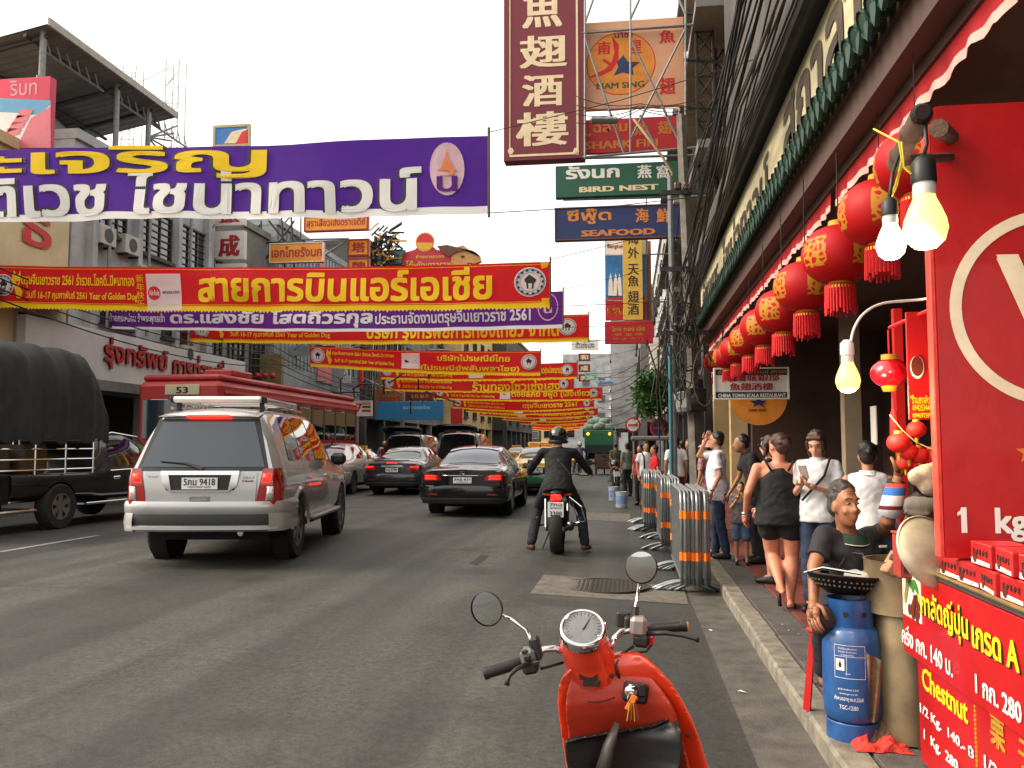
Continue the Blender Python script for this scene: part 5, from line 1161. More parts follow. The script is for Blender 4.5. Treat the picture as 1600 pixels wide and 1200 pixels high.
MB().bb((-.86, -2.6, .34), (.88, -.55, .40), .02).obj('chrome_guard', m_chrome, t)
for k, (x, y, z, s_) in enumerate(((.3, -.3, 1.0, .5), (.2, -.9, 1.0, .42), (-.3, -.5, 1.0, .5), (.35, -1.6, 1.0, .45))):
    MB().box((x, y, z+s_/2), (s_*1.2, s_*1.3, s_), Matrix.Rotation(k, 3, 'Z'), .06).obj('cargo_bundle', M('brown sacking', (96, 78, 58), .9, var=.3), t)
def tarp(u, v):
    a = PI*v; y = -2.75+3.95*u; hump = .05*abs(math.sin(u*PI*6)); end = max(0, (u-.84)/.16)
    xx = .95*math.copysign(abs(math.cos(a))**.5, math.cos(a)); zz = 1.66+(1.58+hump)*(math.sin(a)**.42)*(1-.62*end**2.2)
    if v < .07 or v > .93: zz -= .10+.05*math.sin(u*40)
    return (xx*(1+.03*math.sin(u*31+v*5)+.02*math.sin(u*75)), y, zz+.02*math.sin(v*20+u*9))
MB().grid(tarp, 56, 20).obj('tarpaulin', M('dark tarpaulin', (44, 46, 44), .75, col2=(28, 30, 30), sc=3, bump=.3, bsc=9), t, True, fixn=False)

# ---- red and green bus
m_busr = M('bus red paint', (160, 28, 30), .5, var=.12, sc=1.5, coat=.15); m_busg = M('bus green paint', (30, 128, 50), .4, var=.1, sc=1.5, coat=.4)
a = W(209, 760, 19.9); t = thing('city_bus', 'red city bus with green lower panels, route plate on its rear', 'bus', (a.x+1.12, 19.9, crown(a.x+1.2)), R(-.5)); w = 1.12; L = 10.5; H = 3.12; t.scale = (1, 1, 1.05)
MB().bb((-w, 0, .85), (w, L, 2.95), .12).obj('body', m_busr, t); MB().bb((-w+.08, .1, 2.951), (w-.08, L-.1, H), .06).obj('roof', m_busr, t)
MB().bb((-w-.004, -.006, .42), (w+.004, L, 1.45), .03).obj('lower_panel', m_busg, t)
rw = MB().bb((-.95, -.03, 1.58), (.05, -.001, 2.52), .02).obj('rear_window', m_cglass2, t); MB().bb((.08, -.03, 1.58), (1.0, -.001, 2.52), .02).obj('rear_board', M('brown rear board', (116, 88, 52), .6, var=.1), t)
put('7-50273', lambda u, v, o: (.14+.84*u, -.036-o, 2.26+.17*v), .02).obj('lettering', m_white, t, fixn=False)
p = MB().bb((-.35, -.05, 2.62), (.55, -.001, 2.86), .01).obj('route_plate', M('route plate', (190, 184, 150), .5), t); put('53', lambda u, v, o: (-.05+.32*u, -.056-o, 2.65+.16*v), .04).obj('lettering', m_black, p, fixn=False)
put('"แรงม้า"', lambda u, v, o: (-1.1+1.5*u, -.014-o, 1.05+.3*v), .04).obj('lettering', m_black, t, fixn=False)
for sx in (-1, 1): MB().bb((sx*.92, -.03, .62), (sx*1.16, -.008, .74)).obj('tail_light', m_lampon, t)
for k in range(9):
    y = .7+1.06*k; wn = MB().bb((w-.02, y, 1.62), (w+.012, y+.98, 2.55)).obj('side_window', m_cglass, t); MB().bb((w-.02, y+.04, 2.08), (w+.02, y+.92, 2.52)).obj('curtain', M('olive blind', (120, 100, 66), .7, var=.15), wn)
    MB().bb((w-.02, y+.98, 1.58), (w+.03, y+1.05, 2.6)).obj('window_post', M('olive post', (92, 82, 60), .6), t)
MB().bb((w+.002, .2, 2.66), (w+.03, L, 2.74)).obj('gutter_strip', M('pink trim', (196, 90, 86), .5), t); MB().bb((w+.004, 0.1, 1.46), (w+.03, L, 1.54)).obj('rub_rail', m_busr, t)
MB().bb((.1, 1.0, 3.12), (.9, 2.2, 3.30), .04).obj('roof_vent', m_busr, t)
for y in (2.4, 8.0):
    for sx in (-1, 1): wheel(t, sx*.99, y, .48, .28, sx, M('grey steel rim'), 6, .55)
MB().bb((-1.0, .3, .3), (1.0, L-.2, .43)).obj('underbody', m_under, t)

# ---- green refuse truck with sacks
a = W(936, 722, 72); t = thing('sack_truck', 'green truck piled with sacks far down the right lane', 'truck', (a.x, 72, 0), R(2))
m_tg = M('truck green', (40, 110, 74), .5, var=.15); m_sack = M('grey green sack', (120, 140, 128), .85, var=.25)
MB().bb((-1.2, 0, 1.0), (1.2, 5, 2.9), .05).obj('cargo_body', m_tg, t); MB().bb((-1.15, -.05, 1.0), (1.15, -.002, 1.7)).obj('tail_board', M('dark green board', (24, 52, 40), .6), t)
MB().bb((-1.1, .2, .5), (1.1, 7, .95)).obj('chassis', m_under, t); MB().bb((-1.15, 5.2, .6), (1.15, 7, 2.7), .1).obj('cab', m_tg, t)
for sx in (-1, 1):
    MB().ball((sx*.9, -.05, 2.6), .1, 10).obj('marker_lamp', M('amber lamp', (255, 160, 40), .3, emit=4), t)
    for y in (1.2, 6): wheel(t, sx*1.0, y, .48, .3, sx, M('grey steel rim'), 6, .55)
rnd = random.Random(4)
for x, y, z, s_ in ((-.8, .6, 3.1, .55), (0, .5, 3.2, .6), (.8, .6, 3.1, .55), (-.4, 1.2, 3.6, .55), (.45, 1.1, 3.65, .55), (0, 2, 3.7, .6), (-.7, 2.2, 3.3, .6), (.7, 2.2, 3.3, .6)):
    q = MB().ball((x, y, z), (s_*1.05, s_*.8, s_*.6), 14, Matrix.Rotation(rnd.uniform(-.4, .4), 3, 'Y')); q.v = [(p[0]+rnd.uniform(-.02, .02), p[1], p[2]+rnd.uniform(-.02, .02)) for p in q.v]
    q.obj('sack', m_sack, t, True)
# ================================================================ STREET FURNITURE, LANTERNS, CABLES, TREE
# ---- big red lanterns under the soffit
def lantern_mat():
    m = bpy.data.materials.new('lantern red silk'); m.use_nodes = True; n = m.node_tree; N = n.nodes.new; L = n.links.new
    b = n.nodes['Principled BSDF']; tc = N('ShaderNodeTexCoord'); se = N('ShaderNodeSeparateXYZ'); L(tc.outputs['Object'], se.inputs[0])
    at = N('ShaderNodeMath'); at.operation = 'ARCTAN2'; L(se.outputs[1], at.inputs[0]); L(se.outputs[0], at.inputs[1])
    mu = N('ShaderNodeMath'); mu.operation = 'MULTIPLY'; mu.inputs[1].default_value = 4/(2*PI); L(at.outputs[0], mu.inputs[0])
    fr = N('ShaderNodeMath'); fr.operation = 'FRACT'; L(mu.outputs[0], fr.inputs[0])
    su = N('ShaderNodeMath'); su.operation = 'SUBTRACT'; su.inputs[1].default_value = .5; L(fr.outputs[0], su.inputs[0])
    ab = N('ShaderNodeMath'); ab.operation = 'ABSOLUTE'; L(su.outputs[0], ab.inputs[0])
    l1 = N('ShaderNodeMath'); l1.operation = 'LESS_THAN'; l1.inputs[1].default_value = .27; L(ab.outputs[0], l1.inputs[0])
    az = N('ShaderNodeMath'); az.operation = 'ABSOLUTE'; L(se.outputs[2], az.inputs[0])
    l2 = N('ShaderNodeMath'); l2.operation = 'LESS_THAN'; l2.inputs[1].default_value = .085; L(az.outputs[0], l2.inputs[0])
    vo = N('ShaderNodeTexVoronoi'); vo.inputs['Scale'].default_value = 26; vo.feature = 'DISTANCE_TO_EDGE'; L(tc.outputs['Object'], vo.inputs['Vector'])
    l3 = N('ShaderNodeMath'); l3.operation = 'LESS_THAN'; l3.inputs[1].default_value = .16; L(vo.outputs['Distance'], l3.inputs[0])
    m1 = N('ShaderNodeMath'); m1.operation = 'MULTIPLY'; L(l1.outputs[0], m1.inputs[0]); L(l2.outputs[0], m1.inputs[1])
    m2 = N('ShaderNodeMath'); m2.operation = 'MULTIPLY'; L(m1.outputs[0], m2.inputs[0]); L(l3.outputs[0], m2.inputs[1])
    mx = N('ShaderNodeMixRGB'); mx.inputs[1].default_value = lin((164, 8, 14)); mx.inputs[2].default_value = lin((176, 120, 34)); L(m2.outputs[0], mx.inputs[0])
    L(mx.outputs[0], b.inputs['Base Color']); b.inputs['Roughness'].default_value = .55; b.inputs['Specular IOR Level'].default_value = .25
    return m
m_lant = lantern_mat(); m_lgold = M('lantern gold', (206, 156, 50), .4, .5, var=.1); m_tass = M('red tassel', (186, 14, 22), .8, var=.2, sc=30)
def lantern(label, c, rz=0, sc_=1, group='red lanterns under the restaurant soffit', cord=3.68):
    t = thing('red_lantern', label, 'lantern', c, rz, group); t.scale = (sc_,)*3
    r, h = .21, .165; n = 32; prof = []
    q = MB(); vs = []; rows = 12
    for i in range(rows+1):
        a = -PI/2*.93+PI*.93*i/rows; 
        for j in range(n): rr = r*math.cos(a)**.8*(1-.035*(j % 2)); vs.append((rr*math.cos(2*PI*j/n), rr*math.sin(2*PI*j/n), h*math.sin(a)*1.02))
    q.add(vs, [(i*n+j, i*n+(j+1) % n, (i+1)*n+(j+1) % n, (i+1)*n+j) for i in range(rows) for j in range(n)]); q.obj('shade', m_lant, t, True)
    MB().lathe([(.0, h+.03), (.055, h+.03), (.06, h-.01), (.075, h-.02)], 16).obj('top_cap', m_lgold, t, True); MB().lathe([(.07, -h+.015), (.062, -h-.015), (.0, -h-.015)], 16).obj('bottom_ring', m_lgold, t, True)
    f = MB()
    for j in range(28):
        a = 2*PI*j/28; x, y = .075*math.cos(a), .075*math.sin(a); e = random.uniform(-.02, .02); f.tube([(x, y, -h-.012), (x*1.1, y*1.1, -h-.17+e)], [.009, .006], 4)
    f.lathe([(.07, -h-.015), (.078, -h-.15)], 20); tag(f.obj('tassel', m_tass, t), kind='stuff')
    MB().lathe([(.081, -h-.02), (.081, -h-.035)], 20).obj('tassel_band', m_lgold, t)
    if cord: MB().tube([(0, 0, h+.02), (0, 0, (cord-c.z)/sc_)], .004, 4).obj('cord', m_rope, t)
    return t
NTH = ('first', 'second', 'third', 'fourth', 'fifth', 'sixth', 'seventh', 'eighth', 'ninth')
for k, (px, py, Y) in enumerate(((1376, 332, 5.35), (1311, 398, 6.0), (1259, 448, 6.9), (1223, 486, 7.9), (1194, 511, 9.1), (1172, 530, 10.5), (1152, 546, 12.2), (1138, 557, 13.8), (1121, 565, 15.6))):
    lantern('red lantern with gold pattern and tassel, %s from the stall in the row' % NTH[k], W(px, py, Y), random.uniform(0, 1.5), 1.18)
lantern('red lantern tucked behind the bamboo pole above the stall', W(1432, 255, 4.55), .4)
# ---- leaning concrete pole with cables
m_pole2 = M('pole concrete', (120, 114, 104), .85, col2=(86, 82, 76), sc=6, bump=.2)
YP = 15.4
t = thing('utility_pole', 'leaning grey concrete utility pole on the pavement edge carrying thick cables', 'pole', G(1092, 852, KERB)); c = t.location.copy()
P = [W(1092, 846, YP), W(1085, 690, YP), W(1078, 500, YP), (W(1064, 180, YP))]; P[0].z = KERB-.05
MB().tube(P, [.115, .108, .10, .085], 4).obj('shaft', m_pole2, t, rel=c)
for py, l in ((300, 26), (420, 24), (520, 22)): a = W(1072, py, YP-.1); MB().box(a, (.9, .06, .08), None).obj('cross_arm', m_dsteel, t, rel=c)
for k in range(12):
    a = W(1066+random.uniform(-10, 14), random.choice((296, 416, 516)), YP-.12); MB().lathe([(.03, 0), (.045, .03), (.03, .06), (.045, .09), (.02, .13)], 8, a).obj('insulator', M('brown insulator', (70, 44, 34), .3), t, True, rel=c)
t2 = thing('utility_pole', 'slim grey metal pole just left of the leaning pole', 'pole', G(1056, 826, KERB)); c2 = t2.location.copy()
MB().tube([(c2.x, c2.y, 0), (c2.x-.02, c2.y, 6.5)], .05, 8).obj('shaft', m_steel, t2, rel=c2); MB().tube([(c2.x-.07, c2.y-.05, .1), (c2.x-.07, c2.y-.05, 3.4)], .03, 8).obj('conduit', M('teal conduit', (60, 120, 130), .6), t2, rel=c2)
b1 = thing('speaker_box', 'dark square loudspeaker box mounted on the leaning pole', 'speaker', W(1088, 625, YP-.25)); MB().box((0, 0, 0), (.3, .22, .40), Matrix.Rotation(R(12), 3, 'Z'), .02).obj('case', m_plastic, b1); MB().lathe([(0, .02), (.06, .03), (.11, .0)], 18, (-.02, -.125, .0), Matrix.Rotation(R(90), 3, 'X')).obj('cone', m_dsteel, b1, True)
b1 = thing('meter_box', 'pale grey electric meter box beside the loudspeaker', 'meter box', W(1066, 628, YP-.1)); MB().box((0, 0, 0), (.24, .16, .36), Matrix.Rotation(R(-8), 3, 'Y'), .015).obj('case', M('meter grey', (150, 154, 150), .5), b1); MB().box((0, -.085, -.02), (.16, .01, .16)).obj('door', m_plate, b1)
m_cable = M('black cable', (22, 22, 22), .6, var=.2); m_cable2 = M('brown cable', (60, 52, 42), .7, var=.2)
rnd = random.Random(21)
def cable(label, pts, r, m=m_cable, grp='cables along the restaurant eave', sag=.25, n=14):
    a, b = Vector(pts[0]), Vector(pts[-1]); P = []
    for k in range(len(pts)-1):
        p, q = Vector(pts[k]), Vector(pts[k+1])
        for i in range(n+(k == len(pts)-2)): u = i/n; P.append(p.lerp(q, u)+Vector((0, 0, -sag*4*u*(1-u)*(q-p).length/14)))
    o = MB().tube(P, r, 5).obj('overhead_cable', m, None, True); 
    return tag(o, label, 'cable', grp)
for k in range(16):                                     # thin ones fanning down to the pole
    x0 = rnd.uniform(1150, 1200); a = WX(x0, -20, .95+rnd.uniform(-.1, .12)); b = W(1066+rnd.uniform(-8, 14), rnd.choice((300, 420, 440, 520)), YP-.1)
    e = W(1040+rnd.uniform(-15, 10), rnd.uniform(470, 600), 30+rnd.uniform(-2, 3))
    cable('thin black cable fanning from above down to the leaning pole', (a, b, e), .008+.004*rnd.random(), grp='thin cables fanning down to the leaning pole')
for k in range(6):                                      # thick bundle along the eave
    x = 1.08+rnd.uniform(-.07, .07); z = 4.62+rnd.uniform(-.1, .16)
    b = W(1082+rnd.uniform(-6, 8), 462+rnd.uniform(-20, 20), YP-.15); e = W(1048+rnd.uniform(-12, 8), 560+rnd.uniform(-30, 30), 27)
    cable('thick dark cable in the bundle along the restaurant eave', ((x, 1.0, z), (x+rnd.uniform(-.03, .03), 8, z+rnd.uniform(-.05, .05)), b, e), .011+.006*rnd.random(), m_cable2 if k % 3 == 0 else m_cable, sag=.35)
for k in range(6):
    x = rnd.uniform(1205, 1255); a = WX(x, -20, 1.1); cable('black cable bundle strand close under the roof edge', (a, W(1100+rnd.uniform(-6, 6), 400+rnd.uniform(-20, 20), 13.5), W(1080, 470, YP-.15)), .009, grp='strands close under the roof edge', sag=.1)
t = thing('cable_tangle', 'tangled loops of black cable hanging on the leaning pole', 'cable', W(1070, 520, YP-.2)); c = t.location.copy()
for k in range(34):
    px, py = 1070+rnd.gauss(0, 14), rnd.uniform(440, 640); p = W(px, py, YP-.2-rnd.uniform(0, .3)); rr = rnd.uniform(.08, .32); el = rnd.uniform(1, 2.2); a0 = rnd.uniform(0, 3)
    MB().tube([(p.x+rr*math.cos(a0+i*.5)*.7, p.y+rr*.3*math.sin(i*.5+1), p.z+rr*el*math.sin(a0+i*.5)) for i in range(rnd.randint(6, 13))], rnd.uniform(.006, .016), 4).obj('loop', m_cable if k % 4 else m_cable2, t, True, rel=c)
for k in range(10):
    px = 1040+rnd.gauss(0, 14); a = W(px, rnd.uniform(520, 560), 22); b = W(px+rnd.uniform(-10, 14), rnd.uniform(600, 690), 22); MB().tube([a, (a+b)/2+Vector((rnd.uniform(-.2, .2), 0, 0)), b], .02, 4).obj('drop_wire', m_cable if k % 2 else m_cable2, t, rel=c)
# wires across the far street and over the left side
for k in range(8):
    a = W(915+rnd.uniform(-10, 10), 575+12*k, 60); b = W(1050, 520+14*k, 26); cable('far wire crossing toward the street tree', (a, b), .016, grp='far wires on the right', sag=.4)
for k in range(4):
    cable('black wire sagging along the left facade above the white fascia', ((XL+1.6, 12, 5.9+.22*k), (XL+1.3, 34, 4.9+.3*k), (XL+1.2, 60, 5.6+.2*k)), .02, grp='wires along the left facades', sag=.5)
for k in range(4):
    cable('slack wire looping among the hanging signs', (W(900, 150+14*k, YS-.2), W(1000, 162+3*k, YS-.3), W(1100, 150+8*k, YS-.2)), .01, grp='slack wires among the hanging signs', sag=1.2)
# street lamp arm over the green sign
t = thing('street_lamp', 'grey street lamp on a curved arm between the red and green signs', 'street lamp', W(1045, 250, YS-.6)); c = t.location.copy()
MB().tube([W(1052, 300, YS-.5), W(1050, 270, YS-.5), W(1035, 245, YS-.5), W(990, 186, YS-.5)], .03, 6).obj('arm', M('ochre arm', (150, 124, 84), .6), t, True, rel=c)
MB().box(W(944, 188, YS-.5), (.62, .2, .12), Matrix.Rotation(R(4), 3, 'Y'), .05).obj('lamp_head', m_steel, t, rel=c)
# ---- crowd barriers
m_galv = M('galvanised tube', (148, 154, 156), .38, .75, var=.12, sc=12); m_oran = M('orange reflective band', (236, 120, 20), .5, var=.05)
t = thing('crowd_barrier', '', 'barrier'); Lb, Hb = 2.0, 1.08; r_ = .018
mb = MB()
cr = .12; loop = [(0, .10), (0, Hb-cr)]+[(cr-cr*math.cos(a), Hb-cr+cr*math.sin(a)) for a in (.5, 1.05)]+[(cr, Hb), (Lb-cr, Hb)]+[(Lb-cr+cr*math.sin(a), Hb-cr+cr*math.cos(a)) for a in (.5, 1.05)]+[(Lb, Hb-cr), (Lb, .10)]
mb.tube([(0, y, z) for y, z in loop], r_, 8); mb.obj('frame', m_galv, t, True); MB().tube([(0, 0, .16), (0, Lb, .16)], r_*.9, 6).obj('lower_rail', m_galv, t)
for k in range(13): y = .145*(k+1); MB().tube([(0, y, .16), (0, y, Hb-.01)], .008, 5).obj('bar', m_galv, t)
for y in (.22, Lb-.22):
    ft = [(-.32+.64*i/8, y-.0, .015+.10*math.sin(PI*i/8)) for i in range(9)]; MB().tube(ft, .017, 6).obj('foot', m_galv, t, True)
for y in (0, Lb):
    for z in (.36, .80): MB().tube([(0, y, z), (0, y, z+.085)], r_+.004, 8).obj('reflective_band', m_oran, t)
first = True
for si, (lab, Y, x0, n, dx) in enumerate((('nearest stack', 9.4, .56, 8, .041), ('middle stack', 13.0, .50, 7, .042), ('farthest stack', 15.9, .30, 8, .044))):
    for k in range(n):
        o = t if first else copy_tree(t); first = False
        o.location = (x0+dx*k, Y+random.uniform(-.05, .05), max(.006, crown(x0+dx*k))); o.rotation_euler = (0, R(random.uniform(-.5, .5)), R(random.uniform(-.6, .6)))
        o['label'] = 'galvanised crowd barrier with orange bands, %s from the road in the %s' % (NTH[k], lab); o['group'] = 'stacked crowd barriers by the kerb'
# ---- street tree
def tree(label, base, ctr, rad, nleaf, seed, cat='tree'):
    rn = random.Random(seed); t = thing('street_tree', label, 'tree', base); c = t.location.copy(); ctr = Vector(ctr)
    mb = MB(); mb.tube([base, (Vector(base)+ctr)/2+Vector((.05, 0, 0)), ctr], [.09, .07, .04], 8)
    tips = []
    for k in range(14):
        a = rn.uniform(0, 6.28); e = rn.uniform(-.3, 1.2); d = Vector((math.cos(a)*math.cos(e)*rad[0], math.sin(a)*math.cos(e)*rad[1], math.sin(e)*rad[2]))*rn.uniform(.55, .95); s = Vector(base).lerp(ctr, rn.uniform(.6, 1)); mb.tube([s, s+d*.5+Vector((0, 0, .05)), ctr+d], [.03, .018, .006], 5); tips.append(ctr+d)
    mb.obj('trunk', M('tree bark', (84, 70, 54), .9, var=.3), t, True, rel=c)
    q = MB(); q2 = MB()
    for k in range(nleaf):
        tp = rn.choice(tips); p = tp+Vector((rn.gauss(0, .17)*rad[0]*1.3, rn.gauss(0, .17)*rad[1]*1.3, rn.gauss(0, .16)*rad[2]*1.3)); l = rn.uniform(.05, .10)
        m = Euler((rn.uniform(-.9, .9), rn.uniform(-.9, .9), rn.uniform(0, 6.3))).to_matrix()
        (q if rn.random() < .6 else q2).add([p+m @ Vector(v) for v in ((-l*.4, 0, 0), (0, -l, .01), (l*.4, 0, 0), (0, l, -.02))], [(0, 1, 2, 3)])
    cr_ = q.obj('crown', M('leaf green', (52, 98, 30), .5, var=.3, sc=3, trans=.3), t, rel=c, fixn=False); q2.obj('leaf_clump', M('dark leaf green', (34, 72, 26), .5, var=.3, sc=3, trans=.25), cr_, rel=c, fixn=False)
    return t
ct = W(1027, 625, 26); tree('bushy green street tree beside the leaning pole', G(1038, 760, KERB) if False else Vector((1.35, 26, KERB)), ct, (.75, .8, .78), 3600, 3)
ct = W(1125, 420, 17.4) ; tree('small dark green plant growing on the ledge behind the cables', Vector((2.3, 17.4, 3.2)), W(1128, 415, 17.35), (.35, .3, .5), 700, 4)
# ---- paint buckets on the road
for lab, px, py, s_ in (('blue and white paint bucket standing nearer on the road', 971, 793, 1.0), ('blue and white paint bucket standing behind the nearer one', 959, 782, .98)):
    p = GR(px, py); t = thing('paint_bucket', lab, 'bucket', p, 0, 'paint buckets on the road'); t.scale = (s_,)*3
    MB().lathe([(0, 0), (.135, 0), (.14, .02), (.143, .36), (.15, .365), (.15, .40), (.138, .40), (.138, .34), (0, .34)], 24).obj('pail', M('pale bucket', (176, 186, 196), .5, var=.15, sc=6), t, True, 40)
    MB().lathe([(.1425, .10), (.1455, .30)], 24).obj('label_band', M('blue bucket label', (92, 130, 180), .5, col2=(150, 172, 200), sc=12), t, True); MB().tube([(.145*math.cos(a), .145*math.sin(a), .34-.16*math.sin(a)) for a in [PI*i/10 for i in range(11)]], .004, 4).obj('handle', m_steel, t, True)
# ---- traffic signs in the distance
for lab, px, py, Y, m1, m2 in (('small round red bordered traffic sign far right', 989, 664, 34, m_redsign, m_white), ('round blue no parking sign by the food cart', 1031, 669, 26, m_redsign, m_navy)):
    p = W(px, py, Y); t = thing('traffic_sign', lab, 'sign', (p.x, Y, 0)); c = t.location
    for k, (r, m) in enumerate(((.3, m1), (.24, m2))): MB().lathe([(0, .012*k), (r, .012*k), (r, .012*k-.01)], 22, p, Matrix.Rotation(PI/2, 3, 'X')).obj('disc', m, t, rel=c)
    MB().tube([(p.x, Y+.03, 0), (p.x, Y+.03, p.z+.3)], .025, 6).obj('post', m_steel, t, rel=c)
    MB().bb((p.x-.2, Y-.035, p.z-.03), (p.x+.2, Y-.03, p.z+.03)).obj('stripe', m1, t, rel=c)
# ---- food cart, hand cart, bins
Yc = 24; a = W(986, 688, Yc); b = W(1046, 679, Yc); t = thing('food_cart', 'street food cart with a flat grey canopy near the kerb', 'cart', (a.x, Yc, 0)); c = t.location
MB().bb((a.x, Yc, a.z), (b.x, Yc+1.6, a.z+.12), .03).obj('canopy', M('grey canopy', (120, 116, 108), .7), t, rel=c)
for x in (a.x+.08, b.x-.08):
    for y in (Yc+.08, Yc+1.5): MB().tube([(x, y, .2), (x, y, a.z)], .025, 6).obj('post', m_steel, t, rel=c)
MB().bb((a.x+.05, Yc+.3, .75), (b.x-.05, Yc+1.4, .9), .01).obj('counter', M('steel counter', (120, 120, 120), .35, .7), t, rel=c); MB().bb((a.x+.4, Yc+.4, .15), (b.x-.2, Yc+1.3, .74)).obj('cabinet', M('dark red cabinet', (90, 30, 34), .6), t, rel=c)
for x in (.3, .9): wheel(t, x, .9, .16, .05, -1, m_rim, 5)
for lab, px, py, m, h in (('bright green plastic bin by the food cart', 987, 757, M('lime plastic', (70, 190, 50), .5), .5), ('blue plastic drum by the food cart', 975, 745, M('blue plastic', (30, 70, 150), .5), .6)):
    p = GR(px, py); t = thing('plastic_bin', lab, 'bin', p); MB().lathe([(0, 0), (.17, 0), (.2, h), (.215, h), (.215, h+.03), (.18, h+.03), (.17, .05), (0, .05)], 20).obj('tub', m, t, True, 40); MB().lathe([(.206, h*.7), (.214, h*.72), (.208, h*.75)], 20).obj('rib', m, t, True)
p = GR(943, 742); t = thing('hand_cart', 'brown three wheeled cargo cart with boxes in the right lane', 'cart', p)
MB().bb((-.45, 0, .3), (.45, 1.3, .42)).obj('deck', m_brown, t); MB().bb((-.45, 0, .42), (.45, .05, 1.1)).obj('tail_board', M('worn wood', (92, 70, 54), .8, var=.3), t)
for sx in (-1, 1): MB().bb((sx*.42, .05, .42), (sx*.46, 1.3, 1.1)).obj('side_board', M('worn wood'), t); wheel(t, sx*.4, .3, .26, .07, sx, m_steel, 8, .8)
wheel(t, 0, 1.6, .26, .07, 1, m_steel, 8, .8)
# ================================================================ PEOPLE
V3 = Vector
BASE = dict(pel=(0, 0, .94), che=(0, .01, 1.24), nec=(0, -.01, 1.43), hea=(0, .02, 1.565), shR=(.17, -.005, 1.365), elR=(.225, -.03, 1.12), wrR=(.225, .06, .87), shL=(-.17, -.005, 1.365), elL=(-.225, -.03, 1.12), wrL=(-.225, .06, .87),
            hipR=(.09, 0, .90), knR=(.10, .02, .50), anR=(.10, -.02, .09), hipL=(-.09, 0, .90), knL=(-.10, .02, .50), anL=(-.10, -.02, .09), ftR=(.03, 1), ftL=(-.03, 1))
def cap(mb, a, b, ra, rb, n=12): mb.tube([a, b], [ra, rb], n); mb.ball(a, ra, n); mb.ball(b, rb, n)
def rings(mb, L, side=(1, 0, 0), n=18):
    side = V3(side).normalized(); vs = []
    for i, (c, rx, ry) in enumerate(L):
        c = V3(c); t = (V3(L[min(i+1, len(L)-1)][0])-V3(L[max(i-1, 0)][0])).normalized(); f = t.cross(side).normalized()*-1; s2 = side
        vs += [c+s2*(math.cos(2*PI*j/n)*rx)+f*(math.sin(2*PI*j/n)*ry) for j in range(n)]
    k = len(L); mb.add(vs, [(i*n+j, i*n+(j+1) % n, (i+1)*n+(j+1) % n, (i+1)*n+j) for i in range(k-1) for j in range(n)]+[tuple(range(n))[::-1], tuple((k-1)*n+j for j in range(n))])
def hand(mb, wr, el, side, grip=.5, s=1, palm=None):
    """palm and five unequal, bent fingers from the wrist on"""
    d = (V3(wr)-V3(el)).normalized() if palm is None else V3(palm[0]).normalized()
    lat = V3((0, 1, 0)) if palm is None else V3(palm[1]); lat = (lat-d*lat.dot(d)).normalized(); nrm = d.cross(lat)*side
    wr = V3(wr)
    cap(mb, wr, wr+d*.05*s, .024*s, .03*s, 8); cap(mb, wr+d*.05*s-lat*.02*s, wr+d*.085*s-lat*.022*s, .021*s, .017*s, 8); cap(mb, wr+d*.05*s+lat*.02*s, wr+d*.085*s+lat*.022*s, .021*s, .017*s, 8)
    for k, (o, l) in enumerate(((-.031, .060), (-.011, .072), (.010, .078), (.030, .070))):
        b = wr+d*.088*s+lat*o*s; r = .0088*s; P = [b]; dd = d.copy()
        for q in (.45, .32, .23):
            a = grip*.75; dd = (dd*math.cos(a)-nrm*math.sin(a)).normalized(); P.append(P[-1]+dd*l*q*s)
        mb.tube(P, [r*1.1, r, r*.95, r*.75], 7); mb.ball(P[-1], r*.75, 6)
    b = wr+d*.025*s+lat*.028*s; P = [b, b+(d*.5+lat*.8-nrm*.2).normalized()*.035*s, b+(d*.5+lat*.8-nrm*.2).normalized()*.035*s+(d*.95+lat*.15-nrm*.4).normalized()*.03*s, b+(d*.5+lat*.8-nrm*.2).normalized()*.035*s+(d*.95-nrm*.6).normalized()*.055*s]
    mb.tube(P, [.013*s, .011*s, .010*s, .008*s], 7); mb.ball(P[-1], .008*s, 6)
def skinmat(k, c): return M(k, c, .5, var=.08, sc=8, rvar=.05)
SK_TAN = skinmat('tan skin', (170, 122, 94)); SK_LIGHT = skinmat('light skin', (206, 154, 126)); SK_DARK = skinmat('deep tan skin', (136, 94, 70)); SK_ROSY = skinmat('sunned skin', (196, 128, 100))
HAIR = M('black hair', (22, 18, 17), .45, var=.3, sc=60, bump=.4, bsc=120); HAIRB = M('brown hair', (64, 42, 32), .45, var=.3, sc=60, bump=.4, bsc=120); HAIRG = M('greying hair', (66, 62, 58), .6, col2=(28, 26, 25), sc=50, bump=.4, bsc=120)
def cloth(k, c=None, **q): q.setdefault('var', .12); return M(k, c, .85, bump=.35, bsc=14, **q)
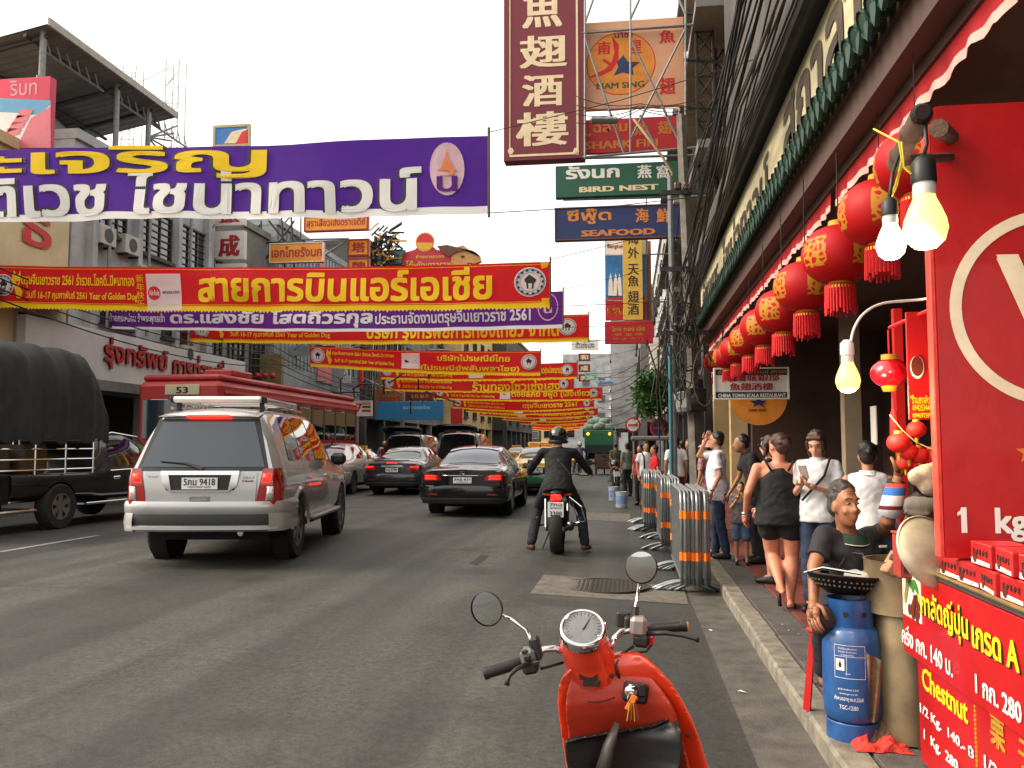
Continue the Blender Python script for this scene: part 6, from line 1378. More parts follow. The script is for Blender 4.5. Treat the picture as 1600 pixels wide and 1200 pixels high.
def person(label, loc, rz=0, h=1.68, J=None, skin=SK_TAN, hair=HAIR, style='short', top=None, sleeve='short', bottom=None, leg='long', shoes=None, vox=.016, headrz=0, tilt=0, face=False, hands=True, neckcut=0, belly=0, name='person', hem=.10, collar=True, grip=.5, wide=1, group=None, palmR=None, palmL=None, hw=1):
    t = thing(name, label, 'person', loc, rz, group); s = h/1.70
    j = {k: V3(v)*s if len(v) == 3 else v for k, v in BASE.items()}
    for k, v in (J or {}).items(): j[k] = (V3(v)*s if len(v) == 3 else v)
    sw = (j['shR']-j['shL']).normalized()
    fw = V3((0, 1, 0)); mid = j['pel'].lerp(j['che'], .5)
    b = MB(); ex = MB(); up = (j['che']-j['pel']).normalized()
    def torso(mb, g, lo, hi=1, w=1):
        L = [(j['pel']-up*lo*s, .155*s*w+g*2, .105*s*w+g*2.5), (j['pel'], .162*s*w+g*1.6, .112*s*w+g*2), (mid+fw*belly*.5*s, .142*s*w+g, .10*s+belly*s*.6+g), (j['che']+fw*belly*.2*s, .160*s+g, .112*s+g), (j['che'].lerp(j['nec'], .45), .168*s+g, .10*s+g), (j['che'].lerp(j['nec'], .86), .11*s+g, .07*s+g)]
        rings(mb, L[:6 if hi else 4], sw)
        if hi:
            for q in 'RL':
                if g > 0 and sleeve == 'none': cap(mb, j['nec'].lerp(j['sh'+q], .4)-up*.03*s, j['nec'].lerp(j['sh'+q], .72)-up*.02*s, .05*s+g, .045*s+g)
                else: cap(mb, j['nec'].lerp(j['sh'+q], .42)-up*.035*s, j['sh'+q], .052*s+g, .047*s+g)
    torso(b, -.006, .04)
    cap(b, j['nec']-up*.05*s, j['hea']-V3((0, .015, .02))*s, .052*s, .050*s)
    Hm = Matrix.Rotation(headrz, 3, 'Z') @ Matrix.Rotation(tilt, 3, 'X'); hc = j['hea']
    hp = lambda x, y, z: hc+Hm @ (V3((x*hw, y*(.5+.5*hw), z))*s)
    b.ball(hp(0, -.008, .025), (.074*s*hw, .092*s*(.5+.5*hw), .092*s), 16, Hm); b.ball(hp(0, .022, -.035), (.058*s*hw, .066*s, .078*s), 14, Hm); b.ball(hp(0, .048, -.09), (.026*s, .026*s, .022*s), 10, Hm)
    b.ball(hp(0, .094, -.022), (.013*s, .02*s, .018*s), 8, Hm); cap(b, hp(0, .078, .022), hp(0, .096, -.012), .009*s, .011*s, 8)
    for sx in (-1, 1): b.ball(hp(sx*.076, -.006, -.012), (.010*s, .022*s, .032*s), 8, Hm)
    if face:
        for sx in (-1, 1):
            cap(b, hp(sx*.012, .082, .034), hp(sx*.045, .068, .036), .011*s, .010*s, 8); b.ball(hp(sx*.042, .062, -.03), (.022*s, .02*s, .018*s), 8, Hm)
            cap(b, hp(sx*.0, .088, -.058), hp(sx*.020, .078, -.060), .008*s, .005*s, 6); cap(b, hp(sx*.0, .086, -.069), hp(sx*.018, .076, -.068), .008*s, .005*s, 6)
            b.ball(hp(sx*.013, .092, -.028), (.009*s, .010*s, .009*s), 6, Hm)
    for q, sx in (('R', 1), ('L', -1)):
        cap(b, j['sh'+q], j['el'+q], .046*s, .037*s); cap(b, j['el'+q], j['wr'+q], .037*s, .025*s)
        cap(b, j['hip'+q], j['kn'+q], .082*s*wide, .052*s*wide); c_ = j['kn'+q].lerp(j['an'+q], .32)-fw*.012*s; cap(b, j['kn'+q], c_, .051*s*wide, .053*s*wide); cap(b, c_, j['an'+q], .053*s*wide, .034*s)
        fx, fy = j['ft'+q]; fd = V3((fx, fy, 0)).normalized()
        if len(j['ft'+q]) == 2: hl = j['an'+q]-V3((0, 0, .055))*s-fd*.03*s; te = j['an'+q]-V3((0, 0, .062))*s+fd*.155*s
        cap(b, hl, te, .034*s, .026*s, 8); cap(b, j['an'+q], te, .034*s, .024*s, 8)
        if hands: hand(ex, j['wr'+q], j['el'+q], sx, grip, s, palmR if q == 'R' else palmL)
        if shoes:
            sh = MB(); cap(sh, hl+V3((0, 0, .006)), te+V3((0, 0, .004)), .044*s, .036*s, 10); cap(sh, j['an'+q]-V3((0, 0, .02)), te, .042*s, .032*s, 10)
            solid('shoe', sh, shoes, t, max(vox*.8, .010), 2)
    solid('body', b, skin, t, vox, 4, ex if hands else None)
    if top:
        m = MB(); torso(m, .012, hem, w=1.06)
        if sleeve != 'none':
            for q in 'RL':
                e = {'short': j['sh'+q].lerp(j['el'+q], .72), 'long': j['el'+q]}[sleeve]
                m.ball(j['sh'+q], .058*s, 12); m.tube([j['sh'+q], e], [.058*s, .060*s if sleeve == 'short' else .054*s], 14)
                if sleeve == 'long': cap(m, j['el'+q], j['wr'+q].lerp(j['el'+q], .06), .054*s, .040*s)
        sh = solid('shirt', m, top, t, vox, 2, None, .011)
        if collar:
            n_ = j['nec']-up*.005*s
            MB().lathe([(.062*s, 0), (.068*s, .02*s), (.075*s, -.012*s), (.085*s, -.02*s)], 16, n_).obj('collar', top, sh, True)
    if bottom:
        m = MB(); rings(m, [(j['pel']+up*.04*s, .150*s, .102*s), (j['pel'], .166*s, .118*s), (j['pel']-up*.07*s, .168*s, .122*s)], sw)
        for q in 'RL':
            if leg == 'long': cap(m, j['hip'+q], j['kn'+q], .097*s, .070*s); cap(m, j['kn'+q], j['an'+q]+V3((0, 0, .02)), .070*s, .062*s)
            elif leg == 'skirt': cap(m, j['hip'+q], j['kn'+q], .11*s, .12*s); cap(m, j['kn'+q], j['kn'+q].lerp(j['an'+q], .6), .12*s, .12*s)
            else: cap(m, j['hip'+q], j['hip'+q].lerp(j['kn'+q], .42 if leg == 'shorts' else .85), .10*s, .097*s)
        solid('trousers' if leg == 'long' else ('skirt' if leg == 'skirt' else 'shorts'), m, bottom, t, vox, 2, None, .010)
    if style != 'none':
        m = MB(); m.ball(hp(0, -.028, .046), (.081*s*hw, .090*s*(.5+.5*hw), .090*s), 16, Hm)
        m.ball(hp(0, -.055, .0), (.070*s, .055*s, .075*s), 12, Hm)
        if style == 'bob':
            for sx in (-1, 1): cap(m, hp(sx*.07, -.01, .02), hp(sx*.068, .012, -.10), .028*s, .022*s)
            m.ball(hp(0, -.06, -.06), (.075*s, .05*s, .075*s), 12, Hm); cap(m, hp(-.05, .045, .085), hp(.05, .045, .085), .026*s, .026*s); cap(m, hp(-.07, .03, .04), hp(-.07, .035, -.02), .02*s, .02*s); cap(m, hp(.07, .03, .04), hp(.07, .035, -.02), .02*s, .02*s)
        if style == 'bun': m.ball(hp(0, -.10, .03), (.045*s, .042*s, .045*s), 12, Hm); m.ball(hp(0, -.06, -.03), (.06*s, .04*s, .05*s), 10, Hm)
        rh = random.Random(len(label)*7+int(h*100))
        for _ in range(46):                             # tufts break the outline
            a_, e_ = rh.uniform(0, 6.28), rh.uniform(-.1, 1.5); dx, dy, dz = math.cos(a_)*math.cos(e_), math.sin(a_)*math.cos(e_), math.sin(e_)
            if dy > .45 and dz < .55: continue
            m.ball(hp(dx*.078, -.028+dy*.087, .046+dz*.086), (rh.uniform(.010, .018)*s, rh.uniform(.012, .022)*s, rh.uniform(.010, .016)*s), 6, Hm @ Matrix.Rotation(a_, 3, 'Z'))
        solid('hair', m, hair, t, max(.008, vox*.6), 1)
    if face:
        for sx in (-1, 1):
            e = MB().ball(hp(sx*.031, .076, .012), (.013*s, .008*s, .0065*s), 10, Hm).obj('eye', M('eye white', (128, 118, 110), .3), t, True); MB().ball(hp(sx*.031, .0815, .012), (.006*s, .004*s, .0062*s), 8, Hm).obj('iris', m_black, e, True)
            MB().tube([hp(sx*.014, .090, .034), hp(sx*.032, .087, .040), hp(sx*.052, .074, .034)], [.003, .0045, .003], 5).obj('eyebrow', hair, t, True)
        MB().tube([hp(-.024, .076, -.064), hp(0, .0915, -.0635), hp(.024, .076, -.064)], [.002, .0035, .002], 5, flat=.7).obj('mouth_line', M('lip line', (86, 48, 42), .6), t)
    t['_h'] = 1
    del t['_h']
    j['hp'] = hp
    return t, j
def inv(loc, rz, p): return Matrix.Rotation(-rz, 3, 'Z') @ (V3(p)-V3(loc))
WHT = cloth('white cotton', (214, 214, 216)); BLKC = cloth('black cotton', (18, 18, 20)); JEAN = cloth('blue jeans', (38, 52, 78), sc=14); DKT = cloth('dark trousers', (30, 30, 34)); NAVY = cloth('charcoal polo', (40, 42, 50)); REDC = cloth('red cotton', (190, 26, 34)); SHOE = M('black leather', (22, 20, 20), .45, var=.15); SAND = M('sandal rubber', (24, 22, 22), .7)
# --- man in white polo at the kerb, hand shading his eyes
p = G(1124, 872, KERB)
t, j = person('man in white polo shirt and jeans shading his eyes beside the barriers', p, R(78), 1.66, dict(shR=(.18, .0, 1.385), elR=(.20, .28, 1.36), wrR=(.10, .17, 1.56), elL=(-.22, -.05, 1.12), wrL=(-.22, .06, .89), anR=(.11, .06, .09), knR=(.10, .06, .5), anL=(-.10, -.10, .09), knL=(-.1, -.03, .5)), SK_TAN, HAIR, 'short', cloth('white polo', (206, 204, 212)), 'short', JEAN, 'long', SHOE, .014, belly=.045, hem=.16, headrz=R(-8))
o = MB().lathe([(.03, 0), (.033, .004), (.033, .02), (.03, .024)], 14, j['wrL']+V3((0, 0, .02))).obj('watch', m_chrome, t, True)
w = j['wrL']; bg = thing('carrier_bag', 'thin white plastic bag hanging from the hand of the man in white polo', 'bag', p+Matrix.Rotation(R(78), 3, 'Z') @ (w+V3((0, .05, -.13))))
q = MB(); rings(q, [((0, 0, .0), .012, .01), ((0, .0, -.06), .04, .02), ((.005, .01, -.18), .055, .03), ((0, .0, -.28), .05, .028), ((0, 0, -.33), .03, .02)]); q.obj('sack', M('thin plastic', (206, 208, 206), .4, trans=.4), bg, True); MB().tube([(-.02, 0, -.03), (0, 0, .03), (.02, 0, -.03)], .004, 4).obj('handle', M('thin plastic'), bg)
# --- woman in black top walking away
p = G(1222, 950, KERB); 
BK = dict(anR=(.07, .02, .09), knR=(.09, .05, .50), knL=(-.055, .16, .50), anL=(-.02, -.10, .26), ftR=(.1, 1), ftL=(.05, -.6), elL=(-.25, -.05, 1.11), wrL=(-.27, .10, .89), elR=(.24, .0, 1.12), wrR=(.16, .20, 1.06))
t, j = person('woman in black strappy top and black shorts walking away on the pavement', p, R(-6), 1.58, BK, SK_ROSY, HAIRB, 'bun', None, 'none', BLKC, 'shorts', None, .013, headrz=R(35), wide=1.12, collar=False)
t.scale = (1.2, 1.12, 1.0); s = 1.58/1.70; m = MB()
rings(m, [((0, -.0, .80*s), .215*s, .155*s), ((0, 0, .92*s), .20*s, .145*s), ((0, .0, 1.08*s), .175*s, .128*s), ((0, .01, 1.22*s), .178*s, .128*s), ((0, .01, 1.30*s), .14*s, .122*s), ((0, .01, 1.36*s), .07*s, .105*s)])
tp = solid('top', m, BLKC, t, .013, 2, None, .012)
for sx in (-1, 1): MB().tube([(sx*.06, -.10*s, 1.33*s), (sx*.10, -.075*s, 1.42*s), (sx*.105, .0, 1.445*s), (sx*.07, .08*s, 1.38*s)], .009, 6).obj('strap', BLKC, tp, True)
for q in 'RL':
    a = j['an'+q]; fd = V3((j['ft'+q][0], j['ft'+q][1], 0)).normalized()
    if q == 'L': MB().tube([a+V3((-.01, -.01, -.075)), a+V3((.0, .01, -.20))], .042, 10, flat=.35).obj('sandal', SAND, t, True)
    else: MB().tube([a+V3((0, -.05, -.078)), a+V3((0, .06, -.078)), a+V3((.01, .17, -.078))], [.036, .036, .042], 10, flat=.3).obj('sandal', SAND, t, True)
MB().lathe([(.028, 0), (.034, .006), (.034, .016), (.028, .02)], 14, j['wrL']).obj('bracelet', m_chrome, t, True)
MB().box(j['hp'](-.0, .085, .015), (.14, .02, .04), Matrix.Rotation(R(35), 3, 'Z'), .008).obj('sunglasses', m_black, t)
# --- woman with phone
p = V3((W(1277, 720, 8.0).x, 8.0, KERB)); rz = R(150)
t, j = person('young woman in pale tee looking down at a phone in her hand', p, rz, 1.60, dict(elR=(.21, .03, 1.10), wrR=(.07, .24, 1.20), elL=(-.21, .03, 1.10), wrL=(-.05, .23, 1.17)), SK_LIGHT, HAIRB, 'bob', cloth('pale grey tee', (196, 198, 202)), 'short', JEAN, 'long', SHOE, .012, headrz=R(4), tilt=R(-24), face=True, grip=.6)
ph = thing('smartphone', 'smartphone with pale case held by the woman in pale tee', 'phone', p+Matrix.Rotation(rz, 3, 'Z') @ V3((.01, .34, 1.24)*1) , rz); ph.scale = (.94,)*3
MB().box((0, 0, 0), (.078, .012, .155), Matrix.Rotation(R(-35), 3, 'X'), .005).obj('case', M('pale case', (206, 190, 184), .4), ph); MB().box((0, -.006, -.004), (.07, .004, .145), Matrix.Rotation(R(-35), 3, 'X')).obj('screen', m_cglass, ph)
MB().tube([(-.13, .05, 1.36), (-.10, .135, 1.2), (.10, .13, .98)], .011, 6).obj('bag_strap', BLKC, t, True)
# --- person in white sleeveless top, back to us
p = V3((W(1356, 740, 6.9).x, 6.9, KERB))
person('person with short dark hair in white sleeveless top, seen from behind', p, R(-12), 1.50, None, SK_TAN, HAIR, 'short', WHT, 'none', cloth('blue shorts', (50, 66, 96)), 'knee', SHOE, .015, wide=.95)
# --- girl with sunglasses, dark shirted man, child, woman with hat
p = V3((W(1203, 720, 9.6).x, 9.6, KERB)); t, j = person('girl in dark off shoulder top partly hidden by the woman in black', p, R(60), 1.58, None, SK_LIGHT, HAIRB, 'bob', cloth('dark navy cotton', (24, 26, 36)), 'none', BLKC, 'shorts', SHOE, .016, collar=False)
MB().box(j['hp'](0, .088, .014), (.13, .02, .04), None, .008).obj('sunglasses', m_black, t)
p = V3((W(1182, 740, 11.2).x, 11.2, KERB)); person('tall person in black shirt and black trousers leaning over the child', p, R(100), 1.68, dict(che=(0, .06, 1.22), nec=(0, .12, 1.39), hea=(0, .2, 1.50), shR=(.17, .10, 1.35), shL=(-.17, .10, 1.35), elR=(.21, .16, 1.08), wrR=(.2, .3, .86), elL=(-.21, .12, 1.08), wrL=(-.2, .25, .86)), SK_DARK, HAIR, 'short', BLKC, 'short', DKT, 'long', SHOE, .018)
p = V3((W(1157, 760, 11.0).x, 11.0, KERB)); person('small child in printed dark tee holding hands to the mouth', p, R(170), 1.02, dict(elR=(.2, .05, 1.15), wrR=(.06, .2, 1.36), elL=(-.2, .05, 1.15), wrL=(-.06, .2, 1.36)), SK_TAN, HAIR, 'short', cloth('printed dark tee', (40, 42, 50), col2=(120, 110, 110), sc=30), 'short', cloth('denim shorts', (70, 90, 120)), 'knee', SHOE, .015, face=True)
p = V3((W(1107, 730, 13.6).x, 13.6, KERB)); t, j = person('woman in floral blouse and pink sun hat behind the man in polo', p, R(40), 1.55, None, SK_TAN, HAIR, 'short', cloth('floral blouse', (190, 150, 150), col2=(110, 50, 60), sc=30), 'short', DKT, 'skirt', SHOE, .02)
MB().lathe([(.15, -.01), (.12, .02), (.09, .03), (.085, .09), (.05, .115), (0, .12)], 20, j['hp'](0, -.01, .03)).obj('sun_hat', cloth('pink hat', (206, 140, 140)), t, True)
# --- farther people on the right
far = ((1056, 700, 18.2, 10, 1.66, WHT, cloth('maroon shorts', (90, 30, 36)), 'man in grey white shirt seen from behind near the barriers', 'short'),
       (1023, 706, 20.0, 100, 1.60, REDC, DKT, 'person in bright red shirt by the farthest barriers', 'short'), (1009, 700, 21.2, 200, 1.68, WHT, DKT, 'man in white tee with dark shoulder straps beside the red shirt', 'short'),
       (1000, 700, 23.0, 150, 1.60, cloth('dull red tee', (140, 30, 36)), DKT, 'person in dull red tee under the cart canopy', 'short'), (1076, 705, 19.5, 160, 1.62, BLKC, DKT, 'dark clothed person between the poles', 'short'),
       (980, 696, 27.0, 30, 1.65, cloth('mottled shirt', (150, 150, 150), col2=(60, 90, 70), sc=20), DKT, 'person in mottled shirt left of the food cart', 'short'), (1066, 704, 22.5, 0, 1.6, cloth('teal shirt', (40, 90, 96)), DKT, 'person in teal shirt behind the slim metal pole', 'short'),
       (962, 694, 33, 10, 1.66, cloth('olive shirt', (80, 84, 56)), DKT, 'person in olive shirt by the parked motorbikes', 'short'))
for px, py, Y, a, h, tp, bt, lab, sl in far:
    x = W(px, py, Y).x; z = KERB if x > KX else max(.006, crown(x)); t, j = person(lab, (x, Y, z), R(a), h, None, SK_TAN, HAIR, 'short', tp, sl, bt, 'long', SHOE, .024, hands=True)
    if 'straps' in lab:
        for sx in (-1, 1): MB().tube([(sx*.09, .13, 1.0), (sx*.1, .13, 1.3), (sx*.11, 0, 1.44), (sx*.1, -.12, 1.2)], .018, 6).obj('strap', BLKC, t, True)
# ================================================================ MOTORBIKES
def motorbike(label, loc, rz, sc_=1, paint=None, lit=True, pl=None, big=True, group=None):
    paint = paint or M('satin black', (20, 20, 21), .35, .3, var=.1)
    t = thing('motorcycle', label, 'motorcycle', loc, rz, group); t.scale = (sc_,)*3; wt = .17 if big else .09; r = .315 if big else .28; wb = 1.42 if big else 1.22
    ry = Matrix.Rotation(PI/2, 3, 'Y')
    for y, ww in ((0, wt), (wb, wt*.7)):
        o = MB().lathe([(r*.66, -ww/2), (r*.88, -ww/2), (r*.97, -ww*.3), (r, 0), (r*.97, ww*.3), (r*.88, ww/2), (r*.66, ww/2)], 28, (0, y, r), ry).obj('wheel', m_tyre, t, True, 50)
        q = MB()
        for k in range(6): a = PI*k/3; q.tube([(0, y, r), (0, y+r*.68*math.cos(a), r+r*.68*math.sin(a))], .014, 5)
        q.lathe([(r*.70, -ww*.3), (r*.62, 0), (r*.70, ww*.3)], 24, (0, y, r), ry); q.lathe([(.045, -ww*.6), (.045, ww*.6)], 12, (0, y, r), ry, True); q.obj('rim', m_rim, o, True, 40)
    MB().lathe([(r+.02, -wt*.55), (r+.035, 0), (r+.02, wt*.55)], 18, (0, .0, r), ry @ Matrix.Rotation(R(-10), 3, 'Z'), arc=R(150)).obj('rear_mudguard', paint, t, True)
    for sx in (-1, 1):
        MB().tube([(sx*wt*.75, 0, r), (sx*wt*.8, .5, .40)], .025, 6).obj('swing_arm', m_dsteel, t); MB().tube([(sx*wt*.85, .02, r+.03), (sx*wt*.9, .12, .72)], .022, 8).obj('shock_absorber', m_chrome, t)
        MB().tube([(sx*.09, wb, r), (sx*.09, wb-.30, .92)], .026, 8).obj('front_fork', m_chrome, t)
        MB().tube([(sx*.05, wb-.32, .95), (sx*.2, wb-.36, 1.04), (sx*.40, wb-.52, 1.03)], .013, 6).obj('handlebar', m_dsteel, t, True); MB().tube([(sx*.30, wb-.45, 1.03), (sx*.42, wb-.54, 1.03)], .019, 8).obj('grip', m_plastic, t)
        MB().tube([(sx*.28, wb-.42, 1.03), (sx*.36, wb-.42, 1.17)], .007, 5).obj('mirror_stem', m_dsteel, t); MB().box((sx*.40, wb-.43, 1.2), (.15, .02, .085), Matrix.Rotation(sx*.15, 3, 'Z'), .01).obj('mirror', m_plastic, t)
        MB().tube([(sx*.10, .18, .78), (sx*.20, .17, .79)], .022, 6).obj('indicator', M('amber lens', (206, 110, 20), .3), t)
        MB().tube([(sx*.15, .62, .33), (sx*.27, .62, .32)], .015, 6).obj('foot_peg', m_plastic, t)
    q = MB(); rings(q, [((0, .02, .80), .08, .04), ((0, .25, .80), .13, .05), ((0, .55, .79), .14, .06), ((0, .75, .80), .09, .05)], (1, 0, 0)); q.obj('seat', M('vinyl seat', (18, 18, 18), .5), t, True)
    q = MB(); rings(q, [((0, .70, .84), .10, .07), ((0, .85, .92), .15, .11), ((0, 1.0, .95), .13, .10), ((0, 1.12, .92), .07, .06)], (1, 0, 0)); q.obj('fuel_tank', paint, t, True)
    MB().box((0, .62, .45), (.26, .42, .34), None, .06).obj('engine', m_dsteel, t); MB().tube([(.14, .8, .35), (.16, .4, .30), (.19, -.1, .36), (.20, -.32, .42)], [.025, .03, .05, .045], 10).obj('exhaust', M('dark chrome', (90, 90, 92), .25, .9), t, True)
    MB().tube([(0, .2, .68), (0, -.05, .78), (0, -.16, .80)], [.07, .055, .03], 8, flat=.6).obj('tail_fairing', paint, t, True)
    MB().box((0, -.19, .76), (.14, .03, .075), None, .012).obj('tail_light', m_lampon if lit else m_lampred, t)
    MB().tube([(0, -.12, .74), (0, -.20, .62)], .02, 6).obj('plate_bracket', m_plastic, t)
    if pl:
        p_ = MB().box((0, -.215, .60), (.21, .008, .20), None, .003).obj('number_plate', m_numplate, t)
        for s_, z0, z1 in pl: put(s_, lambda u, v, o: (-.08+.16*u, -.2205-o, z0+(z1-z0)*v), .02).obj('plate_lettering', m_black, p_, fixn=False)
    else: MB().box((0, -.215, .60), (.2, .008, .16)).obj('number_plate', m_numplate, t)
    MB().ball((0, wb-.22, .93), (.085, .07, .085), 12).obj('headlight', m_lampclear, t, True)
    MB().tube([(-.1, .5, .3), (-.22, .42, .01)], .012, 5).obj('side_stand', m_dsteel, t)
    return t
g = GR(867, 869)
t = motorbike('black motorcycle with lit tail lamp ridden by the person in black', (g.x, g.y+.31, crown(g.x)), R(2), 1.05, None, True, (('7กฉ', .645, .69), ('กรุงเทพมหานคร', .605, .63), ('3398', .515, .58)))
for a, b in (((.17, .1, .75), (.34, .05, .62)), ((.34, .05, .62), (.38, .1, .42)), ((.38, .1, .42), (.2, .2, .38)), ((.2, .15, .7), (.3, .12, .42))): MB().tube([a, b], .012, 6).obj('pannier_rail', m_chrome, t)
RID = dict(pel=(0, -.02, .93), che=(0, .12, 1.22), nec=(0, .17, 1.42), hea=(0, .20, 1.56), shR=(.19, .15, 1.37), shL=(-.19, .15, 1.37), elR=(.36, .32, 1.12), wrR=(.40, .62, 1.06), elL=(-.36, .32, 1.12), wrL=(-.40, .62, 1.06), hipR=(.11, .02, .89), hipL=(-.11, .02, .89), knR=(.27, .30, .56), knL=(-.27, .30, .56), anR=(.33, .05, .10), anL=(-.33, .05, .10), ftR=(.35, 1), ftL=(-.35, 1))
HELM = M('gloss black helmet', (14, 14, 15), .15, var=0, coat=1)
def rider(label, loc, rz, h, top, bottom, helm, shoes=M('brown shoe', (84, 58, 44), .6), vox=.016, J=RID):
    t, j = person(label, loc, rz, h, J, SK_TAN, HAIR, 'none', top, 'long', bottom, 'long', shoes, vox, grip=.9, wide=1.1, belly=.03, hem=.14)
    q = MB(); hp = j['hp']; q.ball(hp(0, -.005, .035), (.128, .145, .135), 20); hm = solid('helmet', q, helm, t, .012, 1)
    MB().lathe([(.118, -.02), (.135, .0), (.125, .03)], 24, hp(0, 0, -.06)).obj('helmet_rim', m_plastic, hm, True); MB().grid(lambda u, v: hp(.125*math.sin(-1.2+2.4*u)*1.03, .15*math.cos(-1.2+2.4*u), -.02+.09*v), 12, 3).obj('visor', m_cglass, hm, True)
    return t, j
t, j = rider('person in black jacket and helmet sitting on the black motorcycle, feet down', (g.x, g.y+.55, crown(g.x)), R(2), 1.78, cloth('black jacket', (16, 16, 19)), cloth('dark jeans', (22, 26, 36)), HELM); t.scale = (1.12, 1.05, 1)
MB().tube([(-.14, .14, 1.47), (0, .02, 1.32), (.17, -.05, 1.1)], .013, 6).obj('bag_strap', M('grey strap', (70, 70, 70), .7), t, True)
# scooter rider in pale shirt, left lane
g = GR(594, 748); t = motorbike('small motorbike under the rider in pale shirt, far left lane', (g.x, g.y, crown(g.x)), R(2), 1, m_blk, False, None, False, None)
rider('rider in pale shirt and orange helmet in the far left lane', (g.x, g.y+.5, crown(g.x)), R(2), 1.72, cloth('pale blue shirt', (176, 184, 200)), DKT, M('orange helmet', (206, 120, 40), .3, coat=.6), vox=.024)
# parked motorbikes near the carts
for k, (px, py, a) in enumerate(((964, 768, 6), (958, 754, 0), (975, 760, -8))):
    g = GR(px, py); motorbike('parked small motorbike near the paint buckets, ' + ('nearest', 'farthest', 'rightmost')[k] + ' of the three', (g.x, g.y, crown(g.x)), R(a), 1, (m_gun, m_blk, m_navy)[k], k == 9, None, False, 'motorbikes parked by the food cart')
g = GR(905, 742); motorbike('distant motorbike with a glowing tail lamp right of the helmet', (g.x, g.y, crown(g.x)), 0, 1.1, m_blk, True, None, False)
rider('distant rider in dark clothes right of the black helmet', (g.x, g.y+.5, crown(g.x)), 0, 1.68, cloth('purple grey shirt', (80, 70, 92)), DKT, M('white helmet', (190, 190, 190), .3), vox=.03)
# ================================================================ ORANGE RED SCOOTER in the foreground
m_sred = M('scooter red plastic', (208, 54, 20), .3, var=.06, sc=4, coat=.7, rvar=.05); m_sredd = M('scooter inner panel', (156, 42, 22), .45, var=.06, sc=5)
SY = 2.78
so = Vector((W(960, 1150, SY).x, SY, crown(.1)))
SCT = thing('red_scooter', 'orange red scooter with round chrome gauge parked in the foreground', 'scooter', so)
def slab(rows, yf, th, ns=12):
    """closed curved panel: rows of (py, xl, xr) in picture space on the plane y=SY, yf(t, v) = depth offset"""
    mb = MB(); n = ns+1; k = len(rows); vs = []
    for layer in (0, 1):
        for i, (py, xl, xr) in enumerate(rows):
            for q in range(n):
                tt = -1+2*q/ns; px = (xl+xr)/2+(xr-xl)/2*tt; p = W(px, py, SY); d = yf(tt, i/(k-1)); vs.append((p.x, SY+d+(th if layer else 0), p.z))
    K = k*n
    f = [(i*n+q, i*n+q+1, (i+1)*n+q+1, (i+1)*n+q) for i in range(k-1) for q in range(ns)]
    fs = f+[tuple(a+K for a in x[::-1]) for x in f]
    loop = [q for q in range(n)]+[i*n+ns for i in range(1, k)]+[(k-1)*n+q for q in range(ns-1, -1, -1)]+[i*n for i in range(k-2, 0, -1)]
    for a, b in zip(loop, loop[1:]+loop[:1]): fs.append((a, a+K, b+K, b))
    mb.add(vs, fs); return mb
def rel(mb): mb.v = [(p[0]-so.x, p[1]-so.y, p[2]-so.z) for p in mb.v]; return mb
rows = [(1020, 968, 1000), (1026, 925, 1012), (1034, 898, 1022), (1047, 882, 1035), (1064, 875, 1050), (1090, 873, 1066), (1120, 876, 1081), (1155, 881, 1094), (1200, 888, 1107), (1260, 897, 1114), (1320, 908, 1112), (1370, 925, 1098)]
shield = solid('leg_shield', rel(slab(rows, lambda t, v: -.085*t*t*(.4+.6*v)-.02*math.sin(v*6), .045)), m_sred, SCT, .006, 6)
rows2 = [(1052, 893, 1018), (1070, 888, 1034), (1090, 886, 1048), (1108, 887, 1056), (1130, 889, 1060), (1150, 891, 1066), (1200, 897, 1080), (1300, 910, 1085)]
solid('inner_panel', rel(slab(rows2, lambda t, v: -.028-.07*t*t*(.4+.6*v)-.02*math.sin(v*6), .035)), m_sredd, shield, .006, 6)
rows3 = [(1112, 1040, 1057), (1122, 1010, 1060), (1131, 942, 1062), (1140, 886, 1063), (1155, 886, 1064), (1175, 889, 1062), (1195, 893, 1052), (1215, 898, 1036), (1235, 905, 1015)]
solid('glove_pocket', rel(slab(rows3, lambda t, v: -.062-.05*t*t, .03)), M('scooter black plastic', (20, 20, 21), .42, var=.1, sc=8), shield, .006, 4)
q = MB(); P = [W(965, 1130, SY-.09), W(952, 1165, SY-.11), W(940, 1215, SY-.12)]; q.tube(P, [.012, .022, .03], 10, flat=.7); rel(q).obj('bag_hook', M('worn grey plastic', (48, 44, 42), .5), shield, True)
# neck and gauge pod
q = MB(); gm = Euler((R(40), R(-5), R(6))).to_matrix(); gw = W(911, 984, SY-.07); gn = gm @ V3((0, 0, 1)); gc = gw-so
L = [(W(940, 1105, SY+.03), .066, .05), (W(934, 1078, SY+.022), .082, .062), (W(927, 1052, SY+.012), .086, .07), (W(920, 1028, SY-.002), .082, .074), (gw-gn*.045, .076, .074), (gw-gn*.008, .074, .074), (gw-gn*.002, .070, .070)]
rings(q, L, (1, .05, .12), 24); pod = solid('handlebar_pod', rel(q), m_sred, SCT, .005, 3)
MB().lathe([(.058, .004), (.062, .016), (.071, .012), (.076, 0), (.074, -.02)], 40, gc, gm).obj('gauge_rim', m_chrome, pod, True)
MB().lathe([(0, .008), (.06, .008), (.06, .0)], 40, gc, gm).obj('gauge_dial', M('pale dial', (140, 144, 146), .4, var=.05), pod)
q = MB()
for k in range(21): a = R(-40+260*k/20); q.add([gc+gm @ V3((r*math.cos(a+d), r*math.sin(a+d), .0095)) for r, d in ((.055, -.02), (.055, .02), (.047 if k % 2 else .043, .02), (.047 if k % 2 else .043, -.02))], [(0, 1, 2, 3)])
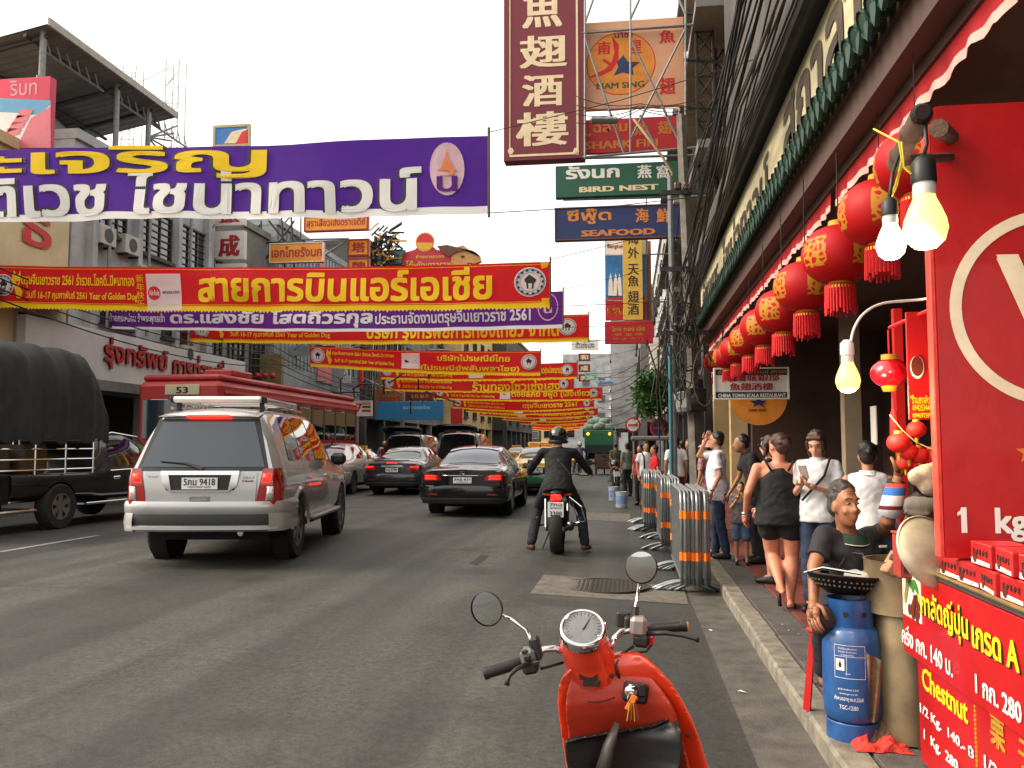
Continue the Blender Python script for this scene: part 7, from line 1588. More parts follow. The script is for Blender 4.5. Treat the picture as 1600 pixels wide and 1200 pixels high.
q.add([gc+gm @ V3(v) for v in ((-.004, -.01, .010), (.004, -.01, .010), (.03, .038, .010))], [(0, 1, 2)]); tag(q.obj('dial_marks', m_black, pod, fixn=False), kind='stuff')
gl = bpy.data.materials.new('clear gauge lens'); gl.use_nodes = True; gb = gl.node_tree.nodes['Principled BSDF']; gb.inputs['Transmission Weight'].default_value = 1; gb.inputs['Roughness'].default_value = .02; gb.inputs['IOR'].default_value = 1.2
MB().lathe([(.061, .014), (.045, .022), (.02, .027), (.001, .028)], 32, gc, gm).obj('gauge_lens', gl, pod, True)
for (x0, y0, x1, y1, m) in ((905, 1050, 934, 1062, m_black), (911, 1064, 938, 1072, m_black), (899, 1013, 912, 1021, m_chrome)):
    dd = .064 if y0 > 1040 else .085; a, b = W(x0, y1, SY-dd), W(x1, y0, SY-dd); rel(MB().bb((a.x, SY-dd, a.z), (b.x, SY-dd+.02, b.z), .001)).obj('sticker', m, pod)
rel(MB().lathe([(.0875, -.002), (.089, 0), (.0875, .002)], 36, W(933, 1074, SY+.02), Euler((R(14), R(-6), 0)).to_matrix())).obj('panel_seam', m_plastic, pod, True)
# handlebars, grips, levers, housings
def tb(pts, r, n=10): return rel(MB().tube([W(px, py, Y) for px, py, Y in pts], r, n))
tb([(885, 1022, 2.74), (868, 1013, 2.74), (850, 1015, 2.73), (832, 1025, 2.72), (815, 1034, 2.71)], .011).obj('handlebar', m_chrome, SCT, True)
tb([(955, 1012, 2.76), (960, 998, 2.78), (970, 988, 2.80), (985, 984, 2.82), (1005, 983, 2.84)], .011).obj('handlebar', m_chrome, SCT, True)
tb([(818, 1033, 2.71), (812, 1035, 2.71), (800, 1039, 2.70), (765, 1050, 2.68), (761, 1051, 2.68), (757, 1052, 2.68)], [.014, .0185, .0185, .018, .0205, .02], 14).obj('grip', m_plastic, SCT, True, 40)
tb([(1012, 983, 2.85), (1018, 982, 2.85), (1030, 981, 2.86), (1062, 978, 2.88), (1066, 977, 2.88), (1073, 976.5, 2.88)], [.014, .0185, .0185, .018, .021, .021], 14).obj('grip', m_plastic, SCT, True, 40)
tb([(1072, 976.5, 2.88), (1076, 976, 2.88)], [.014, .009], 12).obj('grip_end', M('orange end ring', (214, 130, 40), .4), SCT)
tb([(826, 1036, 2.66), (806, 1046, 2.62), (796, 1056, 2.60), (793, 1064, 2.60), (792, 1070, 2.60)], [.008, .007, .006, .007, .009], 8).obj('brake_lever', m_plastic, SCT, True)
tb([(1010, 990, 2.80), (1040, 989, 2.79), (1065, 993, 2.79), (1085, 998, 2.80), (1092, 1000, 2.80)], [.008, .008, .006, .006, .010], 8).obj('brake_lever', m_plastic, SCT, True)
def blk(px, py, Y, d, rz, m, nm, b=.008): return rel(MB().box(W(px, py, Y), d, Matrix.Rotation(R(rz), 3, 'Y'), b)).obj(nm, m, SCT)
blk(826, 1024, 2.70, (.048, .06, .05), -12, M('satin grey switch', (110, 110, 110), .4, .3), 'switch_housing', .012); blk(829, 1040, 2.69, (.05, .055, .045), -12, m_plastic, 'switch_housing', .01)
blk(820, 1019, 2.675, (.02, .012, .016), -10, m_plastic, 'switch_button', .004); blk(824, 1028, 2.665, (.022, .012, .018), -10, m_plastic, 'switch_button', .004); blk(838, 1036, 2.66, (.02, .012, .014), -10, m_plastic, 'switch_button', .003)
blk(997, 978, 2.81, (.052, .06, .062), 4, M('silver reservoir', (150, 148, 144), .4, .6), 'brake_reservoir', .012); blk(1002, 1000, 2.81, (.05, .055, .04), 4, m_plastic, 'switch_housing', .01); blk(1018, 1000, 2.80, (.012, .03, .03), 4, m_lampred, 'switch_button', .004); blk(980, 975, 2.83, (.02, .04, .05), 4, m_plastic, 'bar_clamp', .006)
blk(840, 1012, 2.70, (.02, .045, .07), -14, m_plastic, 'bar_clamp', .006)
tb([(990, 1010, 2.8), (970, 1022, 2.78), (962, 1040, 2.76), (968, 1060, 2.75)], .005, 6).obj('brake_cable', m_plastic, SCT, True); tb([(1020, 1005, 2.8), (1010, 1018, 2.8), (985, 1020, 2.79), (965, 1030, 2.78)], .004, 6).obj('brake_cable', m_plastic, SCT, True); tb([(845, 1045, 2.7), (862, 1040, 2.72), (880, 1035, 2.74)], .005, 6).obj('brake_cable', m_plastic, SCT, True)
# mirrors
m_mirror = M('mirror glass', (200, 204, 206), .02, 1, var=0)
def mirror(cx, cy, Y, rx, rz, rt, stem):
    st = tb(stem, .0055, 8).obj('mirror_stem', m_chrome, SCT, True); c = W(cx, cy, Y)-so; m = Euler((R(90+rt), 0, R(rz))).to_matrix()
    sh = MB().lathe([(0, -.022), (rx*.6, -.018), (rx*.95, -.006), (rx, .004), (rx*.95, .008)], 32, c, m).obj('mirror_shell', m_plastic, SCT, True); MB().lathe([(.0005, .0055), (rx*.5, .005), (rx*.93, .003)], 32, c, m).obj('mirror_glass', m_mirror, sh, True)
mirror(761, 951, 2.74, .056, -14, 3, [(832, 1012, 2.70), (828, 998, 2.71), (822, 984, 2.72), (800, 968, 2.74), (785, 961, 2.76)])
mirror(1002, 886, 2.86, .054, 12, 0, [(992, 966, 2.82), (993, 950, 2.83), (996, 932, 2.85), (998, 912, 2.88)])
tb([(832, 1018, 2.70), (832, 1000, 2.70)], .012, 8).obj('mirror_boot', m_plastic, SCT); tb([(991, 972, 2.82), (993, 948, 2.83)], .012, 8).obj('mirror_boot', m_plastic, SCT)
blk(974, 968, 2.86, (.045, .02, .05), 0, m_plastic, 'front_reservoir', .006)
# key panel
kp = blk(993, 1082, 2.72, (.078, .02, .062), 8, m_plastic, 'key_panel', .012)
rel(MB().lathe([(0, .012), (.018, .012), (.022, 0)], 18, W(986, 1080, 2.712), Matrix.Rotation(R(90), 3, 'X'))).obj('key_lock', m_chrome, kp, True); rel(MB().box(W(1003, 1078, 2.705), (.026, .012, .04), None, .005)).obj('lock_shutter', m_plastic, kp)
ky = thing('key_bunch', 'bunch of keys with orange tag hanging in the scooter lock', 'keys', W(986, 1090, 2.70)); kc = ky.location.copy()
MB().box(W(986, 1098, 2.695), (.018, .006, .05), Matrix.Rotation(R(28), 3, 'Y'), .002).obj('tag', M('orange tag', (236, 130, 20), .5), ky, rel=kc); MB().lathe([(.014, 0), (.016, .002), (.014, .004)], 14, W(988, 1091, 2.695), Matrix.Rotation(R(80), 3, 'X')).obj('ring', m_chrome, ky, rel=kc)
for k in range(4): a = W(984+3*k, 1100, 2.69); MB().tube([a, a+V3((.006*(k-1.5), 0, -.05))], .004, 6, flat=.5).obj('key', m_chrome if k % 2 else m_goldl, ky, rel=kc)
for px, py in ((956, 1056), (1074, 1149), (902, 1072)): rel(MB().lathe([(0, .004), (.007, .003), (.008, 0)], 10, W(px, py, SY-.075 if px > 1000 else SY-.05), Matrix.Rotation(R(90), 3, 'X'))).obj('screw', m_plastic, shield)
# the rest of the scooter, below the frame
cx = W(990, 1150, SY).x-so.x
MB().bb((cx-.16, -.55, .28), (cx+.16, -.03, .36), .03).obj('floorboard', m_plastic, SCT)
q = MB(); rings(q, [((cx, -1.40, .62), .10, .10), ((cx, -1.1, .62), .17, .14), ((cx, -.75, .58), .17, .16), ((cx, -.55, .48), .12, .12)], (1, 0, 0)); solid('rear_body', q, m_sred, SCT, .012, 4)
q = MB(); rings(q, [((cx, -1.35, .73), .09, .03), ((cx, -1.0, .75), .15, .045), ((cx, -.7, .73), .14, .04), ((cx, -.52, .70), .07, .03)], (1, 0, 0)); solid('seat', q, M('brown vinyl seat', (76, 50, 40), .5), SCT, .01, 4)
for y in (.38, -.95): w_ = wheel(SCT, cx, y, .25, .10, 1, m_rim, 5, .62)
for sx in (-1, 1): MB().tube([(cx+sx*.07, .38, .25), (cx+sx*.06, .2, .62)], .02, 8).obj('front_fork', m_chrome, SCT)
q = MB(); rings(q, [((cx, .12, .56), .07, .05), ((cx, .36, .53), .08, .06), ((cx, .60, .40), .05, .04)], (1, 0, 0)); solid('front_mudguard', q, m_sred, SCT, .01, 3)
MB().tube([(cx-.12, -.55, .2), (cx-.22, -.6, -.0)], .012, 6).obj('side_stand', m_dsteel, SCT)

# ================================================================ CHESTNUT STALL
SX = 1.32
ST = thing('chestnut_stall', 'red chestnut stall counter with yellow and white price lettering', 'stall', (1.8, 3.2, KERB)); sc0 = ST.location.copy()
m_stred = M('stall red sheet', (172, 12, 16), .42, var=.14, sc=2.5, bump=.25, bsc=5, coat=.2); m_ylet = M('yellow vinyl letters', (236, 206, 30), .5, var=.04); m_wlet = M('white vinyl letters', (230, 226, 222), .5, var=.03)
Yb, Ya = 4.40, 2.1
MB().bb((SX+.03, Ya, KERB+.02), (2.3, Yb, 1.0), .01).obj('cabinet', M('dark stall box', (60, 24, 22), .6), ST, rel=sc0)
MB().bb((SX-.01, Ya, 1.003), (2.32, Yb+.02, 1.03), .004).obj('counter_top', M('steel counter'), ST, rel=sc0)
MB().tube([(SX-.02, Ya, 1.035), (SX-.02, Yb+.04, 1.035)], .009, 8).obj('edge_rail', M('brass edge', (190, 170, 110), .3, .8), ST, rel=sc0)
YL = WX(1432, 1020, SX).y
up_ = MB().bb((SX-.012, Ya, .60), (SX+.028, Yb+.02, 1.0), .003).obj('upper_board', m_stred, ST, rel=sc0); lw = MB().bb((SX+.004, Ya, .14), (SX+.029, YL, .598), .003).obj('lower_board', m_stred, ST, rel=sc0)
def stxt(s_, y0, y1, z0, z1, m, par, x=SX-.0145, bold=.03, slope=0):
    put(s_, lambda u, v, o: (x-o, y0+(y1-y0)*u, z0+(z1-z0)*v+slope*u), bold).obj('lettering', m, par, rel=sc0, fixn=False)
def spx(s_, px0, px1, pt, pb, m, par, x=SX-.0145, sh=None):
    a, b, e = WX(px0, pt, SX), WX(px0, pb, SX), WX(px1, pt, SX)
    if sh: stxt(s_, a.y-.006, e.y-.006, b.z-.006, a.z-.006, sh, par, x+.0015)
    stxt(s_, a.y, e.y, b.z, a.z, m, par, x-(.002 if sh else 0))
spx('เกาลัดญี่ปุ่น', 1440, 1517, 914, 968, m_ylet, up_, sh=m_black); spx('เกรด A', 1525, 1598, 968, 1010, m_ylet, up_, sh=m_black)
spx('ครึ่ง กก. 140 บ.', 1414, 1492, 972, 1003, m_wlet, up_); spx('1 กก. 280 บ.', 1530, 1625, 1052, 1082, m_wlet, up_)
XL2 = SX+.0015
spx('Chestnut', 1440, 1509, 1040, 1074, m_ylet, lw, XL2); spx('1/2 Kg.  140.- ฿', 1437, 1518, 1096, 1116, m_wlet, lw, XL2); spx('1  Kg.  280.-', 1443, 1502, 1138, 1158, m_wlet, lw, XL2)
spx('栗', 1546, 1568, 1112, 1160, m_goldl, lw, XL2); spx('子', 1590, 1612, 1150, 1196, m_goldl, lw, XL2); spx('1/2 Kg.', 1537, 1590, 1178, 1205, m_wlet, lw, XL2)
yd = WX(1522, 1100, SX).y
for k in range(26): MB().box((SX+.002, yd, .15+.017*k), (.004, .012, .010)).obj('border_dot', m_goldl, lw, rel=sc0)
# fruit picture
fp = MB().bb((SX-.0155, 4.14, .78), (SX-.0125, 4.40, .99)).obj('fruit_picture', M('picture paper', (206, 214, 196), .5), up_, rel=sc0); rnd = random.Random(8)
def ell(y, z, ry, rz_, m, x, a=0): MB().add([(x, y+ry*math.cos(i*PI/6)*math.cos(a)-rz_*math.sin(i*PI/6)*math.sin(a), z+ry*math.cos(i*PI/6)*math.sin(a)+rz_*math.sin(i*PI/6)*math.cos(a)) for i in range(12)], [tuple(range(12))]).obj('fruit_print', m, fp, rel=sc0, fixn=False)
for k in range(12): ell(rnd.uniform(4.16, 4.30), rnd.uniform(.80, .88), .022, .028, M('chestnut brown', (96, 36, 22), .4, var=.3), SX-.0165-.0004*k, rnd.uniform(-.5, .5))
for k in range(5): ell(4.19+.02*k, .93+.008*(k % 3), .034, .018, M('print leaf green', (60, 120, 50), .5), SX-.0165-.0004*k, rnd.uniform(-.7, .9))
for k in range(5): ell(4.35-.01*k, .87+.02*k, .022, .035, M('print olive', (130, 130, 70), .5), SX-.0165-.0004*k, .3)
# chestnut boxes on the counter
m_box = M('chestnut carton', (166, 22, 28), .45, var=.15, sc=20); m_hole = M('carton hole', (30, 10, 10), .9)
WHICH = ('leftmost', 'second', 'third', 'fourth', 'fifth', 'sixth')
for layer, row in ((0, (4.06, 3.86, 3.66, 3.46, 3.26, 3.06)), (1, (3.52, 3.31, 3.1, 2.89))):
    for k, y in enumerate(row):
        b = thing('chestnut_carton', 'red chestnut carton with printed holes, %s of the %s row on the counter' % (WHICH[k], ('lower', 'upper')[layer]), 'carton', (SX+.085, y, 1.031+layer*.092), R(random.uniform(-7, 7)), 'chestnut cartons on the counter')
        MB().box((0, 0, .044), (.15, .188, .088), None, .004).obj('carton', m_box, b)
        for i in range(5): MB().box((-.0765, -.06+.03*i, .052), (.002, .013, .022), Matrix.Rotation(R(45), 3, 'X') if i % 2 else None).obj('hole', m_hole, b)
        MB().add([(-.0768, -.09, .006), (-.0768, .085, .006), (-.0768, .085, .026), (-.0768, -.09, .020)], [(0, 1, 2, 3)]).obj('label_strip', m_wlet, b, fixn=False); MB().add([(-.077, .05+.022*math.cos(i*PI/5), .03+.022*math.sin(i*PI/5)) for i in range(10)], [tuple(range(10))]).obj('fruit_print', M('chestnut brown'), b, fixn=False)
        put('เกาลัด', lambda u, v, o: (-.0772, .02-.09*u, .008+.012*v)).obj('lettering', m_redprint, b, fixn=False)
# tall red board on the counter
YB2 = 3.72; a, b = W(1478, 864, YB2), W(1478, 165, YB2); x0, x1, z0, z1 = a.x, a.x+.95, 1.128, b.z
BD = thing('red_price_board', 'tall glossy red board with white ring and kilogram lettering on the counter', 'sign', ((x0+x1)/2, YB2, z0)); bc = BD.location.copy()
cr = .035; poly = [(x0, z0), (x1, z0), (x1, z1)]+[(x0+cr-cr*math.sin(q), z1-cr+cr*math.cos(q)) for q in (0, .4, .8, 1.2, PI/2)]
MB().prism(poly, YB2, YB2+.05).obj('board', m_stred, BD, rel=bc); MB().bb((x0-.022, YB2+.004, z0), (x0-.001, YB2+.06, z1-.03), .004).obj('edge_trim', M('lighter red edge', (206, 60, 50), .5, var=.2, sc=20), BD, rel=bc)  # edge strip in a lighter, mottled red than the board
for fx in (x0+.1, x1-.1): MB().bb((fx-.03, YB2+.005, 1.031), (fx+.03, YB2+.045, z0+.002)).obj('foot', m_dsteel, BD, rel=bc)
c_ = W(1648, 480, YB2); n = 64; R0, R1 = .405, .358
MB().add([(c_.x+r*math.cos(2*PI*i/n), YB2-.004, c_.z+r*math.sin(2*PI*i/n)) for r in (R0, R1) for i in range(n)], [(i, (i+1) % n, n+(i+1) % n, n+i) for i in range(n)]).obj('ring', M('cream vinyl', (232, 214, 186), .5), BD, rel=bc, fixn=False)
for s_, xa, ya_, xb, yb2, m in (('V', 1563, 560, 1700, 392, M('cream vinyl')), ('1  kg', 1503, 846, 1606, 793, m_wlet)):
    e, f = W(xa, ya_, YB2-.004), W(xb, yb2, YB2-.004); put(s_, lambda u, v, o: (e.x+(f.x-e.x)*u, YB2-.004-o, e.z+(f.z-e.z)*v), .03).obj('lettering', m, BD, rel=bc, fixn=False)
e = [W(*q, YB2-.005) for q in ((1496, 801), (1496, 806), (1505, 802), (1505, 793))]; MB().add([(p.x, YB2-.005, p.z) for p in e], [(0, 1, 2, 3)]).obj('lettering', m_wlet, BD, rel=bc, fixn=False)
sp = W(1606, 707, YB2); MB().add([(sp.x+(.05 if i % 2 == 0 else .02)*math.sin(i*PI/5), YB2-.004, sp.z+(.05 if i % 2 == 0 else .02)*math.cos(i*PI/5)) for i in range(10)], [tuple(range(10))[::-1]]).obj('star', M('orange vinyl', (206, 110, 40), .5), BD, rel=bc, fixn=False)
# frame posts and poster
for (x, y) in ((W(1411, 800, 4.84).x, 4.84), (2.28, 4.34)): MB().bb((x-.022, y-.022, .14), (x+.022, y+.022, 2.32)).obj('post', m_stred, ST, rel=sc0)
MB().tube([W(1390, 512, 4.25), W(1485, 470, 3.85)], .009, 6).obj('hanging_rod', m_stred, ST, rel=sc0)
t, c = sign('poster', 'red vinyl poster with yellow phone numbers hanging beside the tall red board', 'poster', 4.05, 1420, 486, 1480, 656, m_stred, .008, None, [('ries', 1459, 588, 1477, 602, m_ylet, .03), ('"ร้านเกาลัดคานี้"', 1423, 616, 1466, 631, m_ylet, .03), ('0942534448', 1426, 632, 1459, 642, m_ylet, .03), ('0946973993', 1426, 645, 1459, 653, m_ylet, .03)])
disc(t, c, 4.045, 1433, 574, 10, 17, m_wlet, 'bowl_print'); disc(t, c, 4.042, 1433, 572, 8.5, 15, M('chestnut brown'), 'bowl_print')
# small glossy lantern with long tassel
lp = W(1390, 583, 4.12); t = thing('red_lantern', 'small glossy red lantern with gold caps hanging at the poster', 'lantern', lp)
MB().ball((0, 0, 0), (.085, .085, .068), 24).obj('shade', M('glossy lantern red', (176, 10, 26), .18, var=.1, coat=.8), t, True); MB().lathe([(0, .085), (.035, .085), (.036, .06), (.05, .058)], 18).obj('top_cap', m_lgold, t, True); MB().lathe([(.04, -.058), (.03, -.085), (0, -.085)], 18).obj('bottom_cap', m_lgold, t, True)
MB().tube([(0, 0, .085), (0, 0, .20)], .004, 5).obj('cord', m_tass, t); MB().tube([(.01, 0, -.085), (.01, 0, -.16), (.012, 0, -.19), (.02, 0, -.33)], [.005, .006, .016, .03], 8).obj('tassel', m_tass, t, True)
CL = ('topmost', 'leftmost', 'second in the lower row', 'third in the lower row', 'fourth in the lower row', 'nearest the board', 'low left', 'lowest middle')
for k, (px, py, r) in enumerate(((1432, 671, 14), (1404, 692, 17), (1420, 706, 14), (1437, 711, 14), (1455, 714, 14), (1469, 711, 13), (1415, 723, 12), (1432, 727, 13))):
    p = W(px, py, 4.0+.01*k); t = thing('mini_lantern', 'tiny red string lantern at the stall, ' + CL[k], 'lantern', p, k, 'string lanterns at the stall'); rr = r/335
    q = MB().ball((0, 0, 0), (rr, rr, rr*.88), 16); q.obj('shade', M('flock lantern red', (206, 22, 16), .7, var=.1), t, True); MB().lathe([(0, rr+.004), (rr*.35, rr+.004), (rr*.4, rr*.8)], 10).obj('cap', m_lgold, t, True); MB().tube([(0, 0, -rr*.8), (0, 0, -rr*1.5)], [rr*.25, rr*.12], 6).obj('tassel', m_lgold, t)
tag(MB().tube([W(1390, 648, 4.0), W(1410, 672, 4.0), W(1430, 690, 4.0), W(1455, 702, 4.0), W(1475, 706, 4.0)], .003, 5).obj('lantern_string', M('pale string', (206, 170, 130), .8), None, True), 'pale string carrying the tiny red lanterns', 'string')
# white cloth bundle
q = MB(); rnd = random.Random(2)
for px, py, r in ((1435, 745, .05), (1450, 742, .06), (1465, 735, .05), (1470, 760, .05), (1455, 758, .06), (1472, 700, .025), (1472, 720, .03)): q.ball(W(px, py, 3.86), (r, r*.6, r*.85), 10)
o = solid('cloth_bundle', q, cloth('dirty white cloth', (176, 164, 140), col2=(120, 110, 92), sc=20), None, .012, 3); ctr = W(1455, 745, 3.86); o.data.transform(Matrix.Translation(-ctr)); o.location = ctr; tag(o, 'dirty white cloth bundle hung beside the tall red board', 'cloth')
# lid, pan, roaster drum, gas cylinder, wok
m_alu = M('dull aluminium', (176, 172, 154), .45, .5, var=.2, sc=8)
lp = W(1452, 862, 4.0); t = thing('wok_lid', 'large pale round pan lid leaning behind the cartons', 'lid', lp); mm = Euler((R(62), R(34), R(8))).to_matrix()
MB().lathe([(.0, .05), (.06, .045), (.12, .02), (.155, 0), (.16, -.006)], 32, (0, 0, .0), mm).obj('dome', m_alu, t, True); MB().lathe([(.155, -.006), (.165, 0), (.16, .006)], 32, (0, 0, 0), mm).obj('rim', m_alu, t, True)
dp = Vector((1.375, 4.62, KERB)); t = thing('roaster_drum', 'tall beige steel roasting drum between gas cylinder and stall', 'drum', dp)
m_drum = M('heat stained steel', (150, 134, 104), .5, .5, col2=(110, 98, 78), sc=5)
MB().lathe([(0, .01), (.14, .01), (.14, .60), (.135, .62)], 32).obj('barrel', m_drum, t, True, 40); MB().lathe([(.145, .62), (.185, .63), (.185, .88), (.19, .89), (.175, .89), (.172, .66), (0, .66)], 32).obj('pan_ring', m_drum, t, True, 40)
MB().lathe([(.0, .70), (.1, .72), (.17, .86)], 28).obj('inner_wok', M('sooty steel', (40, 36, 32), .6, .4), t, True)
t = thing('wood_block', 'small worn wooden block lying on the drum rim', 'block', W(1394, 880, 4.48)); MB().box((0, 0, 0), (.05, .06, .12), Euler((0, R(35), R(20))).to_matrix(), .006).obj('block', M('pale worn wood', (150, 116, 90), .8, var=.3, sc=20), t); MB().box((.012, -.02, .02), (.052, .03, .03), Euler((0, R(35), R(20))).to_matrix()).obj('stain', M('burnt mark', (60, 36, 28), .9), t)
gp = G(1334, 1150, KERB); t = thing('gas_cylinder', 'blue gas cylinder with white printed label on the pavement', 'gas cylinder', gp); m_gas = M('blue cylinder enamel', (34, 88, 150), .4, var=.15, sc=9, coat=.4, col2=(22, 62, 118))
MB().lathe([(.125, 0), (.13, .0), (.13, .085), (.125, .09)], 36).obj('foot_ring', m_gas, t, True, 40); MB().lathe([(.0, .06), (.10, .07), (.135, .11), (.142, .15), (.142, .47), (.132, .53), (.105, .56), (0, .57)], 40).obj('tank', m_gas, t, True, 60)
MB().lathe([(.108, .55), (.112, .56), (.112, .68), (.115, .69), (.108, .69)], 36).obj('collar', m_gas, t, True, 40)
MB().tube([(0, 0, .56), (0, 0, .64)], .025, 10).obj('valve', M('brass', (180, 140, 60), .35, .9), t)
for a in (-2.0, -1.2, -.4): MB().lathe([(0, .0), (.014, .0)], 12, (.113*math.cos(a), .113*math.sin(a), .62), Vector((math.cos(a), math.sin(a), 0)).to_track_quat('Z', 'Y').to_matrix()).obj('collar_hole', m_hole, t)
def gtxt(s_, a0, a1, z0_, z1_, bold=.02): put(s_, lambda u, v, o: (.1435*math.cos(R(a0+(a1-a0)*u)), .1435*math.sin(R(a0+(a1-a0)*u)), z0_+(z1_-z0_)*v), bold if False else 0).obj('label_print', m_wlet, t, fixn=False)
AC = math.degrees(math.atan2(-gp.y, -gp.x))
for s_, z0_, z1_, w_ in (('ก๊าซปิโตรเลียมเหลว', .455, .465, 34), ('ห้ามกลิ้ง ห้ามกระแทก', .44, .449, 34), ('ระวังอันตราย', .425, .433, 24), ('ลูกค้าสัมพันธ์ 2-537', .255, .267, 40), ('www.gas.co.th', .235, .246, 34), ('ถังหมดอายุ พ.ศ.2568', .20, .228, 56), ('TGC-12/80', .165, .185, 36), ('ไวไฟ', .335, .342, 10)): gtxt(s_, AC-w_/2-8, AC+w_/2-8, z0_, z1_)
for a0, a1, z0_, z1_ in ((-34, 26, .474, .476), (-34, 26, .315, .317), (-34, -33.3, .315, .476), (25.3, 26, .315, .476), (-10, -9.4, .33, .42), (-34, 26, .42, .4215), (-31, -14, .352, .408)):
    MB().grid(lambda u, v: (.1432*math.cos(R(AC+a0+(a1-a0)*u)), .1432*math.sin(R(AC+a0+(a1-a0)*u)), z0_+(z1_-z0_)*v), 8, 1).obj('label_print', m_wlet, t, True, fixn=False)
MB().add([(.1438*math.cos(R(AC-22.5+8*x)), .1438*math.sin(R(AC-22.5+8*x)), .380+z) for x, z in ((-.3, -.014), (.3, -.014), (.42, 0), (.15, .016), (0, .026), (-.1, .012), (-.42, .002))], [tuple(range(7))]).obj('flame_print', m_black, t, fixn=False)
t = thing('perforated_wok', 'black perforated frying basket resting on the gas cylinder', 'wok', gp+V3((-.03, .0, .70))); m_soot = M('sooty iron', (26, 25, 25), .5, .6, var=.2)
mm = Euler((R(-4), R(4), 0)).to_matrix()
MB().lathe([(0, .0), (.08, .008), (.14, .045), (.185, .095), (.192, .10)], 36, (0, 0, 0), mm).obj('bowl', m_soot, t, True); MB().lathe([(.185, .095), (.195, .10), (.19, .108)], 36, (0, 0, 0), mm).obj('rim', m_soot, t, True)
for k in range(40):
    a = 2*PI*k/40; 
    for rr, zz in ((.150, .052), (.170, .075)): p = mm @ V3((rr*math.cos(a+rr*9)*1.01, rr*math.sin(a+rr*9)*1.01, zz)); MB().box(p, (.008, .008, .008)).obj('perforation', M('hole rim', (96, 92, 86), .5), t)
MB().tube([(-.19, .0, .11), (-.12, -.10, .15), (.05, -.16, .13)], .007, 6).obj('tong', m_chrome, t); MB().tube([(.0, .1, .12), (.06, .14, .2), (.12, .08, .2), (.14, .02, .13)], .005, 6).obj('wire_handle', m_dsteel, t, True)
def clothpile(label, pts, m, cat='cloth', nm='rag', vx=.012):
    q = MB(); c0 = V3(pts[0][0])
    for p, r in pts: q.ball(V3(p)-c0, r, 10)
    o = solid(nm, q, m, None, vx*.7, 1, None, .03); o.location = c0; tag(o, label, cat); return o
clothpile('crumpled grey cloth lying in the perforated basket', [(gp+V3((.08, -.02, .80)), (.06, .05, .025)), (gp+V3((.12, .02, .815)), (.05, .05, .025)), (gp+V3((.03, .03, .80)), (.04, .05, .02))], cloth('grey rag', (150, 146, 140)))
rg = [W(1366, 1028, 4.16), W(1372, 1045, 4.15), W(1368, 1070, 4.15), W(1366, 1095, 4.16)]
ro = rg[0]
ra = MB().grid(lambda u, v: (ro.x-.035+.07*u*(1-.45*v), ro.y-.012*math.sin(u*9+v*3)-.02*math.sin(v*2.4), ro.z+.02-.30*v-.03*u*(1-v)), 14, 16).obj('rag', cloth('brown rag', (110, 84, 62), col2=(70, 54, 42), sc=20), None, True, rel=ro, fixn=False); ra.location = ro
tag(ra, 'brown rag hanging between gas cylinder and drum', 'cloth')
g1 = G(1372, 1165, KERB)
def crumple(label, c0, w, d, h, m, seed):
    def fn(u, v):
        e = math.sin(PI*u)**.5*math.sin(PI*v)**.5; a, b = (u-.5)*w, (v-.5)*d
        q = mnoise.noise((a*16+seed, b*16, seed)); r = mnoise.noise((a*38, b*38+seed, 2))
        return (a+.02*r, b+.02*q, .004+e*h*(.45+.75*q+.35*r if q > -.4 else .1))
    o = MB().grid(fn, 22, 18).obj('rag', m, None, False, fixn=False); o.location = c0; tag(o, label, 'cloth'); return o
crumple('crumpled red plastic at the foot of the drum', g1+V3((.0, -.03, 0)), .26, .16, .10, cloth('red plastic', (190, 50, 40)), 3.3)
crumple('brown sacking heap behind the red plastic', g1+V3((.05, .09, 0)), .22, .18, .16, cloth('brown rag'), 7.1)
# ================================================================ OLD MAN ON A STOOL
op = Vector((W(1325, 900, 4.95).x, 4.95, KERB)); orz = R(205)
stl = thing('plastic_stool', 'red plastic stool under the seated old man', 'stool', op+V3((-.02, .02, 0)), R(20)); m_stool = M('red stool plastic', (196, 26, 24), .45, var=.05)
MB().box((0, 0, .44), (.30, .30, .03), None, .012).obj('seat', m_stool, stl)
for sx in (-1, 1):
    for sy in (-1, 1): MB().tube([(sx*.15, sy*.15, 0), (sx*.12, sy*.12, .43)], [.026, .020], 4).obj('leg', m_stool, stl)
def ol(px, py, Y): return inv(op, orz, W(px, py, Y))/(1.70/1.70)
Jm = dict(pel=(0, 0, .55), che=(0, .055, .86), nec=tuple(ol(1328, 836, 4.86)), hea=tuple(ol(1320, 790, 4.80)), shR=(.185, .055, .985), shL=(-.185, .055, .985),
          elR=tuple(ol(1272, 885, 4.72)), wrR=tuple(ol(1271, 940, 4.62)), elL=(-.24, .12, .74), wrL=(-.12, .33, .66), hipR=(.09, .04, .51), knR=tuple(ol(1288, 965, 4.62)), anR=tuple(ol(1290, 1048, 4.90)), hipL=(-.09, .04, .51), knL=(-.14, .44, .50), anL=(-.13, .40, .09), ftR=(.35, 1), ftL=(-.1, 1))
t, j = person('old man in dark grey polo sitting on a red stool, looking right', op, orz, 1.70, Jm, skinmat('weathered skin', (140, 94, 68)), HAIRG, 'short', cloth('dark charcoal polo', (30, 32, 40)), 'short', DKT, 'long', None, .0085, headrz=R(-4), tilt=R(3), hw=.84, face=True, grip=.55, hem=.03, collar=False)
OLD = t; hp = j['hp']
nk = j['nec']; nkm = Euler((R(-14), 0, 0)).to_matrix()      # polo collar with pale tipping, open placket
cl = MB().lathe([(.058, .012), (.066, .026), (.078, .006), (.098, -.022)], 24, nk+V3((0, .006, -.004)), nkm).obj('collar', cloth('dark green collar', (24, 48, 38)), OLD, True)
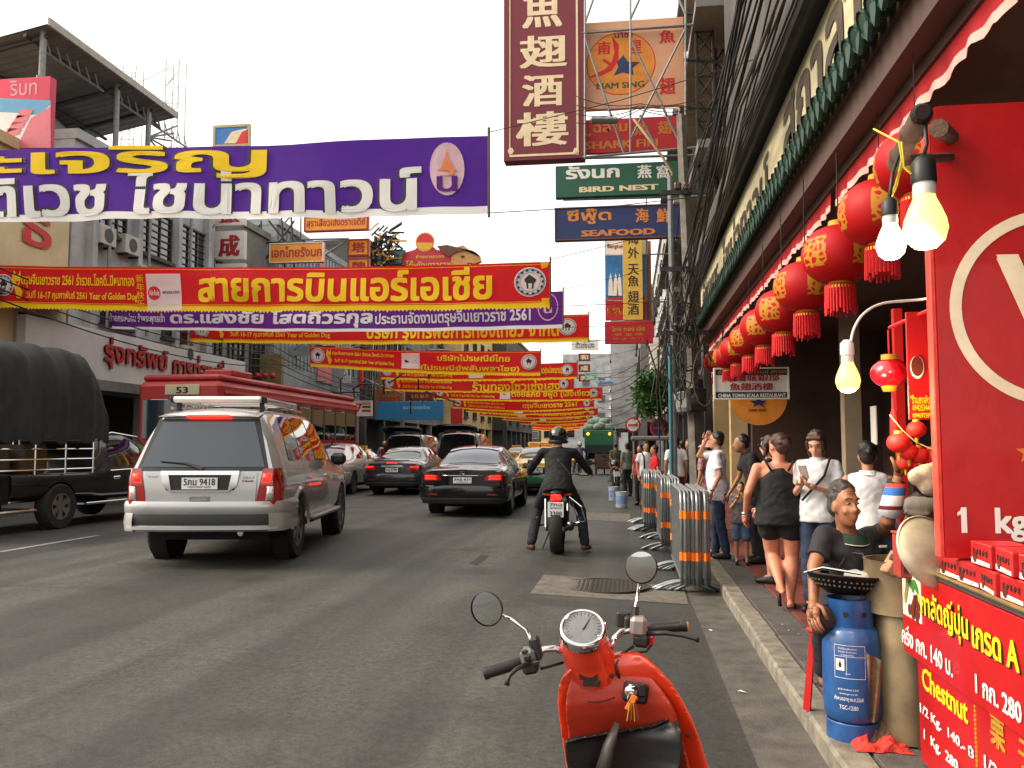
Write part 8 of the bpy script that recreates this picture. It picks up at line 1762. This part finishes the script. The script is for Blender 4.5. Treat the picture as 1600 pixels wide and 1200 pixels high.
MB().lathe([(.0965, -.0225), (.1, -.022), (.0975, -.0185)], 24, nk+V3((0, .006, -.004)), nkm).obj('collar_piping', WHT, cl, True)
MB().box((-.085, .178, .93), (.05, .004, .012), None).obj('chest_logo', WHT, OLD)
for k in range(3): MB().tube([hp(-.035, .074-.003*k, .062+.012*k), hp(0, .083-.004*k, .064+.012*k), hp(.035, .074-.003*k, .062+.012*k)], .0016, 4).obj('forehead_crease', M('skin crease', (84, 54, 40), .7), OLD)
for sx in (-1, 1): MB().tube([hp(sx*.020, .088, -.028), hp(sx*.034, .074, -.05), hp(sx*.034, .064, -.072)], .0018, 4).obj('cheek_crease', M('skin crease'), OLD)
for q in 'RL':
    a = j['an'+q]; MB().tube([a+V3((0, -.05, -.078)), a+V3((0, .06, -.078)), a+V3((0, .17, -.078))], [.036, .038, .044], 10, flat=.28).obj('sandal', SAND, OLD, True); MB().tube([a+V3((-.04, .06, -.06)), a+V3((0, .09, -.02)), a+V3((.04, .06, -.06))], .01, 6).obj('sandal_strap', SAND, OLD, True)
# ---- vendor with cap and striped sleeve behind the stall
vp = Vector((W(1440, 850, 4.9).x, 4.9, KERB)); vrz = R(150)
def vl(px, py, Y): return tuple(inv(vp, vrz, W(px, py, Y)))
m_str = bpy.data.materials.new('striped sleeve'); m_str.use_nodes = True; n_ = m_str.node_tree; tc_ = n_.nodes.new('ShaderNodeTexCoord'); sp_ = n_.nodes.new('ShaderNodeSeparateXYZ'); n_.links.new(tc_.outputs['Generated'], sp_.inputs[0]); rp_ = n_.nodes.new('ShaderNodeValToRGB'); rp_.color_ramp.interpolation = 'CONSTANT'
for pos, c in ((.0, (200, 200, 214)), (.22, (110, 30, 40)), (.32, (206, 204, 216)), (.58, (40, 96, 176)), (.78, (190, 60, 50)), (.88, (24, 22, 26))):
    e = rp_.color_ramp.elements.new(pos) if pos else rp_.color_ramp.elements[0]; e.color = lin(c)
rp_.color_ramp.elements.remove(rp_.color_ramp.elements[-1]) if rp_.color_ramp.elements[-1].position > .99 else None
n_.links.new(sp_.outputs[2], rp_.inputs[0]); n_.links.new(rp_.outputs[0], n_.nodes['Principled BSDF'].inputs['Base Color']); n_.nodes['Principled BSDF'].inputs['Roughness'].default_value = .85
Jv = dict(pel=(0, 0, .62), che=(0, .05, .90), nec=(0, .08, 1.06), hea=vl(1440, 812, 4.72), shR=(.17, .05, 1.0), elR=vl(1388, 812, 4.62), wrR=vl(1404, 742, 4.55), shL=(-.17, .05, 1.0), elL=(-.22, .15, .75), wrL=(-.1, .3, .8), hipR=(.09, 0, .58), hipL=(-.09, 0, .58), knR=(.12, .30, .52), knL=(-.12, .30, .52), anR=(.1, .22, .09), anL=(-.1, .22, .09))
t, j = person('vendor in grey cap reaching up to the tiny lanterns behind the stall', vp, vrz, 1.70, Jv, SK_DARK, HAIR, 'short', cloth('dark blue tee', (30, 40, 66)), 'none', DKT, 'long', SHOE, .012, face=True, tilt=R(-12), collar=False)
a, b = V3(j['elR']), V3(j['wrR']); q = MB(); q.tube([a.lerp(b, .12), a.lerp(b, .5), a.lerp(b, .85)], [.058, .052, .046], 14); q.obj('striped_sleeve', m_str, t, True)
hp = j['hp']; cp = MB(); cp.ball(hp(0, -.01, .07), (.098, .112, .055), 18); cp.ball(hp(0, .085, .055), (.07, .05, .014), 14); solid('flat_cap', cp, cloth('grey cap', (120, 116, 108)), t, .008, 3)
bs = thing('upturned_crate', 'dark crate seat hidden behind the stall vendor', 'crate', vp); MB().bb((-.18, -.2, 0), (.18, .16, .44), .01).obj('box', m_brownd, bs); MB().bb((-.19, -.21, .40), (.19, .17, .455), .008).obj('rim', m_brown, bs)
# red box on the stall edge near the old man
t = thing('red_tin', 'small red lantern tin standing near the old man', 'tin', W(1422, 868, 4.3)); MB().box((0, 0, 0), (.13, .10, .20), None, .006).obj('case', M('dull red tin', (150, 50, 40), .6, var=.2), t); MB().box((0, -.052, -.01), (.09, .006, .13), None, .002).obj('window', M('dark tin pane', (50, 20, 18), .3), t); MB().box((0, 0, .106), (.14, .11, .012), None, .003).obj('lid', M('dull red tin'), t)

# ================================================================ BULBS AND BAMBOO
m_bam = M('weathered bamboo', (84, 62, 50), .8, var=.35, sc=12, bump=.4); m_bulbw = M('cool lit bulb', (236, 240, 255), .3, var=0, emit=2.2); m_bulby = M('warm lit bulb', (255, 200, 104), .3, var=0, emit=1.1); m_core = M('bulb glow core', (255, 226, 160), .3, var=0, emit=30); m_cuff = M('white bulb base', (206, 204, 200), .4, var=.03)
t = thing('bamboo_pole', 'short weathered bamboo pole ends jutting out above the bulbs', 'pole', W(1440, 200, 2.25)); c = t.location.copy()
A, B = W(1440, 178, 2.2), W(1400, 255, 2.75)
MB().tube([A, A.lerp(B, .5), B], [.027, .026, .028], 14, cap=False).obj('cane', m_bam, t, True, rel=c); MB().lathe([(.0, .02), (.018, .02), (.027, 0)], 14, A, (A-B).to_track_quat('Z', 'Y').to_matrix()).obj('cane_end', m_hole, t, rel=c)
for u in (.35, .8): p = A.lerp(B, u); MB().lathe([(.028, -.01), (.032, 0), (.028, .01)], 14, p, (A-B).to_track_quat('Z', 'Y').to_matrix()).obj('node_ring', m_bam, t, True, rel=c)
C1, C2 = W(1405, 250, 2.7), W(1484, 246, 3.73); MB().tube([C1, C2], .020, 10).obj('cross_pole', m_bam, t, rel=c); D1, D2 = W(1466, 200, 2.9), W(1486, 214, 3.73); MB().tube([D1, D2], .03, 12).obj('cane', m_bam, t, rel=c)
m_tie = M('yellow tape', (220, 206, 60), .6, var=.1)
MB().tube([W(1366, 202, 2.25), W(1405, 222, 2.2), W(1410, 250, 2.2), W(1400, 290, 2.2), W(1390, 312, 2.2)], .006, 6, flat=.4).obj('tie_tape', m_tie, t, True, rel=c); MB().tube([W(1408, 222, 2.2), W(1412, 262, 2.2), W(1428, 275, 2.2)], .005, 6, flat=.4).obj('tie_tape', m_tie, t, True, rel=c)
def bulb(label, px, py, Y, r, m, core=None, cuff=m_plastic, wire=None):
    """px, py is the centre of the round end, neck up"""
    p = W(px, py, Y); t = thing('light_bulb', label, 'light bulb', p)
    g_ = MB().lathe([(.001, -r), (r*.5, -r*.88), (r*.85, -r*.55), (r, 0), (r*.93, r*.45), (r*.72, r*1.0), (r*.52, r*1.45), (r*.46, r*1.7)], 28).obj('globe', m, t, True)
    MB().lathe([(r*.5, r*1.6), (r*.52, r*1.7), (r*.5, r*2.3)], 20).obj('bulb_base', m_cuff, t, True); MB().lathe([(r*.56, r*2.2), (r*.58, r*2.3), (r*.55, r*3.2), (r*.3, r*3.5), (0, r*3.55)], 20).obj('socket', cuff, t, True)
    if wire: MB().tube([V3((0, 0, r*3.4))]+[W(*w)-p for w in wire], .005, 6).obj('wire', m_plastic, t, True)
    return t
bulb('white glowing bulb, left one of the pair under the bamboo', 1392, 385, 2.15, .034, m_bulbw, wire=((1395, 270, 2.18), (1405, 240, 2.3)))
bulb('warm clear bulb, right one of the pair under the bamboo', 1446, 358, 2.2, .052, m_bulby, wire=((1448, 225, 2.2), (1445, 185, 2.2)))
t = bulb('warm bulb on a thin curved arm in front of the dark arcade', 1325, 596, 3.9, .052, m_bulby, cuff=m_cuff)
arm = [W(1328, 545, 3.9), W(1334, 515, 3.92), W(1350, 490, 3.95), W(1380, 474, 4.0), W(1440, 468, 4.05), W(1470, 462, 3.9)]; arm = [(lambda a, b, c, d, u: .5*((2*b)+(c-a)*u+(2*a-5*b+4*c-d)*u*u+(3*b-a-3*c+d)*u**3))(arm[max(k-1, 0)], arm[k], arm[k+1], arm[min(k+2, 5)], u/6) for k in range(5) for u in range(6)]+[arm[-1]]
MB().tube(arm, .006, 8).obj('gooseneck', m_cuff, t, True, rel=t.location)
for nm, px, py, Y, e, col in (('bulb_light_cool', 1392, 420, 2.15, 7, (.9, .95, 1)), ('bulb_light_warm', 1450, 404, 2.2, 11, (1, .74, .4)), ('bulb_light_arm', 1325, 622, 3.9, 11, (1, .72, .38))):
    l = bpy.data.lights.new(nm, 'POINT'); l.energy = e; l.color = col; l.shadow_soft_size = .03; o = bpy.data.objects.new(nm, l); COL.objects.link(o); o.location = W(px, py, Y)
bpy.data.scenes.remove(TMP)
